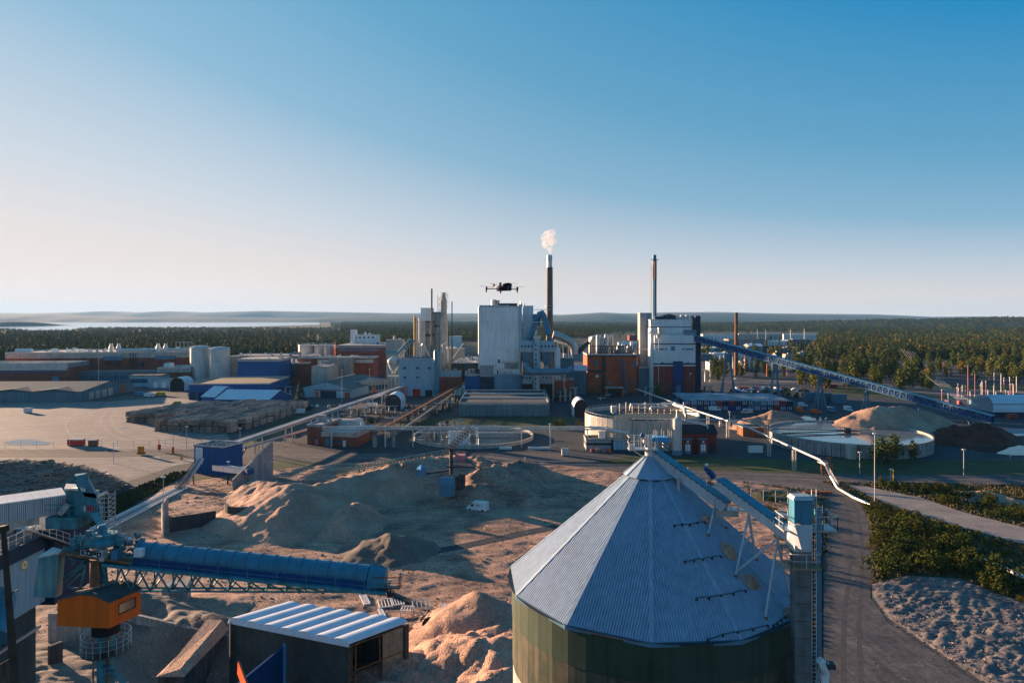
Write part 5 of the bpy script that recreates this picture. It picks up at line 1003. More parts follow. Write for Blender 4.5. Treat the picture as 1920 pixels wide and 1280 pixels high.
# right round water tank
wc = Vector((XD(1588, 272), 272, 0)); T = thing('clarifier', 'large round concrete water tank full of bright water at the right', 'water tank', wc); RW = 29.5
n = 60
for k in range(n):
    a0_, a1_ = R(360*k/n+.2), R(360*(k+1)/n-.2); p0, p1 = wc+Vector((RW*math.cos(a0_), RW*math.sin(a0_), 0)), wc+Vector((RW*math.cos(a1_), RW*math.sin(a1_), 0)); u = Vector((0, 0, 4.9)); part(T, 'wall_panel', MB().poly([p0, p1, p1+u, p0+u]), M['concrete'])
part(T, 'rim', MB().lathe(wc, [(RW-.4, 4.3), (RW-.4, 5.1), (RW+.15, 5.1), (RW+.15, 4.8)], 90), M['concrete_pale']); part(T, 'water', MB().lathe(wc, [(.01, 4.6), (RW-.3, 4.6)], 90), M['basin'])
part(T, 'rotating_bridge', MB().bar(wc+Vector((-RW, 2.5, 5.6)), wc+Vector((0, 0, 5.6)), 1.2, .25).rail([wc+Vector((-RW, 2.5, 5.7)), wc+Vector((0, 0, 5.7))], 1.1, .09, 2.4), M['dark_steel'])
part(T, 'centre_column', MB().tube(wc+Vector((0, 0, 4)), wc+Vector((0, 0, 6.4)), 1.5, 14).box(wc+Vector((-4, -1.4, 5.2)), wc+Vector((4.5, 1.4, 5.5))), M['dark_steel'])
part(T, 'second_arm', MB().bar(wc+Vector((-RW*.96, -6, 5.3)), wc+Vector((-3, -1, 5.3)), .7, .35), M['dark_steel'])
part(T, 'outlet_box', MB().tube(wc+Vector((-12, -RW+2.0, 0)), wc+Vector((-12, -RW+2.0, 5)), 1.9, 14), M['concrete_pale'])
T, f, hz = bld('brick_building', 'low brown hut at the left edge of the round water tank', (1393, 818), (1432, 818), 3.6, 8, 'rust', 'roof_dark', 'hut')
# containers stacked below the inclined conveyor
def cont_mesh(L=5.9, Wd=2.44, Hh=2.5):
    mb = MB().box((0, 0, .05), (L, Wd, Hh)); n = 12
    for k in range(n): u = L*(k+.25)/n; mb.box((u, -.05, .2), (u+L/n*.45, .0, Hh-.15))
    for x in (0, L-.12): mb.box((x, -.07, 0), (x+.12, -.0, Hh+.02))
    return mb
cms = {c_: mesh_of(cont_mesh(3.3, 5.9, 2.6), 'container_body', M[c_]) for c_ in ('blue', 'navy', 'red_dull', 'steel_blue', 'clad_teal')}
end_me = mesh_of(MB().box((.45, -.1, .4), (.75, -.05, 2.2)).box((1.4, -.1, .4), (1.7, -.05, 2.2)).box((2.4, -.1, .4), (2.7, -.05, 2.2)), 'door_bars', M['white'])
top_me = mesh_of(MB().box((.1, .1, 2.6), (3.2, .6, 2.7)).box((.1, 5.2, 2.6), (3.2, 5.7, 2.7)), 'roof_rail', M['roof_pale'])
ORD = ['first', 'second', 'third', 'fourth', 'fifth', 'sixth', 'seventh', 'eighth', 'ninth', 'tenth', 'eleventh', 'twelfth', 'thirteenth', 'fourteenth', 'fifteenth', 'sixteenth', 'seventeenth', 'eighteenth', 'nineteenth', 'twentieth']
ORD += ['twenty-'+x for x in ORD[:9]]+['thirtieth']
cb0 = G(1284, 769); nm = {'blue': 'dark blue', 'navy': 'black blue', 'red_dull': 'dull red', 'steel_blue': 'grey blue', 'clad_teal': 'dark teal'}
for r_ in range(6):
    for k in range(17):
        for lv in (0, 1):
            if r_ and lv == 0 and 0 < k < 16: continue
            c_ = random.choices(['blue', 'navy', 'red_dull', 'steel_blue', 'clad_teal'], [6, 6, .5, 2, 2])[0]
            if r_ == 0 and k in (5, 14): c_ = 'red_dull'
            x, y = cb0.x+k*3.42+r_*.4, cb0.y+r_*6.4-k*.12; o = bpy.data.objects.new('cargo_container', cms[c_]); COL.objects.link(o); o.location = (x, y, lv*2.72)
            tag(o, '%s %s container, %s from the left in the %s row of the container block' % (('lower', 'upper')[lv], nm[c_], ORD[k], ('front', 'second', 'third', 'fourth', 'fifth', 'back')[r_]), 'container', 'containers stacked below the inclined blue conveyor')
            if r_ == 0 and random.random() < .55: q = bpy.data.objects.new('door_bars', end_me); COL.objects.link(q); q.parent = o
            if lv: q = bpy.data.objects.new('roof_rail', top_me); COL.objects.link(q); q.parent = o
for k, (px, py, w_, c_, lb) in enumerate(((1510, 752, 22, 'steel_blue', 'left grey blue container stack right of the container block'), (1534, 754, 26, 'clad_teal', 'middle teal container stack under the conveyor'), (1562, 756, 26, 'steel_blue', 'right grey blue container stack under the conveyor'), (1893, 786, 17, 'red_dull', 'dull red container beside the arched hall at the right'), (1546, 727, 24, 'red_dull', 'red container roof far behind the conveyor legs'))):
    a_ = G(px, py); L_ = w_/F*a_.y; T = thing('cargo_container', lb, 'container', a_); n = 2 if k < 3 else 1
    for lv in range(n): part(T, 'container_body', MB().box(a_+Vector((0, 0, lv*2.7)), a_+Vector((L_, 2.5, lv*2.7+2.6))), M[c_])
    mb = MB()
    for j in range(9): x = a_.x+L_*(j+.3)/9; mb.box((x, a_.y-.06, .15), (x+L_*.045, a_.y, 2.5*n))
    part(T, 'ribs', mb, M[c_], kind='stuff')
# inclined blue conveyor
ia, ib = D(1300, 632, 455), G(1862, 786, 3.0); T = thing('inclined_conveyor', 'very long inclined blue conveyor bridge dropping to the right', 'conveyor', (ia+ib)/2)
dd = (ib-ia); Ln = dd.length; dd.normalize(); ss = dd.cross(Vector((0, 0, 1))).normalized(); uu = ss.cross(dd).normalized(); n = 34
for k in range(n):
    p, q = ia+dd*Ln*k/n, ia+dd*(Ln*(k+1)/n-.05); part(T, 'side_panel', MB().bar(p-ss*2-uu*.2, q-ss*2-uu*.2, .12, 2.6, up=uu), M['blue'] if ss.y > 0 else M['blue']); part(T, 'side_panel', MB().bar(p+ss*2-uu*.2, q+ss*2-uu*.2, .12, 2.6, up=uu), M['blue'])
for s_ in (-1, 1):
    for h_ in (-1.75, 1.7): part(T, 'chord', MB().bar(ia+ss*2.15*s_+uu*h_, ib+ss*2.15*s_+uu*h_, .42, .42, up=uu), M['steel_blue'])
    mb = MB(); n2 = 60
    for k in range(n2):
        p, q = ia+dd*Ln*k/n2, ia+dd*Ln*(k+1)/n2; a_, b_ = (-1.6, 1.6) if k % 2 else (1.6, -1.6); mb.bar(p+ss*2.15*s_+uu*a_, q+ss*2.15*s_+uu*b_, .2); mb.bar(p+ss*2.15*s_-uu*1.6, p+ss*2.15*s_+uu*1.6, .18)
    part(T, 'lattice', mb, M['steel_blue'])
part(T, 'roof', MB().bar(ia+uu*1.75, ib+uu*1.75, 4.2, .2, up=uu), M['cover_blue'])
for k, (px, bx0, bx1, by) in enumerate(((1366, 1352, 1378, 738), (1454, 1445, 1463, 744), (1539, 1528, 1543, 757), (1626, 1622, 1631, 760), (1723, 1719, 1727, 766), (1817, 1813, 1821, 783))):
    t = (px-1300)/(1862-1300); lo_, hi_ = 0, 1
    for _ in range(30):
        t = (lo_+hi_)/2; p = ia.lerp(ib, t); pxx = 960+p.x/p.y*F
        if pxx < px: lo_ = t
        else: hi_ = t
    tp_ = p-uu*1.9; wdt = (bx1-bx0)/F*tp_.y/2; L_ = part(T, 'trestle', MB().bar(tp_+ss*1.5-dd*.4, tp_-ss*1.5-dd*.4, .5), M['steel_blue'])
    for sx_ in (-1, 1):
        for s_ in (-1, 1): part(L_, 'leg', MB().bar(tp_+ss*1.4*s_+dd*.5*sx_, Vector((tp_.x+wdt*sx_, tp_.y+(2.5 if s_ > 0 else -2.5)*(1 if ss.y > 0 else -1), 0)), .75 if k < 3 else .5), M['steel_blue'])
    z_ = tp_.z*.45; part(L_, 'tie', MB().bar(Vector((tp_.x-wdt*.6, tp_.y-1.8, z_)), Vector((tp_.x+wdt*.6, tp_.y-1.8, z_)), .3), M['steel_blue'])
# arched hall right
a_ = G(1862, 781); T = thing('arched_hall', 'pale blue arched hall at the right edge with a dark line along its roof', 'hall', a_+Vector((18, 8, 0))); mb = MB(); n = 12; Lh = 70
for j in range(n):
    t0, t1 = math.pi*j/n, math.pi*(j+1)/n; f_ = lambda t: Vector((0, 9-9*math.cos(t), 2.2+8.0*math.sin(t)))
    mb.poly([a_+f_(t0)+Vector((1.5*math.sin(t0), 0, 0)), a_+f_(t0)+Vector((Lh, 0, 0)), a_+f_(t1)+Vector((Lh, 0, 0)), a_+f_(t1)+Vector((1.5*math.sin(t1), 0, 0))])
part(T, 'roof', mb, M['roof_pale'], True); part(T, 'base_wall', MB().box(a_+Vector((.5, 0, 0)), a_+Vector((Lh, 18, 2.3))), M['navy']); part(T, 'end_wall', MB().poly([a_+Vector((1.5*math.sin(math.pi*j/n), 9-9*math.cos(math.pi*j/n), 2.2+8*math.sin(math.pi*j/n))) for j in range(n+1)]), M['cover_blue'])
part(T, 'roof_joint', MB().bar(a_+Vector((0, 1.2, 6.2)), a_+Vector((Lh, 1.2, 6.2)), .25), M['navy'])
# ---------------------------------------------------------------- power and process plant
def V(px, d, z): return Vector((XD(px, d), d, z))
def gy(py): return F*H/(py-HY)
# main boiler
T, f, hz = bld('boiler_building', 'tallest pale slab sided boiler building left of the chimney with smoke', (900, 745), (974, 745), 576, 36, 'clad', 'roof_grey', par=.9, seams=0)
yb = f.A.y
for k in range(9): part(T, 'cladding_joint', f.box(MB(), 0, f.L, -.03, .03, 6+k*6, 6.1+k*6), M['galv'])
part(T, 'corner_pipe', MB().tube(f.P(-.3, 1, 18), f.P(-.3, 1, hz+.3), .9, 12), M['galv_pale'], True); part(T, 'roof_duct', MB().tube(f.P(-.3, 1, hz+.6), f.P(f.L*.75, 1, hz+.6), .8, 10), M['galv'], True)
part(T, 'dark_panel', f.box(MB(), -.2, 8.6, -.4, .0, 0, 20), M['clad_grey']); part(T, 'brown_stain_panel', f.box(MB(), f.L*.62, f.L*.98, -.06, .0, 18, 22), M['concrete'])
part(T, 'pipe', MB().tube(f.P(0, -.6, 20.3), f.P(11, -.6, 20.3), .12, 6).tube(f.P(12, -.6, 22.8), f.P(f.L, -.6, 22.8), .12, 6).tube(f.P(12, -.6, 21.8), f.P(f.L*.8, -.6, 21.8), .12, 6), M['dark_steel'])
part(T, 'opening', f.box(MB(), 11.4, 12.4, -.2, .1, 22, 24), M['black'])
part(T, 'roof_stack', MB().tube(f.P(8.5, 6, hz), f.P(8.5, 6, hz+5), 1.6, 14), M['galv_pale'], True); part(T, 'roof_stack', MB().tube(f.P(11.2, 6, hz), f.P(11.2, 6, hz+4.6), 1.1, 14), M['galv'], True)
part(T, 'roof_house', f.box(MB(), 12.2, 23.6, 3, 12, hz, hz+2.6), M['dark_steel']); part(T, 'roof_post', f.box(MB(), 17.3, 17.6, 2.6, 3, hz, hz+2.9), M['white'])
T, f, hz = bld('service_tower', 'slim blue grey shaft on the right edge of the boiler building', V(973.5, 430, 0), V(978.5, 430, 0), ZD(571, 430), 4, 'clad_blue', 'galv', 'tower', par=0); part(T, 'finial', MB().tube(f.P(.9, 1, hz), f.P(.9, 1, hz+2.4), .3, 8), M['galv'])
T, f, hz = bld('boiler_tower', 'second pale tower between the boiler and the hooked ducts', V(981, 446, 0), V(1000, 446, 0), ZD(574, 446), 14, 'clad', 'galv_pale', 'tower', par=.4, side_win=((1, .2, .8, 20, 22, 2, -1),)); part(T, 'vent_pipe', MB().tube(f.P(.5, 2, hz-20), f.P(.5, 2, hz+1.8), .5, 8), M['galv_pale']); part(T, 'vent_pipe', MB().tube(f.P(-.8, 1, hz), f.P(-.8, 1, hz+1.8), .5, 8), M['dark_steel'])
for k in range(9): part(T, 'stair_landing', MB().box(f.P(-2, -.5, 22+k*3), f.P(.2, 1.5, 22.3+k*3)), M['rust'])
part(T, 'roof_beam', MB().bar(f.P(0, 0, hz-2.2), V(1032, 450, ZD(580.5, 446)), .3), M['galv_pale'])
# precipitators
y0 = 424; T = thing('precipitator', 'pale blue twin dust filter with two big hoppers and a windowed stair shaft', 'dust filter', V(1007, y0, 0))
for x0, x1, nw in ((975, 1000.5, 4), (1012, 1040, 4)):
    a_, b_ = V(x0, y0, 0), V(x1, y0, 0); W_ = b_.x-a_.x; zt_, zm = ZD(640, y0), ZD(657, y0)
    part(T, 'filter_box', MB().box((a_.x, y0, zm), (b_.x, y0+16, zt_)), M['clad_blue'])
    me = mesh_of(MB().box((-.5, -.12, 0), (.5, .05, 1.3)), 'window', M['navy'])
    for k in range(nw):
        inst(T, 'window', me, (a_.x+W_*(k+.6)/(nw+.2), y0, ZD(651, y0)))
        if k < 3: inst(T, 'window', me, (a_.x+W_*(k+1)/(nw+.2), y0, ZD(710, y0)))
    part(T, 'beam', MB().box((a_.x-.1, y0-.3, zm-.9), (b_.x+.1, y0+.2, zm+.3)), M['concrete_pale'])
    z1, z2 = zm-.9, ZD(684, y0); c0, c1 = a_.x+W_*.3, b_.x-W_*.3
    part(T, 'hopper', MB().hexa([(c0, y0+3, z2), (c1, y0+3, z2), (c1, y0+8, z2), (c0, y0+8, z2), (a_.x+.9, y0+.3, z1), (b_.x-.9, y0+.3, z1), (b_.x-.9, y0+14, z1), (a_.x+.9, y0+14, z1)]), M['steel_blue'])
    part(T, 'outlet', MB().lathe(((c0+c1)/2, y0+5, 0), [(2.0, z2+.2), (1.6, z2-1.2), (2.3, z2-2.6), (1.2, z2-3.6)], 14), M['galv_pale'], True)
    for sx_ in (0, 1): part(T, 'side_column', MB().hexa([((b_.x if sx_ else a_.x)-.45, y0+1, 0), ((b_.x if sx_ else a_.x)+.45, y0+1, 0), ((b_.x if sx_ else a_.x)+.45, y0+15, 0), ((b_.x if sx_ else a_.x)-.45, y0+15, 0), ((b_.x if sx_ else a_.x)-.45, y0+1, z1), ((b_.x if sx_ else a_.x)+.45, y0+1, z1), ((b_.x if sx_ else a_.x)+.45, y0+15, z1), ((b_.x if sx_ else a_.x)-.45, y0+15, z1)]), M['concrete_pale'])
    part(T, 'lower_box', MB().box((a_.x+.5, y0+2, ZD(720, y0)), (b_.x-.5, y0+14, ZD(704, y0))), M['clad_blue'])
    part(T, 'dark_opening', MB().box((a_.x+1, y0+2.5, 0), (b_.x-1, y0+13, ZD(720, y0)-.05)), M['black'])
part(T, 'stair_shaft', MB().box(V(1001.5, y0-2.6, 0), V(1011, y0+3, ZD(635, y0))), M['clad_blue'])
me = mesh_of(MB().box((-.35, -.1, 0), (.35, .05, 1.5)), 'window', M['navy'])
for k in range(11): inst(T, 'window', me, V(1004.7, y0-2.6, 3+k*3.0))
part(T, 'side_annex', MB().box(V(1041, y0+2, 0), V(1049, y0+10, ZD(653, y0))), M['clad']); part(T, 'roof_pump', MB().box(V(1000, y0, ZD(635, y0)), V(1013, y0+5, ZD(630, y0))).tube(V(1004, y0+2, ZD(630, y0)), V(1007, y0+2, ZD(620, y0)), 1, 10), M['galv'])
T = thing('hooked_duct', 'blue hooked flue duct bending down onto the right filter', 'duct', V(1016, 432, 40)); y = 432
part(T, 'duct_section', MB().path([V(1008, y+4, ZD(606, y)), V(1009, y, ZD(595, y)), V(1012, y, ZD(588, y)), V(1016, y, ZD(586, y)), V(1019, y, ZD(591, y)), V(1023, y, ZD(606, y)), V(1028, y-2, ZD(624, y)), V(1030, y-2, ZD(638, y))], 1.9, 14), M['cover_blue'], True)
T = thing('hooked_duct', 'blue hooked flue duct bending down onto the left filter', 'duct', V(998, 434, 40))
part(T, 'duct_section', MB().path([V(1003, y+3, ZD(592, y)), V(1003.5, y, ZD(602, y)), V(1002, y, ZD(612, y)), V(996, y-2, ZD(626, y)), V(991, y-2, ZD(636, y)), V(990, y-2, ZD(641, y))], 1.9, 14), M['cover_blue'], True); part(T, 'duct_mouth', MB().lathe(V(990, y-2, ZD(641, y)), [(2.2, 0), (2.2, 1)], 12), M['galv_pale'])
part(T, 'upright_duct', MB().box(V(999, y+2, ZD(640, y)), V(1006, y+6, ZD(591, y))), M['cover_blue']); part(T, 'tie_beam', MB().bar(V(996, y-2, ZD(604, y)), V(1020, y-2, ZD(603, y)), .3), M['white'])
T = thing('front_duct', 'shiny horizontal blue steel duct across the front of the filter', 'duct', V(1030, 412, 18)); y = 412
part(T, 'duct_section', MB().path([V(986, 424, ZD(682, 424)), V(987, y, ZD(686, y)), V(991, y, ZD(694, y)), V(998, y, ZD(696.5, y)), V(1066, y, ZD(696, y)), V(1070, y+3, ZD(692, y))], 1.9, 14), M['steel_blue'], True)
for px in (1007, 1037, 1058): part(T, 'post', MB().bar(V(px, y, 0), V(px, y, ZD(698, y)), .45), M['galv'])
part(T, 'platform', MB().box(V(1010, y+2, ZD(704, y)), V(1062, y+8, ZD(703, y))).rail([V(1010, y+2, ZD(703, y)), V(1062, y+2, ZD(703, y))], 1.2, .12, 2.5), M['steel_blue']); part(T, 'brace', MB().truss(V(1012, y+3, ZD(714, y)), V(1062, y+3, ZD(714, y)), 3.2, 1, 8, .2), M['galv'])
T = thing('flue_duct', 'large shiny round flue duct curving down right of the smoking chimney', 'duct', V(1060, 455, 35)); y = 455
pts = [V(1037, y, ZD(627, y)), V(1048, y, ZD(630, y)), V(1058, y, ZD(634, y)), V(1066, y, ZD(638, y)), V(1073, y, ZD(644, y)), V(1077, y, ZD(652, y)), V(1078, y, ZD(664, y))]
for a_, b_, c_ in zip(pts[:-2:1], pts[1:-1:1], pts[2::1]): part(T, 'duct_section', MB().path([a_, b_], 2.5, 16), M['galv'], True)
part(T, 'duct_section', MB().path(pts[-2:], 2.5, 16), M['galv'], True); part(T, 'duct_section', MB().bar(V(1082, y, ZD(662, y)), V(1103, y+3, ZD(641, y)), 2.6, 2.6), M['dark_steel']); part(T, 'bypass_pipe', MB().path([V(1040, y+4, ZD(640, y)), V(1068, y+4, ZD(648, y)), V(1072, y+4, ZD(668, y))], 1, 10), M['galv_pale'], True)
for px in (1046, 1056, 1066): part(T, 'post', MB().bar(V(px, y, 0), V(px, y, ZD(638, y)), .5), M['galv'])
# chimneys
c = V(1030.5, 470, 0); T = thing('chimney', 'tall dark grey chimney with silver tip and a white puff of smoke', 'chimney', c)
part(T, 'shaft', MB().lathe(c, [(2.6, 0), (2.35, 40), (2.15, 84.5)], 28), M['chimney'], True); part(T, 'collar', MB().lathe(c, [(2.2, 84.5), (2.2, 85.1), (1.75, 85.1)], 24), M['dark_steel']); part(T, 'tip', MB().lathe(c, [(1.75, 85), (1.7, 90), (1.9, 90.2), (1.9, 93), (1.6, 93.6), (1.2, 93.6), (1.2, 92)], 24), M['galv_pale'], True)
part(T, 'platform', MB().lathe(c, [(2.2, 58.5), (3.4, 58.5), (3.4, 58.7), (2.2, 58.7)], 20), M['galv_pale'])
c = V(1227, 480, 0); T = thing('chimney', 'blue chimney with pale orange upper shaft behind the right power block', 'chimney', c)
part(T, 'lower_shaft', MB().lathe(c, [(1.55, 0), (1.5, 78)], 24), M['chimney_blue'], True); part(T, 'upper_shaft', MB().lathe(c, [(1.62, 77.5), (1.6, 90.5)], 24), M['chimney_orange'], True); part(T, 'tip', MB().lathe(c, [(1.35, 90), (1.3, 94.6), (.9, 94.6), (.9, 93)], 20), M['chimney_blue'], True)
part(T, 'platform', MB().lathe(c, [(1.5, 91), (2.6, 91), (2.6, 91.2), (1.5, 91.2)], 16).rail([c+Vector((-2.5, -1, 91)), c+Vector((2.5, -1, 91))], 1.1, .1, .8), M['chimney_blue']); part(T, 'riser', MB().tube(c+Vector((-.3, -1.5, 40)), c+Vector((-.3, -1.5, 90)), .35, 8), M['chimney_blue'])
mb = MB()
for s_ in (-.35, .35): mb.bar(c+Vector((-2.2+s_, -.6, 52)), c+Vector((-2.2+s_, -.6, 88)), .1)
for k in range(44): mb.bar(c+Vector((-2.55, -.6, 52+k*.82)), c+Vector((-1.5, -.6, 52+k*.82)), .1)
part(T, 'ladder', mb, M['wood'])
c = V(1380.5, 600, 0); T = thing('chimney', 'slim old brown brick chimney behind the start of the inclined conveyor', 'chimney', c); part(T, 'shaft', MB().lathe(c, [(1.9, 0), (1.25, 54)], 16), M['rust'], True); part(T, 'crown', MB().lathe(c, [(1.25, 53), (1.5, 54), (1.5, 55.2), (.8, 55.3)], 16), M['dark_steel'])
# smoke
def vol(name, label, pts, rad, dens, col=(1, .93, .88), seed=0):
    bm_ = MB(); import bmesh
    b = bmesh.new()
    for p, r in zip(pts, rad):
        m_ = bmesh.ops.create_icosphere(b, subdivisions=3, radius=1)
        for v in m_['verts']:
            q = v.co.normalized(); k = 1+.22*mn.noise(q*2.2+Vector((seed, p[2]*.1, 0)))+.12*mn.noise(q*5); v.co = Vector(p)+q*r*k
    me = bpy.data.meshes.new(name); b.to_mesh(me); b.free(); m = bpy.data.materials.new(name); m.use_nodes = True; t = m.node_tree; t.nodes.remove(t.nodes['Principled BSDF']); v = t.nodes.new('ShaderNodeVolumePrincipled'); v.inputs['Color'].default_value = (*col, 1); v.inputs['Anisotropy'].default_value = .2
    nz = t.nodes.new('ShaderNodeTexNoise'); nz.inputs['Scale'].default_value = .35; nz.inputs['Detail'].default_value = 4; g_ = t.nodes.new('ShaderNodeNewGeometry'); t.links.new(g_.outputs['Position'], nz.inputs[0]); mr_ = t.nodes.new('ShaderNodeMapRange'); mr_.inputs[1].default_value = .33; mr_.inputs[2].default_value = .75; mr_.inputs[3].default_value = 0; mr_.inputs[4].default_value = dens; t.links.new(nz.outputs[0], mr_.inputs[0]); t.links.new(mr_.outputs[0], v.inputs['Density'])
    t.links.new(v.outputs[0], t.nodes['Material Output'].inputs['Volume']); me.materials.append(m); o = bpy.data.objects.new(name, me); COL.objects.link(o); return tag(o, label, 'smoke', None, 'stuff')
vol('smoke', 'small pale puff of smoke above the grey chimney', [V(1031, 470, 95.8), V(1030, 470, 98.2), V(1025, 470, 101.5), V(1033, 470, 103), V(1029, 471, 106.5), V(1035, 470, 109), V(1020, 470, 106)], [1.3, 2, 3.6, 3.9, 4.4, 2.6, 2.6], .28)
# right power block
y0 = 452; T = thing('power_block', 'white and red stepped power station block under the blue chimney', 'building', V(1265, y0, 0)); z1, z2, z3 = ZD(685, y0), ZD(628, y0), ZD(600, y0)
x0, x1 = XD(1227, y0), XD(1304, y0); Wp = x1-x0
def FB(u0, u1, z0, z1_, v0=0, v1=30): return MB().box((x0+Wp*u0, y0+v0, z0), (x0+Wp*u1, y0+v1, z1_))
part(T, 'red_base', FB(0, 1, 0, z1-.4, .3), M['brick_red']); part(T, 'white_storey', FB(0, 1, z1+1.6, z2), M['clad']); part(T, 'upper_storey', FB(-.06, .95, z2+.1, z3, 5, 30), M['clad'])
for z_ in (z1-.4, z2-7.2): part(T, 'dark_joint', FB(-.004, 1.004, z_+.9, z_+1.6, -.05, 30), M['navy']); part(T, 'pale_joint', FB(-.004, 1.004, z_, z_+.9, -.08, 30), M['white'])
part(T, 'dark_joint', FB(-.064, .954, ZD(614, y0), ZD(612.5, y0), 4.9, 30), M['navy']); part(T, 'roof', FB(-.07, .96, z3, z3+.5, 4.8, 30.2), M['roof_pale'])
part(T, 'stair_panel', FB(.455, .685, 0, ZD(677, y0), -.9, .3), M['blue']); part(T, 'gate', FB(.52, .63, 0, 6.2, -1.1, -.9), M['steel_blue']); part(T, 'canopy', FB(.46, .68, 6.6, 6.9, -2.4, -.9), M['dark_steel']); part(T, 'entrance_mat', FB(.46, .68, 0, .35, -2.6, -.95), M['red'])
for u0, u1, pa, pb in ((.06, .23, 653, 656), (.25, .31, 653, 656), (.4, .5, 649, 657), (.68, .73, 653, 656), (.76, .94, 653, 656)): part(T, 'window', FB(u0, u1, ZD(pb, y0), ZD(pa, y0), -.15, .1), M['steel_blue'])
for u in (.2, .82): part(T, 'vent_hole', MB().tube((x0+Wp*u, y0-.2, ZD(680, y0)), (x0+Wp*u, y0+.1, ZD(680, y0)), .5, 10), M['black'])
for u in (.12, .3, .75, .9): part(T, 'red_joint', FB(u, u+.006, 0, z1-.5, .2, .3), M['navy'])
part(T, 'wall_lamp', FB(.86, .9, ZD(702, y0), ZD(699, y0), .0, .3), M['white'])
part(T, 'lift_shaft', MB().box(V(1304.3, y0+2, 0), V(1307.5, y0+10, ZD(592, y0))), M['navy']); part(T, 'shaft_cap', MB().box(V(1295, y0+10, z3+.5), V(1304.2, y0+22, ZD(591, y0))), M['roof_pale'])
part(T, 'side_pipe', MB().tube(V(1313, y0+4, 3), V(1313, y0+4, ZD(638, y0)), .7, 10), M['pink'], True); part(T, 'left_bay', MB().box(V(1219.5, y0+3, 0), V(1226.8, y0+20, ZD(615, y0))), M['clad'])
part(T, 'roof_railing', MB().rail([V(1230, y0+.5, z2+.2), V(1302, y0+.5, z2+.2)], 1.2, .14, 2), M['galv']); part(T, 'lamp_mast', MB().bar(V(1235, y0-3, 0), V(1235, y0-3, ZD(625, y0)), .3).box(V(1232, y0-4, ZD(633, y0)), V(1238, y0-2, ZD(626, y0))), M['galv_pale'])
part(T, 'flue_spout', MB().bar(V(1216, y0, ZD(626, y0)), V(1222, y0+2, ZD(618, y0)), .8), M['white'])
mb = MB()
for k in range(12): px = 1232+k*5; mb.box(V(px, y0+9, z3+.5), V(px+random.uniform(2, 4), y0+12, z3+random.uniform(1, 3.6)))
part(T, 'roof_plant', mb, M['galv'], kind='stuff'); part(T, 'roof_mound', MB().lathe(V(1253, y0+12, z3+.5), [(6, 0), (5, 2.4), (2, 3.6), (.01, 3.9)], 16), M['concrete_dark'])
part(T, 'roof_screen', MB().box(V(1228, y0+6, z3+.5), V(1242, y0+7, z3+2.4)), M['navy']); part(T, 'mid_plant', MB().box(V(1233, y0+1, z2), V(1245, y0+4, z2+4)).tube(V(1236, y0, z2), V(1236, y0, z2+5), .9, 10), M['galv_pale'])
part(T, 'conveyor_head', MB().box(V(1284, y0+1, z2), V(1303, y0+4.6, z2+3.4)), M['steel_blue'])
T, f, hz = bld('slab_tower', 'flat grey slab shaped tower left of the blue chimney', V(1200, 466, 0), V(1220.5, 466, 0), ZD(587, 466), 9, 'clad_grey', 'galv', 'tower', par=.3)
T, f, hz = bld('dark_building', 'dark low building between orange block and red power block', V(1196, 460, 0), V(1226, 460, 0), ZD(690, 460), 12, 'clad_teal', 'roof_dark', par=.8, seams=5)
# orange process building
y0 = 458; T, f, hz = bld('process_building', 'orange red block building crowded with pipes on its roof', V(1101, y0, 0), V(1194, y0, 0), ZD(666, y0), 26, 'brick_orange', 'roof_dark', par=1, bands=((0, 1, ZD(666, y0)-.8, ZD(666, y0)+.1, 'dark_steel'),))
for u0, u1, pa, pb in ((.13, .2, 676, 687), (.9, .98, 677, 688)): part(T, 'window', f.box(MB(), f.L*u0, f.L*u1, -.2, .1, ZD(pb, y0), ZD(pa, y0)), M['window_blue'])
part(T, 'downpipe', f.box(MB(), f.L*.3, f.L*.36, -1.2, -.05, 0, ZD(668, y0)), M['dark_steel']); part(T, 'gutter', f.box(MB(), 0, f.L*.3, -.7, 0, ZD(697, y0), ZD(693, y0)), M['dark_steel'])
for u in (.42, .5, .87, .93): part(T, 'window', f.box(MB(), f.L*u, f.L*(u+.022), -.15, .1, ZD(720, y0), ZD(716, y0)), M['steel_blue'])
part(T, 'sign', f.box(MB(), f.L*.17, f.L*.23, -.2, 0, ZD(707, y0), ZD(703, y0)), M['white']); part(T, 'escape_ladder', MB().truss(V(1166, y0-1.5, ZD(673, y0)), V(1176, y0-7, 0), 1.6, 2.2, 16, .2, up=(0, -1, 0)), M['steel_blue'])
part(T, 'ladder_casing', MB().bar(V(1164.5, y0-1, ZD(673, y0)), V(1171, y0-6, 3), .9, .9), M['dark_steel'])
rp = thing('roof_pipework', 'cluster of tanks and pipes on the roof of the orange building', 'pipework', V(1140, y0+8, hz))
for px, w_, top, m in ((1107, 3, 630, 'galv'), (1122, 4.5, 627, 'galv_pale'), (1129, 3.5, 632, 'galv'), (1137, 4, 626, 'galv_pale'), (1147, 3, 627, 'galv'), (1160, 4, 647, 'galv_pale'), (1168, 3.5, 645, 'white'), (1178, 2.6, 647, 'galv'), (1184, 2.4, 640, 'galv')): 
    part(rp, 'vessel', MB().lathe(V(px, y0+5, hz), [(w_/F*y0, 0), (w_/F*y0, ZD(top, y0)-hz-.8), (w_/F*y0*.4, ZD(top, y0)-hz)], 14), M[m], True)
part(rp, 'bent_pipe', MB().path([V(1107, y0+3, hz+1), V(1107, y0+3, hz+8), V(1110, y0+3, hz+12), V(1116, y0+3, hz+12.5)], 1.0, 10), M['galv_pale'], True)
part(rp, 'frame', MB().truss(V(1104, y0+2, hz+.2), V(1190, y0+2, hz+.2), 6, 3, 18, .25).rail([V(1101, y0+.4, hz+.9), V(1193, y0+.4, hz+.9)], 1.2, .12, 2.2), M['dark_steel'])
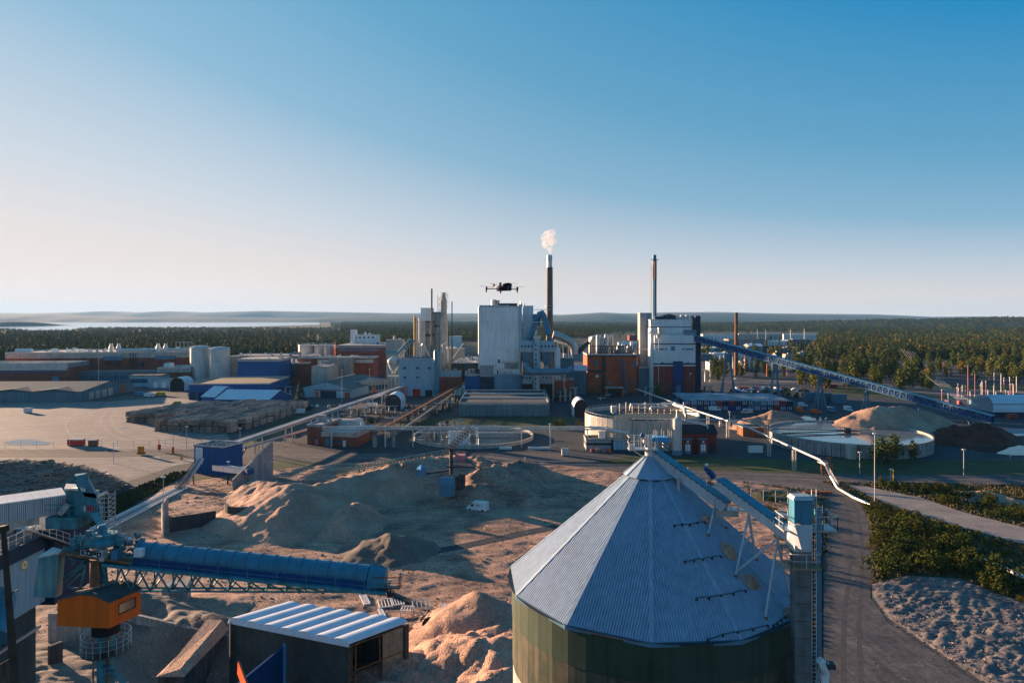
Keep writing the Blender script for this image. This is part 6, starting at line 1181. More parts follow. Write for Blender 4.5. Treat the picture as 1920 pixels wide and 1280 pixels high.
part(rp, 'frame', MB().truss(V(1120, y0+6, hz+6), V(1148, y0+6, hz+6), 5, 3, 5, .25), M['dark_steel']); part(rp, 'cross_pipe', MB().tube(V(1140, y0+2, ZD(655, y0)), V(1222, y0+2, ZD(655, y0)), .25, 8), M['galv_pale'])
for k in range(6): px = 1152+k*6; part(rp, 'unit', MB().box(V(px, y0+3, hz), V(px+3.5, y0+6, hz+random.uniform(2, 5))), M[random.choice(['galv', 'galv_pale', 'clad_grey'])])
part(rp, 'red_stack', MB().tube(V(1196.5, y0+2, 8), V(1196.5, y0+2, ZD(637, y0)), .45, 8), M['brick'])
T, f, hz = bld('process_annex', 'lower orange annex left of the orange block', V(1077, y0-2, 0), V(1100, y0-2, 0), ZD(700, y0), 20, 'brick_orange', 'roof_dark', doors=((.3, .55, 5, 'black'),)); part(T, 'ladder', MB().truss(V(1080, y0-3, ZD(725, y0)), V(1080, y0-3, ZD(711, y0)), 2.6, .6, 6, .2, up=(1, 0, 0)), M['galv_pale'])
T, f, hz = bld('white_annex', 'white roofed lean-to with dark side left of the orange block', V(1074, y0-8, 0), V(1100, y0-8, 0), ZD(692, y0), 5, 'clad_teal', 'roof_pale', par=0, gable=3.0)
T, f, hz = bld('gate_building', 'small orange gatehouse with a wide dark opening', V(1136, 436, 0), V(1169, 436, 0), ZD(728, 436), 8, 'brick_orange', 'roof_felt', doors=((.12, .9, 5.2, 'black'),))
T, f, hz = bld('dark_block', 'dark plant block between the filter and the orange annex', V(1050, 440, 0), V(1076, 440, 0), ZD(672, 440), 14, 'clad_teal', 'roof_dark', vents=8, bands=((0, 1, 6, 6.5, 'galv'),))
T, f, hz = bld('brick_shed', 'low dark brick shed under the front duct', V(1041, 420, 0), V(1075, 420, 0), ZD(712, 420), 12, 'brick', 'roof_dark', doors=((.1, .35, 4, 'black'),))
# in front of boiler
T = thing('cylinder_tank', 'squat teal steel tank at the foot of the boiler building', 'tank', V(953, 428, 0)); part(T, 'shell', MB().lathe(V(953, 428, 0), [(9, 0), (9, ZD(702, 428)), (0.01, ZD(702, 428)+.8)], 36), M['steel_blue'], True); part(T, 'roof_rail', MB().rail([V(930, 420, ZD(702, 428)), V(978, 420, ZD(702, 428))], 1.1, .1, 2), M['galv'])
T = thing('pump_cluster', 'cluster of dark and white pumps above the teal tank', 'machinery', V(948, 434, ZD(702, 434)))
for k in range(9): px = 932+k*3.2; part(T, 'pump', MB().box(V(px, 432, ZD(701, 432)), V(px+2.2, 434, ZD(random.uniform(686, 695), 432))), M[random.choice(['galv_pale', 'dark_steel', 'galv', 'black'])])
part(T, 'plinth', MB().box(V(930, 431, 0), V(966, 435, ZD(701, 432))), M['clad_grey'])
T, f, hz = bld('navy_block', 'dark navy block left of the teal tank', V(872, 430, 0), V(900, 430, 0), ZD(704, 430), 10, 'blue_clad', 'navy', vents=2); part(T, 'roof_frame', MB().truss(V(877, 430, ZD(704, 430)), V(891, 430, ZD(704, 430)), 4, 3, 2, .25), M['galv'])
T, f, hz = bld('navy_block', 'dark shaded block directly under the boiler building', V(901, 428, 0), V(927, 428, 0), ZD(706, 428), 8, 'navy', 'navy')
T, f, hz = bld('flat_warehouse', 'long low teal warehouse with a ribbed flat roof before the boiler', (861, 780), (1028, 780), 756, 62, 'clad_teal', 'roof_felt', par=.7, bands=((0, 1, 6.0, 6.5, 'galv'),), seams=12)
for v in (.33, .66): part(T, 'roof_ridge', f.box(MB(), 0, f.L, 62*v-.4, 62*v+.4, hz+.1, hz+.9), M['galv_pale'])
for k in range(6): part(T, 'side_post', f.box(MB(), f.L+.3, f.L+1, 4+k*10, 5+k*10, 0, hz+2), M['cover_blue'])
for k, (px, by, w_, top) in enumerate(((855, 744, 4.5, 727), (863, 746, 3.5, 729), (871, 745, 6, 724), (868, 735, 8, 716), (880, 738, 7, 718))):
    y = gy(by); c = V(px, y, 0); T = thing('white_tank', ['leftmost small white tank beside the trestle', 'second small white tank beside the trestle', 'wide white tank with blue base ring', 'rear left white tank of the group', 'rear right white tank of the group'][k], 'tank', c); part(T, 'shell', MB().lathe(c, [(w_/F*y, 0), (w_/F*y, ZD(top, y)), (.01, ZD(top, y)+1)], 18), M['galv_pale'], True); part(T, 'base_ring', MB().lathe(c, [(w_/F*y+.3, 0), (w_/F*y+.3, 1.4), (w_/F*y, 1.5)], 18), M['cover_blue']); part(T, 'railing', MB().rail([c+Vector((-w_/F*y, -1, ZD(top, y))), c+Vector((w_/F*y, -1, ZD(top, y)))], 1, .1, 1), M['galv'])
# grey mill building
y0 = 441; T, f, hz = bld('mill_building', 'light blue mill building with small double windows and a red gate', (748, 742), (813, 742), 674, 14, 'clad_blue', 'roof_grey', par=.7, seams=0)
for u in (.13, .5, .84):
    for pa, pb in ((688, 692), (706, 709)):
        if u > .8 and pa == 706: continue
        for k in (0, 1): part(T, 'window', f.box(MB(), f.L*u+k*.95, f.L*u+k*.95+.75, -.12, .05, ZD(pb, y0), ZD(pa, y0)), M['navy'])
part(T, 'gate', f.box(MB(), f.L*.4, f.L*.62, -.15, .05, 0, ZD(729, y0)), M['red']); part(T, 'gate', f.box(MB(), f.L*.05, f.L*.27, -.15, .05, 0, ZD(724, y0)), M['pink']); part(T, 'gate', f.box(MB(), f.L*.76, f.L*.96, -.15, .05, 0, ZD(731, y0)), M['black'])
mb = MB()
for k in range(9): px = 762+k*5; f_ = V(px, y0+5, hz); mb.box(f_, f_+Vector((1.2, 2, random.uniform(1, 2.4))))
part(T, 'roof_unit', mb, M['cover_blue'], kind='stuff')
c = V(818.5, 436, 0); T = thing('column_tank', 'slim bright blue column tank at the right corner of the mill building', 'tank', c); part(T, 'shell', MB().lathe(c, [(1.7, 0), (1.7, ZD(659, 436)), (1.2, ZD(656, 436)), (.01, ZD(656, 436))], 18), M['cover_blue'], True)
T, f, hz = bld('brick_building', 'dark brick building right of the slim blue column', V(824, 452, 0), V(864, 452, 0), ZD(696, 452), 16, 'brick', 'roof_grey', bands=((0, 1, ZD(698, 452)-3, ZD(696, 452), 'clad_blue'),), win=((3, .05, .95, 8, 9.2, 1.1),), vents=5)
# concrete tower cluster
y0 = 482
for px, w_, top, m, lb in ((824, 11, 587, 'concrete', 'widest brown concrete silo in the tower cluster'), (805, 12, 604, 'concrete', 'middle concrete silo with a stained rim'), (788, 9, 605, 'concrete_pale', 'left pale concrete silo of the tower cluster'), (797, 10, 618, 'concrete', 'lower front concrete silo of the tower cluster')):
    c = V(px, y0, 0); r = w_/F*y0; T = thing('concrete_silo', lb, 'silo', c); part(T, 'shell', MB().lathe(c, [(r, 0), (r, ZD(top, y0))], 26), M[m], True); part(T, 'top', MB().lathe(c, [(r+.3, ZD(top, y0)), (r+.3, ZD(top, y0)+.8), (.01, ZD(top, y0)+.9)], 26), M['concrete_dark']); part(T, 'stain_ring', MB().lathe(c, [(r+.03, ZD(top, y0)-10), (r+.06, ZD(top, y0)-9), (r+.03, ZD(top, y0)-8)], 26), M['concrete_dark'])
T, f, hz = bld('tower_cabin', 'boxy pale machine house on top of the concrete silos', V(789, y0-2, ZD(604, y0)), V(811, y0-2, 0), ZD(578, y0), 8, 'clad', 'roof_grey', 'machine house', z0=ZD(604, y0), par=.3)
c = V(832, 478, 0); T = thing('absorber_column', 'tall pale process column ringed with crowded platforms', 'column', c); part(T, 'shell', MB().lathe(c, [(2.9, 0), (2.9, ZD(600, 478)), (2.2, ZD(590, 478)), (2.2, ZD(565, 478)), (1.2, ZD(556, 478)), (.9, ZD(548, 478))], 20), M['concrete_pale'], True)
for k, py in enumerate((552, 556, 561, 566, 571, 577, 600)): z_ = ZD(py, 478); r = 3.6 if k % 2 else 3.0; part(T, 'platform', MB().lathe(c, [(1, z_), (r, z_), (r, z_+.2), (1, z_+.2)], 14), M['galv_pale']); part(T, 'railing', MB().lathe(c, [(r, z_+1.1), (r+.08, z_+1.15), (r, z_+1.25)], 14), M['galv'])
part(T, 'side_frame', MB().truss(c+Vector((-4.2, 0, 40)), c+Vector((-4.2, 0, ZD(553, 478))), 1.2, 1.2, 12, .15, up=(1, 0, 0)), M['galv'])
T = thing('yellow_riser', 'yellowish pipe rack at the left of the concrete silos', 'pipes', V(779, 478, 0))
for k in range(4): part(T, 'pipe', MB().tube(V(777+k*2, 478, 0), V(777+k*2, 478, ZD(591+k*3, 478)), .5, 8), M[['yellow', 'wood', 'galv_pale', 'galv'][k]])
T = thing('riser_pipes', 'bundle of shiny riser pipes in front of the concrete silos', 'pipes', V(793, 474, 0))
for k in range(5): part(T, 'pipe', MB().tube(V(786+k*2.6, 474, 10), V(786+k*2.6, 474, ZD(596+k*5 % 9, 474)), .35, 8), M['galv_pale'])
for px, y, top, r, m, lb in ((809.5, 455, 541, .55, 'chimney', 'tall thin grey vent mast by the concrete silos'), (847.5, 470, 565, .35, 'dark_steel', 'short black vent mast right of the process column')):
    c = V(px, y, 0); T = thing('vent_mast', lb, 'mast', c); part(T, 'pipe', MB().lathe(c, [(r*1.2, 0), (r, ZD(top, y))], 10), M[m], True); part(T, 'foot', MB().box(c+Vector((-1, -1, 0)), c+Vector((1, 1, 2))), M['concrete'])
# hopper building and inclined galleries
T = thing('chip_hopper', 'pale steel hopper on legs left of the mill building', 'hopper', V(737, 445, 0)); c = V(738, 445, 0); part(T, 'cone', MB().lathe(c, [(.8, ZD(700, 445)), (3.9, ZD(681, 445)), (3.9, ZD(674, 445)), (.01, ZD(666, 445))], 18), M['galv_pale'], True)
for px in (727, 734, 741, 748): part(T, 'leg', MB().bar(V(px, 443, 0), V(px, 443, ZD(680, 445)), .35), M['galv_pale'])
part(T, 'floor', MB().box(V(725, 441, ZD(707, 445)), V(750, 449, ZD(704, 445))), M['galv'])
T, f, hz = bld('screen_house', 'grey boxy screen house behind the pale hopper', V(724, 470, 0), V(754, 470, 0), ZD(638, 470), 12, 'clad_grey', 'roof_grey', vents=3)
T = thing('bent_gallery', 'blue tube gallery rising and folding down into the mill roof', 'gallery', V(765, 455, 30)); y = 455
part(T, 'tube_section', MB().path([V(722, y, ZD(660, y)), V(745, y, ZD(662, y)), V(752, y, ZD(656, y)), V(766, y, ZD(640, y)), V(772, y, ZD(637, y)), V(776, y, ZD(641, y))], 1.1, 10), M['cover_blue'], True); part(T, 'lattice', MB().truss(V(752, y, ZD(672, y)), V(771, y, ZD(642, y)), 2.5, 2, 6, .25).truss(V(774, y, ZD(642, y)), V(788, y, ZD(670, y)), 2.2, 2, 6, .25), M['galv'])
for k in range(6): part(T, 'post', MB().bar(V(753+k*5, y, 20), V(753+k*5, y, ZD(664-k*4, y)), .3), M['galv'])
T = thing('bent_gallery', 'second smaller folded tube gallery left of the vent mast', 'gallery', V(795, 456, 28)); y = 456
part(T, 'tube_section', MB().path([V(790, y, ZD(668, y)), V(789, y, ZD(652, y)), V(792, y, ZD(645, y)), V(796, y, ZD(650, y)), V(805, y, ZD(668, y))], .7, 10), M['galv_pale'], True)
T = thing('bent_gallery', 'white trussed bridge legs right of the slim column', 'gallery', V(832, 456, 28)); part(T, 'lattice', MB().path([V(829, y, ZD(660, y)), V(830, y, ZD(646, y)), V(835, y, ZD(643, y)), V(839, y, ZD(650, y)), V(839, y, ZD(680, y))], .55, 8).bar(V(848, y, ZD(672, y)), V(868, y+10, ZD(645, y)), .7), M['galv_pale'])
T, f, hz = bld('lit_roof_hall', 'wide hall with a dusty sunlit pink roof left of the boiler building', V(846, 462, 0), V(899, 462, 0), ZD(681, 462), 75, 'concrete_dark', 'concrete_pale', vents=16, par=.3)
T, f, hz = bld('dark_hall', 'dark hall between the concrete column and the lit roof', V(835, 500, 0), V(868, 500, 0), ZD(655, 500), 20, 'clad_grey', 'roof_grey', vents=4)
# ---------------------------------------------------------------- left factory
T, f, hz = bld('brick_hall', 'very long brick factory hall with a pale fascia at the far left', V(10, 560, 0), V(362, 575, 0), ZD(663, 560), 60, 'brick', 'roof_grey', par=1.2, bands=((0, 1, ZD(672, 560), ZD(662.5, 560), 'concrete_pale'),), vents=34, seams=6)
L_ = f.L
for u0, u1, pa, pb, m in ((.52, .62, 668, 676, 'steel_blue'), (.54, .6, 678, 684, 'dark_steel'), (.71, .733, 679, 687, 'navy'), (.8, .9, 668, 675, 'steel_blue'), (.86, .9, 680, 684, 'steel_blue')): part(T, 'wall_unit', f.box(MB(), L_*u0, L_*u1, -1.6, .0, ZD(pb, 562), ZD(pa, 562)), M[m])
for u in (.66, .675, .69): part(T, 'wall_pipe', f.box(MB(), L_*u-.3, L_*u+.3, -.7, -.1, 6, hz), M['dark_steel'])
for px in (209, 223, 297, 311): c = V(px, 585, hz); T2_ = part(T, 'roof_funnel', MB().lathe(c, [(2.0, 0), (2.0, 4), (1.1, 6.5), (1.3, 7.6)], 12), M['galv_pale'], True)
part(T, 'roof_duct', MB().tube(V(225, 580, hz+2), V(358, 592, hz+2), 1.5, 10), M['galv_pale'], True); part(T, 'roof_duct', MB().tube(V(30, 575, hz+1.4), V(60, 577, hz+1.4), 2.2, 10), M['white'], True)
for px in (98, 125, 140, 150, 165): part(T, 'roof_house', MB().box(V(px, 570, hz), V(px+8, 576, hz+random.uniform(2, 4))), M['clad'])
part(T, 'roof_railing', MB().rail([V(330, 573, hz+1), V(360, 575, hz+1)], 8, .3, 3), M['galv_pale'])
T, f, hz = bld('brick_annex', 'low brick annex with pale parapet in front of the long hall', V(-120, 512, 0), V(127, 520, 0), ZD(690, 515), 30, 'brick', 'roof_grey', par=3.6, win=((24, .48, .98, 8.8, 10.8, 1.6),), doors=((.88, .93, 6, 'steel_blue'),), vents=5)
part(T, 'pale_band', f.box(MB(), 0, f.L, -.25, .0, hz-1.8, hz+3.4), M['galv'])
T, f, hz = bld('brick_annex', 'brick block with pale parapet beside the two steel tanks', V(295, 530, 0), V(358, 536, 0), ZD(692, 532), 28, 'brick', 'concrete_pale', par=1.5, bands=((0, 1, ZD(692, 532)-2.6, ZD(692, 532)+.2, 'concrete_pale'),), vents=3)
part(T, 'roof_cabin', MB().box(V(307, 540, hz), V(326, 546, hz+4)), M['clad'])
T, f, hz = bld('loading_hall', 'teal loading hall with pale shutters behind the yard', V(243, 500, 0), V(300, 500, 0), ZD(706, 500), 15, 'clad_blue', 'roof_felt', win=((9, .02, .98, 3, 6, 2.4),), bands=((0, 1, 7.6, 8.6, 'concrete_dark'),))
T, f, hz = bld('loading_hall', 'white fronted loading hall right of the shuttered one', V(277, 492, 0), V(330, 492, 0), ZD(712, 492), 10, 'clad_blue', 'roof_grey', doors=((.2, .35, 4, 'white'), (.5, .65, 4, 'white')))
T, f, hz = bld('shadow_hall', 'dark recessed loading arcade below the long brick hall', V(118, 535, 0), V(296, 540, 0), ZD(697, 537), 14, 'clad_teal', 'roof_dark', win=((30, .02, .98, 2, 5, 1.2),))
for k, (px, r_, top, by, lb) in enumerate(((375.5, 17.5, 652, 545, 'left one of the two big steel tanks'), (412, 18, 654, 538, 'right one of the two big steel tanks'))):
    c = V(px, by, 0); r = r_/F*by; T = thing('steel_tank', lb, 'tank', c); z = ZD(top, by); n = 20
    for q in range(n): a0_, a1_ = R(360*q/n+.3), R(360*(q+1)/n-.3); p0, p1, pm = [c+Vector((r*math.cos(a), r*math.sin(a), 0)) for a in (a0_, a1_, (a0_+a1_)/2)]; u = Vector((0, 0, z)); part(T, 'shell_panel', MB().poly([p0, pm, pm+u, p0+u]).poly([pm, p1, p1+u, pm+u]), M['galv_pale'])
    part(T, 'roof', MB().lathe(c, [(r+.15, z-.4), (r+.15, z), (r*.6, z+1.6), (.01, z+2.1)], 30), M['galv']); part(T, 'roof_rail', MB().lathe(c, [(r, z+1), (r+.1, z+1.1), (r, z+1.2)], 24), M['galv_pale'])
T, f, hz = bld('blue_building', 'bright blue windowed block right of the two steel tanks', V(446, 486, 0), V(524, 486, 0), ZD(677, 486), 26, 'blue_clad', 'roof_grey', bands=((0, 1, ZD(677, 486)-.2, ZD(672.5, 486), 'concrete_pale'),), win=((3, .08, .82, ZD(694, 486), ZD(691, 486), 1.6), (2, .08, .82, ZD(708, 486), ZD(706, 486), 1.6)), vents=3)
T, f, hz = bld('blue_store', 'low blue store with a brown flat roof behind the white hall', V(354, 420, 0), V(506, 424, 0), ZD(721, 421), 50, 'blue_clad', 'wood', par=.8, doors=((.02, .08, 5, 'navy'), (.12, .18, 5, 'navy')))
T, f, hz = bld('white_hall', 'blue walled hall with a pale pitched roof behind the log stacks', (404, 762), (504, 764), 748, 26, 'blue_clad', 'roof_pale', 'hall', gable=4.2, par=0)
T, f, hz = bld('white_hall', 'left lower half of the pale roofed blue hall', (378, 757), (403, 758), 743, 22, 'blue_clad', 'roof_pale', 'hall', gable=5.0, par=0)
T, f, hz = bld('brick_block', 'brown red block with grey roof right of the blue building', V(526, 512, 0), V(582, 520, 0), ZD(682, 516), 30, 'brick', 'roof_grey', par=1.2, bands=((.3, .62, 6, ZD(682, 516), 'concrete_dark'),), vents=5)
T, f, hz = bld('grey_hall', 'long grey hall behind the brown block with white roof vents', V(430, 560, 0), V(590, 565, 0), ZD(668, 562), 40, 'concrete', 'roof_grey', vents=18)
T, f, hz = bld('stepped_block', 'shaded brick block stepping down behind the grey gabled hall', V(560, 520, 0), V(700, 520, 0), ZD(672, 520), 20, 'brick', 'roof_grey', par=1, bands=((.25, 1, ZD(680, 520), ZD(674, 520), 'galv'),), vents=6)
T, f, hz = bld('pale_box', 'pale concrete box building above the grey gabled hall', V(617, 505, 0), V(656, 505, 0), ZD(671, 505), 14, 'concrete', 'roof_grey', vents=2)
T, f, hz = bld('pale_box', 'pale rendered building with a dark flat roof left of the grey gable', V(584, 478, 0), V(616, 478, 0), ZD(688, 478), 30, 'concrete_pale', 'roof_grey', vents=4)
T, f, hz = bld('gabled_hall', 'grey gabled hall with orange entrance behind the single tree', (562, 744), (660, 746), 728, 60, 'clad_blue', 'roof_green', 'hall', gable=4.5, par=0, ridge='v', doors=((.3, .36, 4, 'orange_paint'), (.4, .7, 4.2, 'navy'), (.86, .96, 3.6, 'brick_orange')), bands=((.28, 1, 4.4, 5.0, 'brick'),))
part(T, 'skylight', MB().hexa([f.P(f.L*.4, 20, 10), f.P(f.L*.48, 20, 10.7), f.P(f.L*.48, 50, 10.7), f.P(f.L*.4, 50, 10), f.P(f.L*.4, 20, 10.6), f.P(f.L*.48, 20, 11.2), f.P(f.L*.48, 50, 11.2), f.P(f.L*.4, 50, 10.6)]), M['roof_pale'])
T, f, hz = bld('side_hall', 'long grey side hall with blue columns right of the grey gable', V(676, 452, 0), V(730, 470, 0), ZD(716, 455), 20, 'clad_grey', 'roof_grey', win=((8, .05, .95, 2, 5, 2),), doors=((.4, .5, 4, 'orange_paint'),))
T, f, hz = bld('window_hall', 'brick hall with one long window band beyond the factory', V(630, 600, 0), V(722, 600, 0), ZD(650, 600), 70, 'brick', 'roof_grey', bands=((0, 1, ZD(652, 600), ZD(647, 600), 'concrete'), (.06, .9, ZD(659, 600), ZD(653, 600), 'window_blue')), vents=12)
T, f, hz = bld('roof_plant_house', 'cluster of pale boxes on the roof of the window band hall', V(658, 640, 0), V(708, 640, 0), ZD(628, 640), 12, 'clad', 'galv_pale', 'plant house', vents=6, win=((5, .1, .9, ZD(634, 640), ZD(631, 640), 2),)); part(T, 'tower', MB().box(V(657, 638, 20), V(670, 646, ZD(618, 640))), M['clad'])
for px, w_, lb in ((574, 14, 'left pale round tank in front of the woods'), (600, 11, 'middle pale round tank in front of the woods'), (617, 12, 'right grey round tank in front of the woods')): c = V(px, 620, 0); r = w_/F*620; T = thing('round_tank', lb, 'tank', c); part(T, 'shell', MB().lathe(c, [(r, 0), (r, ZD(646, 620)), (.01, ZD(645, 620))], 26), M['tank_metal'], True); part(T, 'rail', MB().lathe(c, [(r, ZD(646, 620)+1), (r+.15, ZD(646, 620)+1.2)], 24), M['galv'])
T, f, hz = bld('teal_warehouse', 'long dark green roofed warehouse at the left edge of the yard', (-140, 754), (152, 753), 735, 60, 'clad_teal', 'roof_green', 'warehouse', gable=3.5, par=0, seams=11)
for k in range(4): part(T, 'side_shutter', f.box(MB(), f.L-.1, f.L+.15, 8+k*7, 13+k*7, .3, 5), M['galv'])
part(T, 'fire_door', f.box(MB(), f.L-.1, f.L+.2, 44, 49, .2, 5), M['brick_orange'])
for px, lb in ((20, 'left raised gable dormer on the green warehouse'), (100, 'right raised gable dormer on the green warehouse')): u = f.L*(px+140)/292; part(T, 'dormer', MB().poly([f.P(u-14, -.3, hz), f.P(u+14, -.3, hz), f.P(u, -.3, hz+1.8)]).poly([f.P(u-14, -.3, hz), f.P(u, -.3, hz+1.8), f.P(u, 14, hz+1.9)]).poly([f.P(u+14, -.3, hz), f.P(u, 14, hz+1.9), f.P(u, -.3, hz+1.8)]), M['roof_green'])
def tent(name, label, px0, px1, by, ht, dep, m='tarp', dark='black', rz=0):
    a_, b_ = G(px0, by), G(px1, by); f = Fr(a_, b_); L = f.L; n = 10; T = thing(name, label, 'tent', f.P(L/2, dep/2)); pr = [(L/2-L/2*math.cos(math.pi*j/n), ht*.45+ht*.55*math.sin(math.pi*j/n)) for j in range(n+1)]; pr = [(0, 0)]+pr+[(L, 0)]
    mb = MB(); 
    for (u0, z0), (u1, z1) in zip(pr[:-1], pr[1:]): mb.poly([f.P(u0, 0, z0), f.P(u1, 0, z1), f.P(u1, dep, z1), f.P(u0, dep, z0)])
    part(T, 'canopy', mb, M[m], True); part(T, 'front', MB().poly([f.P(u, .4, z) for u, z in pr]), M[dark]); 
    for u in (0, L): part(T, 'post', f.box(MB(), u-.15, u+.15, -.1, .2, 0, ht*.5), M['white'])
    return T
tent('storage_tent', 'white roofed storage tent with dark front beside the mill building', 720, 752, 768, 8.5, 16, dark='dark_steel'); tent('storage_tent', 'open white tunnel tent left of the panelled tank', 1076, 1102, 782, 9, 14)
tent('storage_tent', 'small pale arch tent behind the teal warehouse', 318, 346, 732, 9, 14, 'roof_pale')
# bits and pieces of the yard
for px, py, m, L_, lb in ((696, 764, 'white', 6, 'white pickup parked left of the storage tent'), (1418, 850, 'white', 5, 'white trailer parked right of the long red building'), (1060, 855, 'galv_pale', 2.5, 'small pale box by the road near the round basin'), (50, 774, 'white', 3.4, 'small white and red kiosk at the edge of the yard'), (140, 836, 'red', 6, 'red skip by the yard fence'), (172, 837, 'rust', 3, 'brown bin right of the red skip'), (1102, 776, 'white', 2.5, 'white box in front of the tunnel tent')):
    c = G(px, py); T = thing('container_box' if m != 'white' else 'utility_box', lb, 'box', c); part(T, 'body', MB().box(c+Vector((-L_/2, 0, .3)), c+Vector((L_/2, 2, 2.4))), M[m]); part(T, 'lid', MB().box(c+Vector((-L_/2-.1, -.1, 2.4)), c+Vector((L_/2+.1, 2.1, 2.6))), M['galv']); part(T, 'skid', MB().box(c+Vector((-L_/2+.3, .1, 0)), c+Vector((L_/2-.3, 1.9, .3))), M['dark_steel'])
for px, py, m, lb in ((330, 760, 'green_paint', 'green loader standing behind the log stacks'), (185, 741, 'brick', 'dark reddish tractor by the teal warehouse'), (1530, 775, 'orange_paint', 'orange loader under the inclined conveyor'), (1505, 762, 'white', 'white pickup near the container block')):
    c = G(px, py); van('vehicle', lb, c, R(random.choice([0, 170, 20])), m, 5, 2.2, 2.4, 'vehicle')
for k, (px, py, lb) in enumerate(((585, 764, 'first blue white car under the single tree'), (594, 763, 'second car beside the single tree'), (578, 768, 'dark car in front of the single tree'), (1310, 700, 'red car behind the power block'), (655, 768, 'white red van near the long conveyor'))): van('car', lb, G(px, py), R(90+random.uniform(-20, 20)), ['steel_blue', 'white', 'navy', 'red', 'white'][k], 4.4, 1.8, 1.5, 'car')
T = thing('road_machine', 'orange and yellow striped road barrier trailer on the yard road', 'trailer', G(263, 852))
for k in range(6): c = G(258+k*2, 853); part(T, 'stripe_board', MB().box(c+Vector((0, 0, .8)), c+Vector((.35, .2, 3.2))), M['orange_paint' if k % 2 else 'yellow'])
part(T, 'chassis', MB().box(G(256, 853)+Vector((0, .2, .3)), G(269, 853)+Vector((0, 1.6, .9))), M['dark_steel'])
solo('sign', MB().tube(G(298, 846)+Vector((0, 0, 0)), G(298, 846)+Vector((0, 0, 4.5)), .12, 6).box(G(296, 846)+Vector((0, -.1, .6)), G(301, 846)+Vector((0, .3, 2.6))), M['red'], 'bright red marker post beside the yard road', 'marker'); solo('sign', MB().box(G(322, 850), G(326, 850)+Vector((0, .3, 2.4))), M['orange_paint'], 'small orange sign near the blue transfer tower', 'sign'); solo('sign', MB().box(G(338, 862)+Vector((0, 0, 0)), G(342, 862)+Vector((0, .3, 2.2))), M['yellow'], 'yellow sign by the road corner left of the transfer tower', 'sign')
# lamp posts and poles
def post(px, py, top, label, r=.12, head=True, m='galv_pale', name='lamp_post', cat='lamp post'):
    c = G(px, py); h = ZD(top, c.y); T = thing(name, label, cat, c); part(T, 'pole', MB().tube(c, c+Vector((0, 0, h)), r, 8, r*.6), M[m])
    if head: part(T, 'lamp_head', MB().box(c+Vector((-.5, -.2, h)), c+Vector((.5, .2, h+.25))), M['white'])
for a in ((1640, 940, 813, 'tall lamp post right of the round water tank'), (1612, 888, 848, 'short lamp post left of the bush by the water tank'), (1807, 890, 843, 'lamp post on the far grass strip at the right'), (1368, 800, 772, 'lamp post between the container block and the sand pile'), (1894, 858, 850, 'small lamp at the far right puddle'), (350, 842, 800, 'lamp post at the front corner of the log stacks'), (450, 822, 803, 'lamp post beside the long belt conveyor'), (185, 745, 644, 'tall lattice light mast in front of the brick hall'), (641, 752, 694, 'light mast in front of the grey gabled hall'), (693, 735, 692, 'light mast beside the side hall'), (722, 770, 715, 'light mast left of the storage tent'), (325, 848, 818, 'gate lamp at the yard fence'), (213, 868, 830, 'thin lamp post on the lower yard'), (306, 1010, 895, 'lamp post at the end of the curved wall'), (428, 905, 866, 'lamp post in front of the blue transfer tower'), (1031, 845, 795, 'pole beside the round basin'), (1670, 900, 880, 'dish topped post beside the road'), (984, 862, 858, 'short post at the roadside')): post(*a)
solo('marker_post', MB().tube(G(1675, 905), G(1675, 905)+Vector((0, 0, 4)), .15, 6), M['yellow'], 'yellow marker post beside the dish topped post', 'marker'); solo('barrier_beam', MB().box(G(1508, 926)+Vector((0, 0, .1)), G(1560, 926)+Vector((0, .5, .7))), M['brick_orange'], 'orange red kerb rail at the road mouth behind the elevator', 'rail')
mb = MB()
c = [G(x, y) for x, y in ((-80, 840), (100, 839), (350, 836), (420, 826))]
T = thing('yard_fence', 'thin wire fence along the front edge of the pale yard', 'fence', c[1])
for a_, b_ in zip(c[:-1], c[1:]):
    for k in range(int((b_-a_).length/6)): q = a_.lerp(b_, k*6/(b_-a_).length); part(T, 'fence_post', MB().tube(q, q+Vector((0, 0, 2.4)), .07, 5), M['galv_pale'])
    part(T, 'wire', MB().bar(a_+Vector((0, 0, 2.3)), b_+Vector((0, 0, 2.3)), .05).bar(a_+Vector((0, 0, 1.2)), b_+Vector((0, 0, 1.2)), .05), M['galv'])
# transformer yard
T = thing('substation', 'electric transformer yard with thin poles and insulators among trees', 'substation', G(1830, 750))
for k in range(26):
    px, py = random.uniform(1765, 1915), random.uniform(735, 762); c = G(px, py); h = random.uniform(5, 11); P0 = part(T, 'gantry_post', MB().bar(c, c+Vector((0, 0, h)), .22), M[random.choice(['galv_pale', 'galv', 'pink'])]); part(P0, 'insulator', MB().lathe(c+Vector((0, 0, h)), [(.2, 0), (.45, .2), (.2, .4), (.45, .6), (.2, .8), (.01, 1)], 8), M['white'])
for k in range(5): a_, b_ = G(1770+k*22, 752-k*2, 9), G(1800+k*24, 745, 9); part(T, 'gantry_beam', MB().truss(a_, b_, .8, .8, 8, .12), M['galv'])
for k in range(6): c = G(1775+k*23, 758); part(T, 'transformer', MB().box(c, c+Vector((2.2, 2, 2.4))), M[random.choice(['galv', 'pink', 'red_dull', 'steel_blue'])])
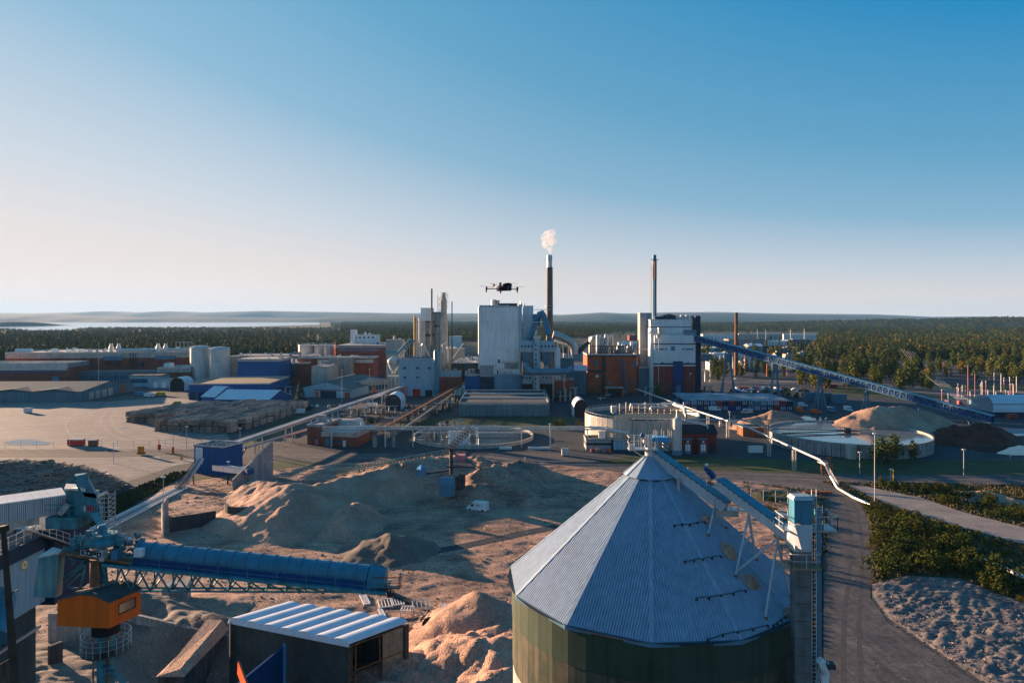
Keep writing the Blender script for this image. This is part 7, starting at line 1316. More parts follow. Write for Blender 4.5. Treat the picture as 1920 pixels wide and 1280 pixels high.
for px, by, top, lb in ((1768.5, 722, 678, 'leftmost red brown power pole'), (1779.5, 722, 688, 'second red brown power pole'), (1803, 724, 690, 'third power pole behind the transformer yard'), (1815, 760, 684, 'tall power pole in front of the transformer yard'), (1828, 740, 700, 'short red power pole among the insulators'), (1877, 735, 700, 'white power pole right of the transformer yard'), (1864, 738, 698, 'pale power pole in the middle of the yard'), (1906, 735, 705, 'rightmost thin power pole')):
    c = G(px, by); h = ZD(top, c.y); T = thing('power_pole', lb, 'power pole', c); part(T, 'pole', MB().tube(c, c+Vector((0, 0, h)), .2, 7), M['pink' if px < 1830 else 'galv_pale']); part(T, 'crossarm', MB().bar(c+Vector((-2, 0, h-.6)), c+Vector((2, 0, h-.6)), .2), M['galv'])
T = thing('power_lines', 'bundle of thin power lines falling toward the transformer yard', 'cables', G(1790, 720, 12))
for k in range(6):
    a_, b_ = D(1690+k*5, 655+k, 760), G(1812+k*4, 760, 13); pts = [a_.lerp(b_, t/10)-Vector((0, 0, 14*t/10*(1-t/10))) for t in range(11)]; part(T, 'cable', MB().path(pts, .07, 4), M['galv_pale'])
# drone
c = D(941, 541, 13); T = thing('drone', 'black quadcopter drone hovering in the sky above the boiler building', 'drone', c); s_ = 13/F
def Q(px, py, dd=0): return D(px, py, 13+dd)
part(T, 'body', MB().hexa([Q(931, 546, -.1), Q(955, 545, -.1), Q(955, 545, .14), Q(931, 546, .14), Q(932, 537, -.1), Q(953, 535, -.1), Q(953, 535, .14), Q(932, 537, .14)]), M['black'])
part(T, 'battery_dome', MB().path([Q(943, 536), Q(947, 534), Q(952, 533), Q(958, 534)], 3.2*s_, 10), M['black'], True); part(T, 'camera_gimbal', MB().tube(Q(952, 541, -.12), Q(957, 541, -.08), 4.2*s_, 12), M['dark_steel'], True); part(T, 'camera_gimbal', MB().tube(Q(933, 541, -.12), Q(937, 541, -.08), 3.6*s_, 12), M['dark_steel'], True)
part(T, 'lens', MB().tube(Q(952.5, 541, -.16), Q(952.8, 541, -.12), 2*s_, 10), M['glass']); part(T, 'antenna', MB().box(Q(936, 536, -.05), Q(940.5, 530, .05)), M['green_paint']); part(T, 'status_light', MB().box(Q(938, 540, -.13), Q(941, 534.5, -.1)), M['red']); part(T, 'white_mark', MB().box(Q(934, 540, -.12), Q(937, 535, -.1)), M['white'])
for (rx, ry, dd, pitch) in ((912, 541, -.22, 1), (970, 542, -.22, -1), (926, 536.5, .3, 1), (958, 535.5, .3, -1)):
    A_ = part(T, 'arm', MB().bar(Q(940 if rx < 940 else 948, 541), Q(rx, ry+.6, dd), 2.2*s_, 1.7*s_), M['rust' if dd < 0 else 'black']); part(A_, 'motor', MB().tube(Q(rx, ry+2, dd), Q(rx, ry-3.5, dd), 1.9*s_, 10), M['dark_steel'])
    c2 = Q(rx, ry-4, dd); an = .25*pitch+(.9 if dd > 0 else .1)
    for k in (0, 1): a = an+math.pi*k; tip = c2+Vector((math.cos(a)*13*s_, math.sin(a)*13*s_, .008*pitch*(1 if k else -1))); part(A_, 'rotor_blade', MB().bar(c2, tip, 1.9*s_, .004), M['black'])
    if dd < 0: part(A_, 'landing_leg', MB().hexa([Q(rx-1, ry+7, dd), Q(rx+.6, ry+7, dd), Q(rx+.6, ry+7, dd+.03), Q(rx-1, ry+7, dd+.03), Q(rx-2, ry, dd), Q(rx+1.6, ry, dd), Q(rx+1.6, ry, dd+.03), Q(rx-2, ry, dd+.03)]), M['dark_steel'])
part(T, 'front_leg', MB().tube(Q(938.5, 550, -.1), Q(938.5, 543, -.1), 1.2*s_, 8, 2*s_), M['rust'])
# ---------------------------------------------------------------- log stacks and log pile
def bundle_me(seed, L=5.8, Wd=2.45, Hh=2.4):
    r = random.Random(seed); mb = MB(); ny, nz = 7, 6
    for j in range(nz):
        for i in range(ny):
            x = (i+.5+.5*(j % 2)*.6)*Wd/(ny+.4)+r.uniform(-.05, .05); z = (j+.5)*Hh/nz+r.uniform(-.04, .04); rr = r.uniform(.15, .27); y0, y1 = r.uniform(-.6, .2), L-r.uniform(.0, .5)
            n = 5; k = len(mb.v)
            for y in (y0, y1):
                for q in range(n): a = 2*math.pi*q/n+r.random(); mb.v.append((x+rr*math.cos(2*math.pi*q/n), y, z+rr*math.sin(2*math.pi*q/n)))
            mb.f.append(tuple(k+q for q in range(n)))
            for q in range(n): mb.f.append((k+q, k+(q+1) % n, k+n+(q+1) % n, k+n+q))
    return mesh_of(mb, 'log_bundle', M['log'])
bms = [bundle_me(s) for s in range(5)]
def stackblock(px, py, ang, nc, nr, nm, jag=()):
    o = G(px, py); cs_, sn_ = math.cos(ang), math.sin(ang)
    for r_ in range(nr):
        for c_ in range(nc):
            if r_ < (jag[c_] if c_ < len(jag) else 0): continue
            front = r_ == (jag[c_] if c_ < len(jag) else 0)
            for lv in (1, 0):
                if lv == 0 and not (front or c_ in (0, nc-1) or r_ == nr-1): continue
                x, y = c_*3.05, r_*7.1+random.uniform(-.6, .6); b = bpy.data.objects.new('log_bundle', random.choice(bms)); COL.objects.link(b); b.location = (o.x+x*cs_-y*sn_, o.y+x*sn_+y*cs_, lv*2.6+(random.uniform(-.15, .5) if lv else 0)); b.rotation_euler = (0, 0, ang+random.uniform(-.03, .03))
                tag(b, '%s log bundle in column %s, %s deep, of the %s log block' % (('lower', 'upper')[lv], ORD[c_], ORD[r_], nm), 'log bundle', 'log bundles stacked on the pale yard')
stackblock(290, 808, R(-6), 13, 11, 'nearer right', (0, 0, 0, 0, 0, 0, 0, 0, 0, 0, 0, 0, 1))
stackblock(238, 791, R(-20), 8, 7, 'left rear')
for k in range(7): c = G(352+k*5, 744-k*.4); b = bpy.data.objects.new('log_bundle', bms[k % 5]); COL.objects.link(b); b.location = c; tag(b, 'log bundle number %s in the short row beside the blue store' % ORD[k], 'log bundle', 'short log row beside the blue store')
lm = bpy.data.objects['log_mound']; vs = [lm.location+v.co for v in lm.data.vertices if v.co.z > .1]; mb = MB(); rr_ = random.Random(5)
for k in range(9000):
    p = rr_.choice(vs)+Vector((rr_.uniform(-.4, .4), rr_.uniform(-.4, .4), rr_.uniform(.0, .35))); a = rr_.gauss(.5, .55); d_ = Vector((math.cos(a), math.sin(a), rr_.uniform(-.22, .22)))*rr_.uniform(1.6, 3); mb.bar(p-d_, p+d_, rr_.uniform(.16, .4))
solo('loose_logs', mb, M['log'], 'heap of loose criss-crossed logs at the left edge', 'logs', kind='stuff')
# ---------------------------------------------------------------- foliage
def leafcloud(blobs, n, sz, seed, flat=.5):
    r = np.random.default_rng(seed); mb = MB(); tot = sum(b[3]**2 for b in blobs)
    for (x, y, z, rad, sq) in blobs:
        m_ = max(4, int(n*rad*rad/tot)); v = r.normal(size=(m_, 3)); v /= np.linalg.norm(v, axis=1)[:, None]; q = rad*(.62+.45*r.random(m_)**.6)
        for k in range(m_):
            p = np.array([x, y, z])+v[k]*q[k]*np.array([1, 1, sq]); nrm = v[k]+r.normal(size=3)*.55; nrm /= np.linalg.norm(nrm); t = np.cross(nrm, r.normal(size=3)); t /= np.linalg.norm(t); b_ = np.cross(nrm, t); s_ = sz*(.6+.8*r.random())
            mb.poly([p-t*s_-b_*s_*.5, p+t*s_*.9-b_*s_*.6, p+t*s_*.3+b_*s_, p-t*s_*.7+b_*s_*.7])
    return mb
def broad(seed, H_=14, W_=3.6, n=900, sz=.34):
    r = random.Random(seed); bl = []; k = 0
    for i in range(15):
        t = .22+.74*i/14; w_ = W_*math.sin(math.pi*min(1, t*.92+.06))**.7; a = i*2.4+r.random(); q = w_*r.uniform(.15, .62)
        bl.append((q*math.cos(a), q*math.sin(a), H_*t, w_*r.uniform(.42, .68), r.uniform(.9, 1.35)))
    return leafcloud(bl, n, sz, seed)
def spruce(seed, H_=16, W_=2.8, n=700, sz=.4):
    r = np.random.default_rng(seed); mb = MB()
    for k in range(n):
        t = r.random()**.8; z = H_*(.06+.94*t); w_ = W_*(1-t)**.85+.12; a = r.random()*6.283; rad = w_*(.55+.5*r.random()); s_ = sz*(.6+.9*(1-t)); p = np.array([rad*math.cos(a), rad*math.sin(a), z-rad*.3]); o_ = np.array([math.cos(a), math.sin(a), -.45]); tt = np.array([-math.sin(a), math.cos(a), r.normal()*.25])
        mb.poly([p-tt*s_*.8-o_*s_*.6, p+tt*s_*.8-o_*s_*.6, p+o_*s_*1.3])
    return mb
def pine(seed, H_=16, n=600, sz=.4):
    r = random.Random(seed); bl = [(r.uniform(-1.2, 1.2), r.uniform(-1.2, 1.2), H_*(.55+.43*i/7), 1.9*(1-.55*i/7)*r.uniform(.8, 1.2), .7) for i in range(8)]
    return leafcloud(bl, n, sz, seed)
def bush(seed, H_=3, W_=2.2, n=760, sz=.13):
    r = random.Random(seed); bl = [(r.uniform(-.75, .75)*W_, r.uniform(-.75, .75)*W_, H_*r.uniform(.2, .85), W_*r.uniform(.16, .42), r.uniform(.8, 1.6)) for i in range(13)]
    return leafcloud(bl, n, sz, seed)
trunk_me = mesh_of(MB().tube((0, 0, -.3), (.1, .05, 6), .24, 7, .14).tube((.1, .05, 6), (0, 0, 12), .14, 6, .05).tube((.1, .0, 5), (1.5, .6, 8.5), .08, 5, .03).tube((.0, .0, 6.5), (-1.3, -.5, 9.5), .07, 5, .03), 'trunk', M['trunk'])
stem_me = mesh_of(MB().tube((0, 0, -.1), (.1, 0, 1.6), .07, 5, .03).tube((0, 0, .1), (-.5, .3, 1.5), .05, 5, .02).tube((0, 0, .1), (.5, .4, 1.6), .05, 5, .02), 'stem', M['trunk'])
BR = [mesh_of(broad(s), 'crown', M['foliage']) for s in (1, 2, 3, 4)]; SPR = [mesh_of(spruce(s), 'crown', M['needles']) for s in (11, 12, 13)]; PN = [mesh_of(pine(s), 'crown', M['needles']) for s in (21, 22)]; BU = [mesh_of(bush(s), 'crown', M['shrub']) for s in (31, 32, 33, 34)]
def tree(c, h, me, label, wk=1., group=None, name=None, cat='tree', stem=None, rz=None):
    T = thing(name or 'tree', label, cat, c, group); base_h = 14 if me in BR else (16 if me in SPR or me in PN else 3); s_ = h/base_h; o = bpy.data.objects.new('crown', me); COL.objects.link(o); o.parent = T; t = bpy.data.objects.new('trunk' if base_h > 5 else 'stem', trunk_me if base_h > 5 else stem_me); COL.objects.link(t); t.parent = T
    T.scale = (s_*wk, s_*wk, s_); T.rotation_euler = (0, 0, random.uniform(0, 6.28) if rz is None else rz); return T
tree(G(563, 766), 16, SPR[0], 'single large bushy conifer standing before the grey gabled hall', 1.5, name='conifer_tree'); tree(G(1232, 748), 10.5, BR[1], 'round yellowish tree between the orange block and the red power block', 1.2)
tree(G(1652, 868), 9.5, BR[0], 'left dark bushy tree in front of the round water tank', 1.5); tree(G(1676, 866), 10, BR[2], 'taller dark bushy tree in front of the round water tank', 1.4); tree(G(1712, 864), 7.5, BR[3], 'right smaller tree in front of the round water tank', 1.1)
tree(G(1090, 800), 4, BU[1], 'small bush beside the tunnel tent', 1, cat='shrub', name='shrub'); tree(G(1050, 804), 4.5, BU[2], 'dark bush at the right end of the flat warehouse lawn', 1.3, cat='shrub', name='shrub')
tree(G(702, 800), 4.5, BU[0], 'yellow green bush beside the trestle conveyors', 1.4, cat='shrub', name='shrub'); tree(G(585, 768), 3, BU[1], 'small bush at the foot of the single conifer', 1, cat='shrub', name='shrub')
kinds = {'b': 'leafy', 's': 'dark spruce', 'p': 'pine'}
nlab = {}
def where(px_, py_, xs, ys):
    u = (px_-min(xs))/(max(xs)-min(xs)); v = (py_-min(ys))/(max(ys)-min(ys)); return '%s, %s' % (('near edge', 'middle depth', 'far edge')[min(2, int(v*3))], ('far left', 'left', 'middle', 'right', 'far right')[min(4, int(u*5))])
def belt(poly, n, kinds_, hr, place, group, mind=4., wk=(.8, 1.25)):
    P = gp(poly); xs = [p[0] for p in P]; ys = [p[1] for p in P]; got = []; tries = 0
    while len(got) < n and tries < 9000:
        tries += 1; x, y = random.uniform(min(xs), max(xs)), random.uniform(min(ys), max(ys))
        if not inpoly(np.array([x]), np.array([y]), P)[0] or any((x-a)**2+(y-b)**2 < mind*mind for a, b in got): continue
        got.append((x, y)); k = random.choice(kinds_); me = random.choice({'b': BR, 's': SPR, 'p': PN}[k]); h = random.uniform(*hr)
        tree(Vector((x, y, 0)), h, me, '%s %s tree %s' % (('small', 'mid sized', 'tall')[min(2, int((h-hr[0])/(hr[1]-hr[0])*3))], kinds[k], place)+', '+where(x, y, xs, ys), random.uniform(*wk), group, {'b': 'leafy_tree', 's': 'spruce_tree', 'p': 'pine_tree'}[k])
    return got
belt([(1490, 728), (1560, 735), (1700, 740), (1758, 738), (1745, 700), (1600, 690), (1490, 695)], 72, 'bbbbs', (12, 21), 'behind the inclined conveyor', 'trees behind the inclined conveyor', 4.2)
belt([(1760, 718), (1930, 722), (1940, 690), (1760, 688)], 34, 'bbbb', (12, 20), 'behind the transformer yard', 'trees behind the transformer yard', 4.5)
belt([(1490, 690), (1940, 688), (1940, 662), (1720, 660), (1560, 664), (1490, 672)], 92, 'bbbbs', (11, 19), 'on the wooded right slope', 'trees on the wooded slope', 6)
belt([(1335, 716), (1362, 718), (1362, 702), (1335, 702)], 7, 'bs', (12, 18), 'just right of the power block', 'trees beside the power block', 3)
belt([(1374, 708), (1480, 712), (1490, 694), (1378, 692)], 11, 'bbs', (10, 16), 'before the small town', 'trees before the small town', 6)
belt([(-40, 672), (430, 668), (760, 662), (760, 650), (-40, 652)], 72, 'bbbs', (10, 17), 'behind the long brick hall', 'trees behind the long brick hall', 8)
for px, py, h in ((1371, 741, 5), (1414, 742, 5), (1432, 743, 6), (1451, 745, 5.5), (1475, 745, 7), (1493, 747, 5), (1510, 748, 8), (1528, 748, 6)): tree(G(px, py), h*.8, random.choice(BU), 'round clipped tree by the car park, %s from the left' % ORD[[1371, 1414, 1432, 1451, 1475, 1493, 1510, 1528].index(px)], .8, 'round trees by the car park', 'shrub', 'shrub')
def shrubs(poly, n, hr, place, group, mind=1.4, wk=(.8, 1.3)):
    P = gp(poly); xs = [p[0] for p in P]; ys = [p[1] for p in P]; got = []; t = 0
    while len(got) < n and t < 9000:
        t += 1; x, y = random.uniform(min(xs), max(xs)), random.uniform(min(ys), max(ys))
        if not inpoly(np.array([x]), np.array([y]), P)[0] or any((x-a)**2+(y-b)**2 < mind*mind for a, b in got) or (inpoly(np.array([x]), np.array([y]), gp(TRK))[0] | (dpoly(np.array([x]), np.array([y]), gp(TRK))[0] < 2)): continue
        got.append((x, y)); h = random.uniform(*hr); tree(Vector((x, y, 0)), h, random.choice(BU), '%s shrub %s' % (('low', 'mid sized', 'tall')[min(2, int((h-hr[0])/(hr[1]-hr[0])*3))], place)+', '+where(x, y, xs, ys), random.uniform(*wk), group, 'shrub', 'shrub')
shrubs([(1645, 1080), (1720, 1072), (1810, 1085), (1925, 1135), (1925, 1105), (1850, 1060), (1800, 1020), (1780, 985), (1710, 975), (1660, 985), (1640, 1020)], 95, (.9, 4.1), 'in the thicket by the road', 'shrubs in the thicket beside the road', 1.9)
shrubs([(1622, 958), (1650, 980), (1720, 978), (1690, 962), (1640, 948)], 20, (1., 2.), 'between the road and the dirt track', 'shrubs between road and track', 1.8)
shrubs([(1640, 925), (1760, 945), (1930, 985), (1930, 960), (1860, 940), (1750, 918), (1660, 912)], 36, (1.2, 3.2), 'beyond the dirt track at the right', 'shrubs beyond the dirt track', 2.2)
shrubs([(1400, 925), (1540, 930), (1552, 1010), (1535, 1100), (1500, 1090), (1440, 980)], 46, (.6, 1.9), 'behind the silo', 'low shrubs behind the silo', 1.3)
shrubs([(1300, 905), (1400, 900), (1420, 940), (1340, 930)], 16, (.7, 1.8), 'on the bare ground beyond the silo roof', 'shrubs beyond the silo roof', 1.6)
shrubs([(1780, 1015), (1930, 1060), (1930, 1020), (1800, 990)], 16, (.8, 1.6), 'in the hollow at the right edge', 'shrubs in the hollow', 2.)
# grass tufts as loose ground cover
def tufts(name, poly, n, m, sz, label):
    P = gp(poly); a = np.array(P); r = np.random.default_rng(len(poly)*n); x = r.uniform(a[:, 0].min(), a[:, 0].max(), n*3); y = r.uniform(a[:, 1].min(), a[:, 1].max(), n*3); k = inpoly(x, y, P) & ~inpoly(x, y, gp(TRK)); x, y = x[k][:n], y[k][:n]; mb = MB()
    for i in range(len(x)):
        for q in range(3):
            an = r.random()*3.14; s_ = sz*(.5+r.random()); dx, dy = math.cos(an)*s_*.6, math.sin(an)*s_*.6; lx, ly = r.normal(0, .3, 2)*s_; mb.poly([(x[i]-dx, y[i]-dy, 0), (x[i]+dx, y[i]+dy, 0), (x[i]+lx, y[i]+ly, s_)])
    solo(name, mb, m, label, 'grass', kind='stuff')
tufts('grass_tufts', [(1540, 902), (1600, 905), (1720, 905), (2000, 912), (2000, 1150), (1920, 1130), (1800, 1085), (1700, 1079), (1636, 1094), (1636, 1010), (1624, 958), (1590, 924)], 9000, M['grass_dry'], .4, 'rough dry grass on the verges right of the road')
tufts('grass_tufts', [(1400, 905), (1545, 920), (1555, 1000), (1540, 1100), (1520, 1280), (1505, 1280), (1500, 1060), (1430, 980)], 3500, M['grass_dry'], .4, 'tufts of dry grass between the silo and the road')
tufts('grass_tufts', [(60, 1010), (130, 962), (220, 928), (330, 884), (356, 885), (270, 935), (190, 985), (100, 1045), (20, 1080)], 3000, M['grass'], .5, 'green grass along the pipe rack')
def clods(name, poly, n, m, s0, s1, label, zf=None):
    P = gp(poly); a = np.array(P); r = np.random.default_rng(n); x = r.uniform(a[:, 0].min(), a[:, 0].max(), n*3); y = r.uniform(a[:, 1].min(), a[:, 1].max(), n*3); k = inpoly(x, y, P); x, y = x[k][:n], y[k][:n]; mb = MB(); z = zf(x, y)*np.ones(len(x)) if zf else np.zeros(len(x))
    for i in range(len(x)):
        s_ = s0+(s1-s0)*r.random()**3; q = [Vector((x[i]+r.normal()*s_*.7, y[i]+r.normal()*s_*.7, z[i]-.05+r.random()*.05)) for _ in range(3)]; t = Vector((x[i], y[i], z[i]+s_*.7)); mb.poly(q).poly([q[0], q[1], t]).poly([q[1], q[2], t]).poly([q[2], q[0], t])
    solo(name, mb, m, label, 'debris', kind='stuff')
FP = [(60, 1080), (306, 925), (420, 900), (520, 886), (640, 874), (1010, 872), (1200, 895), (1500, 915), (1540, 1000), (1520, 1280), (1500, 1400), (-200, 1400)]
clods('bark_debris', FP, 14000, M['rust'], .08, .45, 'loose bark and wood crumbs strewn over the chip yard', lambda x, y: hfield(x, y)+.15)
clods('bark_debris', FP, 9000, M['chips_fresh'], .08, .5, 'pale wood crumbs strewn over the chip yard', lambda x, y: hfield(x, y)+.15)
clods('rubble', [(1640, 1096), (1700, 1080), (1800, 1087), (1925, 1135), (2200, 1180), (2300, 1450), (1860, 1290), (1750, 1216), (1668, 1162)], 7000, M['gravel'], .06, .4, 'stones and lumps on the gravel ground', lambda x, y: .25)
clods('rubble', [(1500, 1400), (1535, 1280), (1542, 1160), (1556, 1080), (1564, 1000), (1556, 940), (1545, 940), (1550, 1000), (1540, 1080), (1520, 1280)], 1500, M['gravel'], .05, .25, 'loose stones along the left road edge')
clods('rubble', [(1600, 1200), (1660, 1180), (1760, 1235), (1850, 1300), (1700, 1320), (1610, 1290)], 1500, M['track_road'], .04, .16, 'pale grit scattered on the near road')
clods('rubble', [(1632, 985), (1640, 1060), (1640, 1120), (1672, 1165), (1752, 1218), (1857, 1290), (1835, 1290), (1740, 1220), (1656, 1165), (1626, 1120), (1628, 1060), (1622, 985)], 2200, M['gravel'], .05, .25, 'loose stones along the right road edge')
# ---------------------------------------------------------------- far woods, one object of scattered trees
def far_woods():
    far_b = leafcloud([(0, 0, 4, 3., 1.1), (0, 1, 8, 3.2, 1.2), (1, 0, 11, 2.2, 1.1)], 150, .75, 77); far_s = spruce(78, 16, 2.9, 110, .9)
    src = []
    for nm_, mb_, mm in (('leafy_tree', far_b, 'foliage'), ('spruce_tree', far_s, 'needles')):
        T = thing(nm_, {'leafy_tree': 'lone leafy tree at the far left edge of the woods', 'spruce_tree': 'lone spruce at the far left edge of the woods'}[nm_], 'tree', (-700-20*len(src), 1150, 0)); o = part(T, 'crown', MB().box((0, 0, 0), (1, 1, 1)), None); o.data = mesh_of(mb_, 'crown', M[mm]); o.location = (0, 0, 0); src.append(o)
    r = np.random.default_rng(3); P = []; K = []
    def dens(px, py): return 1.
    N = 62000; u = r.random(N); dmin, dmax = 830., 9500.; d = dmin*np.exp(u**1.0*math.log(dmax/dmin)); px = r.uniform(-120, 2040, N); x = (px-960)/F*d; py = HY+F*H/d
    keep = np.ones(N, bool); keep &= ~inpoly(x, d, LAKE); keep &= ~((px < 620) & (d > 3560) & ~((px < 150) & (d > 4200) & (d < 4850))); keep &= ~((px > 1290+r.normal(0, 14, N)) & (px < 1545+r.normal(0, 16, N)) & (py > 624+r.normal(0, 2.5, N)) & (py < 700) & (r.random(N) < .93)); keep &= ~((px > 1030) & (px < 1220) & (py > 634)); keep &= ~((px > 500) & (px < 700) & (py > 640)) | (r.random(N) < .5)
    keep &= ~((px > 840) & (px < 900) & (py > 640))
    for cx_, cy_, wx_, wy_ in ((620, 637, 70, 5), (250, 647, 40, 3), (1150, 630, 40, 3), (1700, 640, 40, 5), (1610, 652, 60, 3), (1860, 630, 30, 3), (560, 645, 40, 4), (1330, 640, 200, 18), (1450, 628, 100, 6)): keep &= ~((np.abs(px-cx_) < wx_) & (np.abs(py-cy_) < wy_) & (r.random(N) < .85))
    keep &= (fbm(x, d, 260, 3, 88) > -.28) | (d > 2200)
    x, d = x[keep], d[keep]; n = len(x); h = r.uniform(.6, 1.3, n)*np.where((px[keep] < 640) & (d > 1900), .55, 1); wd_ = h*np.clip(d/1500, 1, 3.6); kind = (r.random(n) < .3+.35*(d > 1800)).astype(int)
    zb_ = np.zeros(n)
    for nm_ in ('hills.002', 'headland'):
        me = bpy.data.objects[nm_].data; co = np.empty(len(me.vertices)*3); me.vertices.foreach_get('co', co); co = co.reshape(-1, 3)
        sel = (d > co[:, 1].min()-50) & (d < co[:, 1].max()+50); idx = np.where(sel)[0]
        for i0 in range(0, len(idx), 500):
            q = idx[i0:i0+500]; dd_ = (co[None, :, 0]-x[q, None])**2+(co[None, :, 1]-d[q, None])**2; j = np.argmin(dd_, 1); ok = np.sqrt(dd_[np.arange(len(q)), j]) < 160; zb_[q] = np.where(ok, np.maximum(zb_[q], co[j, 2]-1.5), zb_[q])
    me = bpy.data.meshes.new('far_woods'); me.vertices.add(n); me.vertices.foreach_set('co', np.stack([x, d, zb_], -1).astype(np.float32).ravel())
    for nm_, ty, val in (('sc', 'FLOAT_VECTOR', np.stack([wd_, wd_, h], -1)), ('rz', 'FLOAT', r.uniform(0, 6.28, n)), ('k', 'INT', kind)):
        at = me.attributes.new(nm_, ty, 'POINT'); at.data.foreach_set('vector' if ty == 'FLOAT_VECTOR' else 'value', val.astype(np.float32 if ty != 'INT' else np.int32).ravel())
    o = bpy.data.objects.new('far_woods', me); COL.objects.link(o); tag(o, 'mixed forest stretching from the town to the lake and hills', 'woods', None, 'stuff')
    ng = bpy.data.node_groups.new('woods', 'GeometryNodeTree'); ng.interface.new_socket('Geometry', in_out='INPUT', socket_type='NodeSocketGeometry'); ng.interface.new_socket('Geometry', in_out='OUTPUT', socket_type='NodeSocketGeometry'); N_ = ng.nodes.new; L = ng.links.new
    gi, go = N_('NodeGroupInput'), N_('NodeGroupOutput'); jn = N_('GeometryNodeJoinGeometry')
    def attr(nm_, ty): a = N_('GeometryNodeInputNamedAttribute'); a.data_type = ty; a.inputs[0].default_value = nm_; return a.outputs[0]
    ck = N_('FunctionNodeCompare'); ck.data_type = 'INT'; ck.operation = 'EQUAL'
    for k in (0, 1):
        oi = N_('GeometryNodeObjectInfo'); oi.inputs[0].default_value = src[k]; oi.inputs[1].default_value = True; ip = N_('GeometryNodeInstanceOnPoints'); cp = N_('FunctionNodeCompare'); cp.data_type = 'INT'; cp.operation = 'EQUAL'
        a = N_('GeometryNodeInputNamedAttribute'); a.data_type = 'INT'; a.inputs[0].default_value = 'k'; L(a.outputs[0], [s_ for s_ in cp.inputs if s_.type == 'INT'][0]); [s_ for s_ in cp.inputs if s_.type == 'INT'][1].default_value = k
        L(gi.outputs[0], ip.inputs['Points']); L(cp.outputs[0], ip.inputs['Selection']); L(oi.outputs['Geometry'], ip.inputs['Instance']); L(attr('sc', 'FLOAT_VECTOR'), ip.inputs['Scale']); cb = N_('ShaderNodeCombineXYZ'); L(attr('rz', 'FLOAT'), cb.inputs[2]); L(cb.outputs[0], ip.inputs['Rotation']); L(ip.outputs[0], jn.inputs[0])
    L(jn.outputs[0], go.inputs[0]); md = o.modifiers.new('scatter', 'NODES'); md.node_group = ng
far_woods()
# ---------------------------------------------------------------- town
def house(name, label, px, py, wpx, h, wall, roof, gable=0, dep=14, win=0, group='buildings of the small town beyond the plant'):
    a = G(px, py); L = wpx/F*a.y; f = Fr(a, a+Vector((L, random.uniform(-.12, .12)*L, 0))); T = thing(name, label, 'building', f.P(L/2, dep/2), group); L = f.L
    mb = f.box(MB(), 0, L, 0, dep, 0, h)
    if gable: mb.poly([f.P(0, 0, h), f.P(0, dep, h), f.P(0, dep/2, h+gable)]).poly([f.P(L, 0, h), f.P(L, dep, h), f.P(L, dep/2, h+gable)])
    part(T, 'wall', mb, M[wall])
    if gable: part(T, 'roof', MB().hexa([f.P(-.4, -.5, h-.1), f.P(L+.4, -.5, h-.1), f.P(L+.4, dep/2, h+gable), f.P(-.4, dep/2, h+gable), f.P(-.4, -.5, h+.15), f.P(L+.4, -.5, h+.15), f.P(L+.4, dep/2, h+gable+.25), f.P(-.4, dep/2, h+gable+.25)]).hexa([f.P(-.4, dep+.5, h-.1), f.P(L+.4, dep+.5, h-.1), f.P(L+.4, dep/2+.01, h+gable), f.P(-.4, dep/2+.01, h+gable), f.P(-.4, dep+.5, h+.15), f.P(L+.4, dep+.5, h+.15), f.P(L+.4, dep/2+.01, h+gable+.25), f.P(-.4, dep/2+.01, h+gable+.25)]), M[roof])
    else: part(T, 'roof', f.box(MB(), -.3, L+.3, -.3, dep+.3, h, h+.4), M[roof])
    n = win or max(2, int(L/5)); n = min(n, 9); me = mesh_of(MB().box((-.8, -.15, 0), (.8, .05, 1.5)), 'window', M['window_blue'])
    for lv in range(max(1, min(3, int(h/3.4)))):
        for k in range(n): inst(T, 'window', me, f.P(L*(k+.5)/n, 0, 1.1+lv*3.1), f.rz)
    part(T, 'roof_vent', f.box(MB(), L*.3, L*.3+1.6, dep*.4, dep*.4+1.6, h, h+gable+1.6), M['galv']); return T
WC = {'white': 'white', 'clad': 'pale grey', 'concrete_pale': 'cream', 'brick': 'brick', 'clad_grey': 'grey', 'clad_blue': 'pale blue', 'red_wood': 'red timber', 'clad_teal': 'dark teal', 'concrete': 'concrete', 'blue_clad': 'bright blue', 'yellow': 'yellow'}
RC = {'roof_pale': 'pale roof', 'roof_dark': 'black roof', 'roof_felt': 'dark flat roof', 'roof_grey': 'grey roof', 'brick_red': 'red tiled roof'}
rowname = {0: 'nearest', 1: 'second', 2: 'third', 3: 'fourth', 4: 'farthest'}
for ri, (by, xs, hs) in enumerate(((694, [(1330, 12), (1346, 14), (1396, 26), (1430, 14)], (4, 8)), (676, [(1312, 20), (1338, 24), (1366, 8), (1392, 16), (1412, 22), (1440, 12), (1456, 10), (1478, 12)], (5, 10)), (661, [(1310, 30), (1345, 14), (1364, 34), (1404, 26), (1438, 26), (1470, 30)], (6, 11)), (648, [(1312, 50), (1366, 70), (1440, 34), (1478, 44)], (8, 15)), (638, [(1318, 60), (1385, 80), (1470, 60), (1240, 24), (1180, 30)], (9, 16)))):
    for i, (px, wpx) in enumerate(xs):
        wl = random.choice(['white', 'clad', 'concrete_pale', 'brick', 'clad_grey', 'clad_blue', 'clad_teal', 'concrete', 'white', 'red_wood']); rf = random.choice(['roof_pale', 'roof_dark', 'roof_felt', 'roof_grey', 'roof_pale']); g_ = random.choice([0, 0, 2.2, 3]) if wpx < 30 else 0
        house('town_building', '%s building with %s, %s from the left in the %s town row' % (WC[wl], RC[rf], ORD[i], rowname[ri]), px, by, wpx, random.uniform(*hs), wl, rf, g_, random.uniform(12, 30))
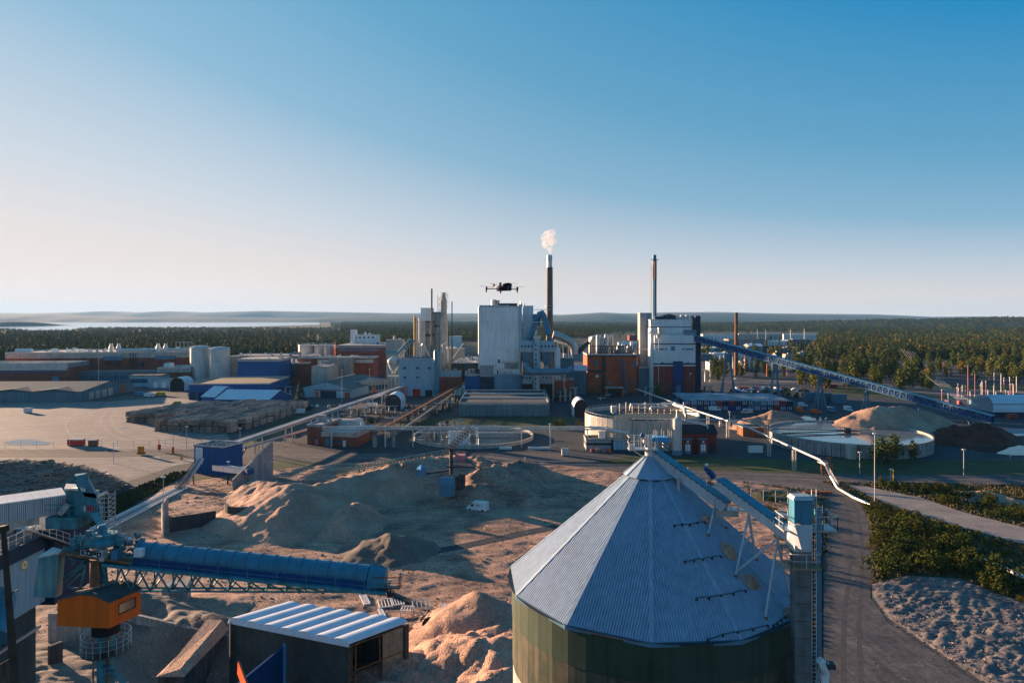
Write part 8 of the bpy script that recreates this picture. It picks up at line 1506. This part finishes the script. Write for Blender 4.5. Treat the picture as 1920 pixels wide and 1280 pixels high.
for px, by, wpx, h, wl, rf, g_, lb in ((248, 652, 38, 7, 'red_wood', 'roof_pale', 2, 'long red house in the trees behind the brick hall'), (541, 655, 44, 9, 'white', 'roof_pale', 0, 'white flat building in the trees beyond the grey hall'), (600, 650, 30, 8, 'concrete_pale', 'roof_pale', 0, 'cream building beyond the round tanks'), (712, 648, 52, 6, 'clad', 'roof_pale', 0, 'long pale hall beyond the plant house'), (842, 662, 22, 24, 'white', 'roof_pale', 0, 'white and blue office block beyond the vent mast'), (1040, 662, 40, 8, 'brick', 'roof_dark', 0, 'long brick building between chimney and orange block'), (1160, 652, 34, 8, 'white', 'roof_pale', 2, 'white gabled building behind the roof pipework'), (1205, 646, 20, 7, 'red_wood', 'roof_grey', 0, 'small red building left of the slab tower'), (1690, 646, 34, 9, 'clad_blue', 'roof_pale', 0, 'pale blue building on the wooded slope'), (1742, 644, 10, 6, 'yellow', 'brick_red', 2, 'small yellow house on the wooded slope'), (1756, 648, 22, 5, 'red_wood', 'roof_pale', 0, 'low red house on the wooded slope'), (1596, 656, 66, 5, 'clad_grey', 'roof_pale', 0, 'long low grey building with a white edge in the woods'), (1836, 640, 8, 6, 'white', 'roof_dark', 2, 'tiny white house high on the slope'), (1852, 640, 9, 7, 'white', 'roof_pale', 0, 'round looking white building high on the slope'), (1846, 654, 18, 7, 'white', 'roof_dark', 3, 'white house with black roof on the slope'), (1910, 660, 16, 8, 'white', 'roof_dark', 3, 'white house at the right edge of the slope'), (1500, 668, 30, 5, 'clad_blue', 'roof_grey', 0, 'pale blue shed at the edge of the trees'), (1583, 668, 12, 5, 'white', 'roof_pale', 0, 'little white hut among the trees'), (450, 652, 24, 6, 'brick', 'roof_dark', 2, 'brick house among trees left of the white building'), (90, 660, 20, 6, 'red_wood', 'roof_dark', 2, 'dark red house behind the left end of the brick hall')):
    house('town_building', lb, px, by, wpx, h, wl, rf, g_, 16, group=None)
for k, (px, by, top, m) in enumerate(((1397, 700, 660, 'orange_paint'), (1438, 705, 682, 'orange_paint'), (1476, 704, 682, 'orange_paint'), (1350, 690, 666, 'white'), (1357, 690, 666, 'white'), (1374, 690, 668, 'white'), (1420, 640, 617, 'white'), (1436, 640, 617, 'white'), (1482, 642, 618, 'galv_pale'), (1508, 640, 616, 'galv_pale'))): post(px, by, top, ['orange sign mast beside the first conveyor legs', 'orange mast in the middle of the small town', 'orange mast right of the second conveyor legs', 'left white pillar in the small town', 'middle white pillar in the small town', 'right white pillar in the small town', 'left white mast on the town roofs', 'right white mast on the town roofs', 'left pale mast by the far sheds', 'right pale mast by the far sheds'][k], .5, False, m, 'mast', 'mast')
# cars in the far car park
sheet('car_park', [(1325, 736), (1560, 742), (1560, 722), (1325, 720)], .04, M['asphalt']); sheet('road', [(1325, 718), (1600, 722), (1760, 742), (2100, 746), (2100, 738), (1780, 730), (1600, 714), (1325, 712)], .06, M['gravel'])
def simple_car(m):
    mb = MB(); pr = [(-2.2, .25), (-2.2, .8), (-1.3, .95), (-.8, 1.42), (1.1, 1.42), (1.9, .95), (2.2, .85), (2.2, .25)]
    P0 = [(x, -.88, z) for x, z in pr]; P1 = [(x, .88, z) for x, z in pr]; mb.poly(P0[::-1]).poly(P1)
    for i in range(8): j = (i+1) % 8; mb.poly([P0[i], P0[j], P1[j], P1[i]])
    return mesh_of(mb, 'body', M[m])
CM = {m: simple_car(m) for m in ('white', 'navy', 'red', 'galv', 'blue', 'black', 'steel_blue')}; wme = mesh_of(MB().box((-.75, -.9, 1.0), (1.3, .9, 1.36)), 'side_window', M['glass']); whm = mesh_of(MB().tube((-1.35, -.92, .32), (-1.35, .92, .32), .32, 8).tube((1.35, -.92, .32), (1.35, .92, .32), .32, 8), 'wheels', M['rubber'])
cn = {'white': 'white', 'navy': 'dark blue', 'red': 'red', 'galv': 'silver', 'blue': 'blue', 'black': 'black', 'steel_blue': 'light blue'}
for r_ in range(4):
    for k in range(15):
        if random.random() < .22: continue
        m = random.choice(list(CM)); c = G(1372+k*6.2+r_*3, 739.5-r_*3.6); T = thing('parked_car', '%s car, %s from the left in the %s row of the far car park' % (cn[m], ORD[k], ('nearest', 'second', 'third', 'back')[r_]), 'car', c, 'cars parked in the far car park'); T.rotation_euler = (0, 0, R(90+random.uniform(-6, 6)))
        for nm_, me in (('body', CM[m]), ('side_window', wme), ('wheel', whm)): o = bpy.data.objects.new(nm_, me); COL.objects.link(o); o.parent = T
for px, py, m in ((1318, 734, 'red'), (1332, 735, 'navy'), (1500, 734, 'blue'), (1512, 735, 'navy'), (1490, 731, 'white'), (1380, 712, 'white')): c = G(px, py); T = thing('parked_car', '%s car standing alone beyond the container block, %s' % (cn[m], {1318: 'nearest the power block', 1332: 'second from the power block', 1500: 'left of the pair under the conveyor', 1512: 'right of the pair under the conveyor', 1490: 'behind the pair under the conveyor', 1380: 'on the road before the town'}[px]), 'car', c); [setattr(o_, 'parent', T) or COL.objects.link(o_) for o_ in (bpy.data.objects.new('body', CM[m]), bpy.data.objects.new('side_window', wme), bpy.data.objects.new('wheel', whm))]
# ---------------------------------------------------------------- air
def haze_box(dens):
    mb = MB().box((-25000, -2500, -6), (25000, 20500, 420)); o = bpy.data.objects.new('haze', mesh_of(mb, 'haze', None)); COL.objects.link(o); tag(o, 'thin evening haze over the whole site', 'haze', None, 'stuff')
    m = bpy.data.materials.new('haze'); m.use_nodes = True; t = m.node_tree; t.nodes.remove(t.nodes['Principled BSDF']); v = t.nodes.new('ShaderNodeVolumePrincipled'); v.inputs['Color'].default_value = (.3, .62, 1, 1); v.inputs['Density'].default_value = dens; v.inputs['Anisotropy'].default_value = .1; t.links.new(v.outputs[0], t.nodes['Material Output'].inputs['Volume']); o.data.materials.append(m)
haze_box(2.6e-5)

# ---------------------------------------------------------------- plant clutter
def skid(px, py, L_, W_, h, label, ms=('galv', 'dark_steel', 'galv_pale')):
    c = G(px, py); T = thing('process_skid', label, 'machinery', c)
    part(T, 'frame', MB().truss(c, c+Vector((L_, 0, 0)), h, W_, max(2, int(L_/2.5)), .18), M[ms[1]])
    for k in range(max(2, int(L_/3))):
        x = c.x+(k+.5)*L_/max(2, int(L_/3)); r_ = random.uniform(.4, .9)
        part(T, 'vessel', MB().tube((x, c.y, .2), (x, c.y, h*random.uniform(.6, 1.15)), r_, 12), M[random.choice(ms)], True)
    part(T, 'pipe', MB().path([c+Vector((0, -W_*.6, h*.5)), c+Vector((L_*.6, -W_*.6, h*.5)), c+Vector((L_*.6, -W_*.6, h*1.2)), c+Vector((L_, -W_*.6, h*1.2))], .2, 8), M[ms[2]], True)
for a in ((640, 782, 14, 3, 4, 'pipe skid with vessels behind the brick pump house'), (690, 775, 16, 3, 3.5, 'low pipe skid left of the trestle conveyor'), (725, 790, 12, 3, 4, 'pipe skid under the trestle conveyor'), (760, 776, 18, 4, 5, 'large pipe skid right of the storage tent'), (800, 770, 14, 3, 4, 'pipe skid between trestle and white tanks'), (820, 800, 12, 3, 3, 'low pipe skid beside the round basin'), (835, 757, 9, 3, 5, 'tall pipe skid below the white tanks'), (1046, 752, 12, 4, 7, 'tall pipe skid right of the flat warehouse'), (1120, 750, 8, 3, 3, 'small skid before the orange gatehouse'), (1206, 742, 9, 3, 5, 'skid at the foot of the slab tower'), (1316, 742, 7, 3, 6, 'skid at the right foot of the power block'), (1318, 716, 8, 3, 12, 'tall pale pipe frame right of the power block'), (1345, 800, 9, 4, 2.6, 'low dark skid beside the long red building'), (520, 742, 10, 3, 5, 'stacked frames beside the white hall'), (700, 748, 10, 3, 4, 'pipe frame beside the side hall'), (612, 770, 12, 2, 3, 'rack of pipes along the long conveyor')): skid(*a)
for i, (px, py, m) in enumerate(((1340, 770, 'white'), (1400, 775, 'galv'), (1500, 772, 'orange_paint'), (1560, 772, 'steel_blue'), (1590, 770, 'white'), (300, 742, 'yellow'), (280, 744, 'white'), (262, 742, 'steel_blue'), (560, 775, 'white'), (1380, 790, 'dark_steel'))): van('vehicle', ['white truck before the container block', 'grey truck between container block and sand pile', 'orange machine by the container block corner', 'blue truck under the third conveyor legs', 'white truck behind the big brown pile', 'yellow loader before the loading halls', 'white van before the loading halls', 'blue van before the loading halls', 'white van by the grass verge near the conifer', 'dark machine behind the brown hut'][i], G(px, py), R(random.choice([5, 175, 90])), m, 6, 2.3, 2.6, 'vehicle')
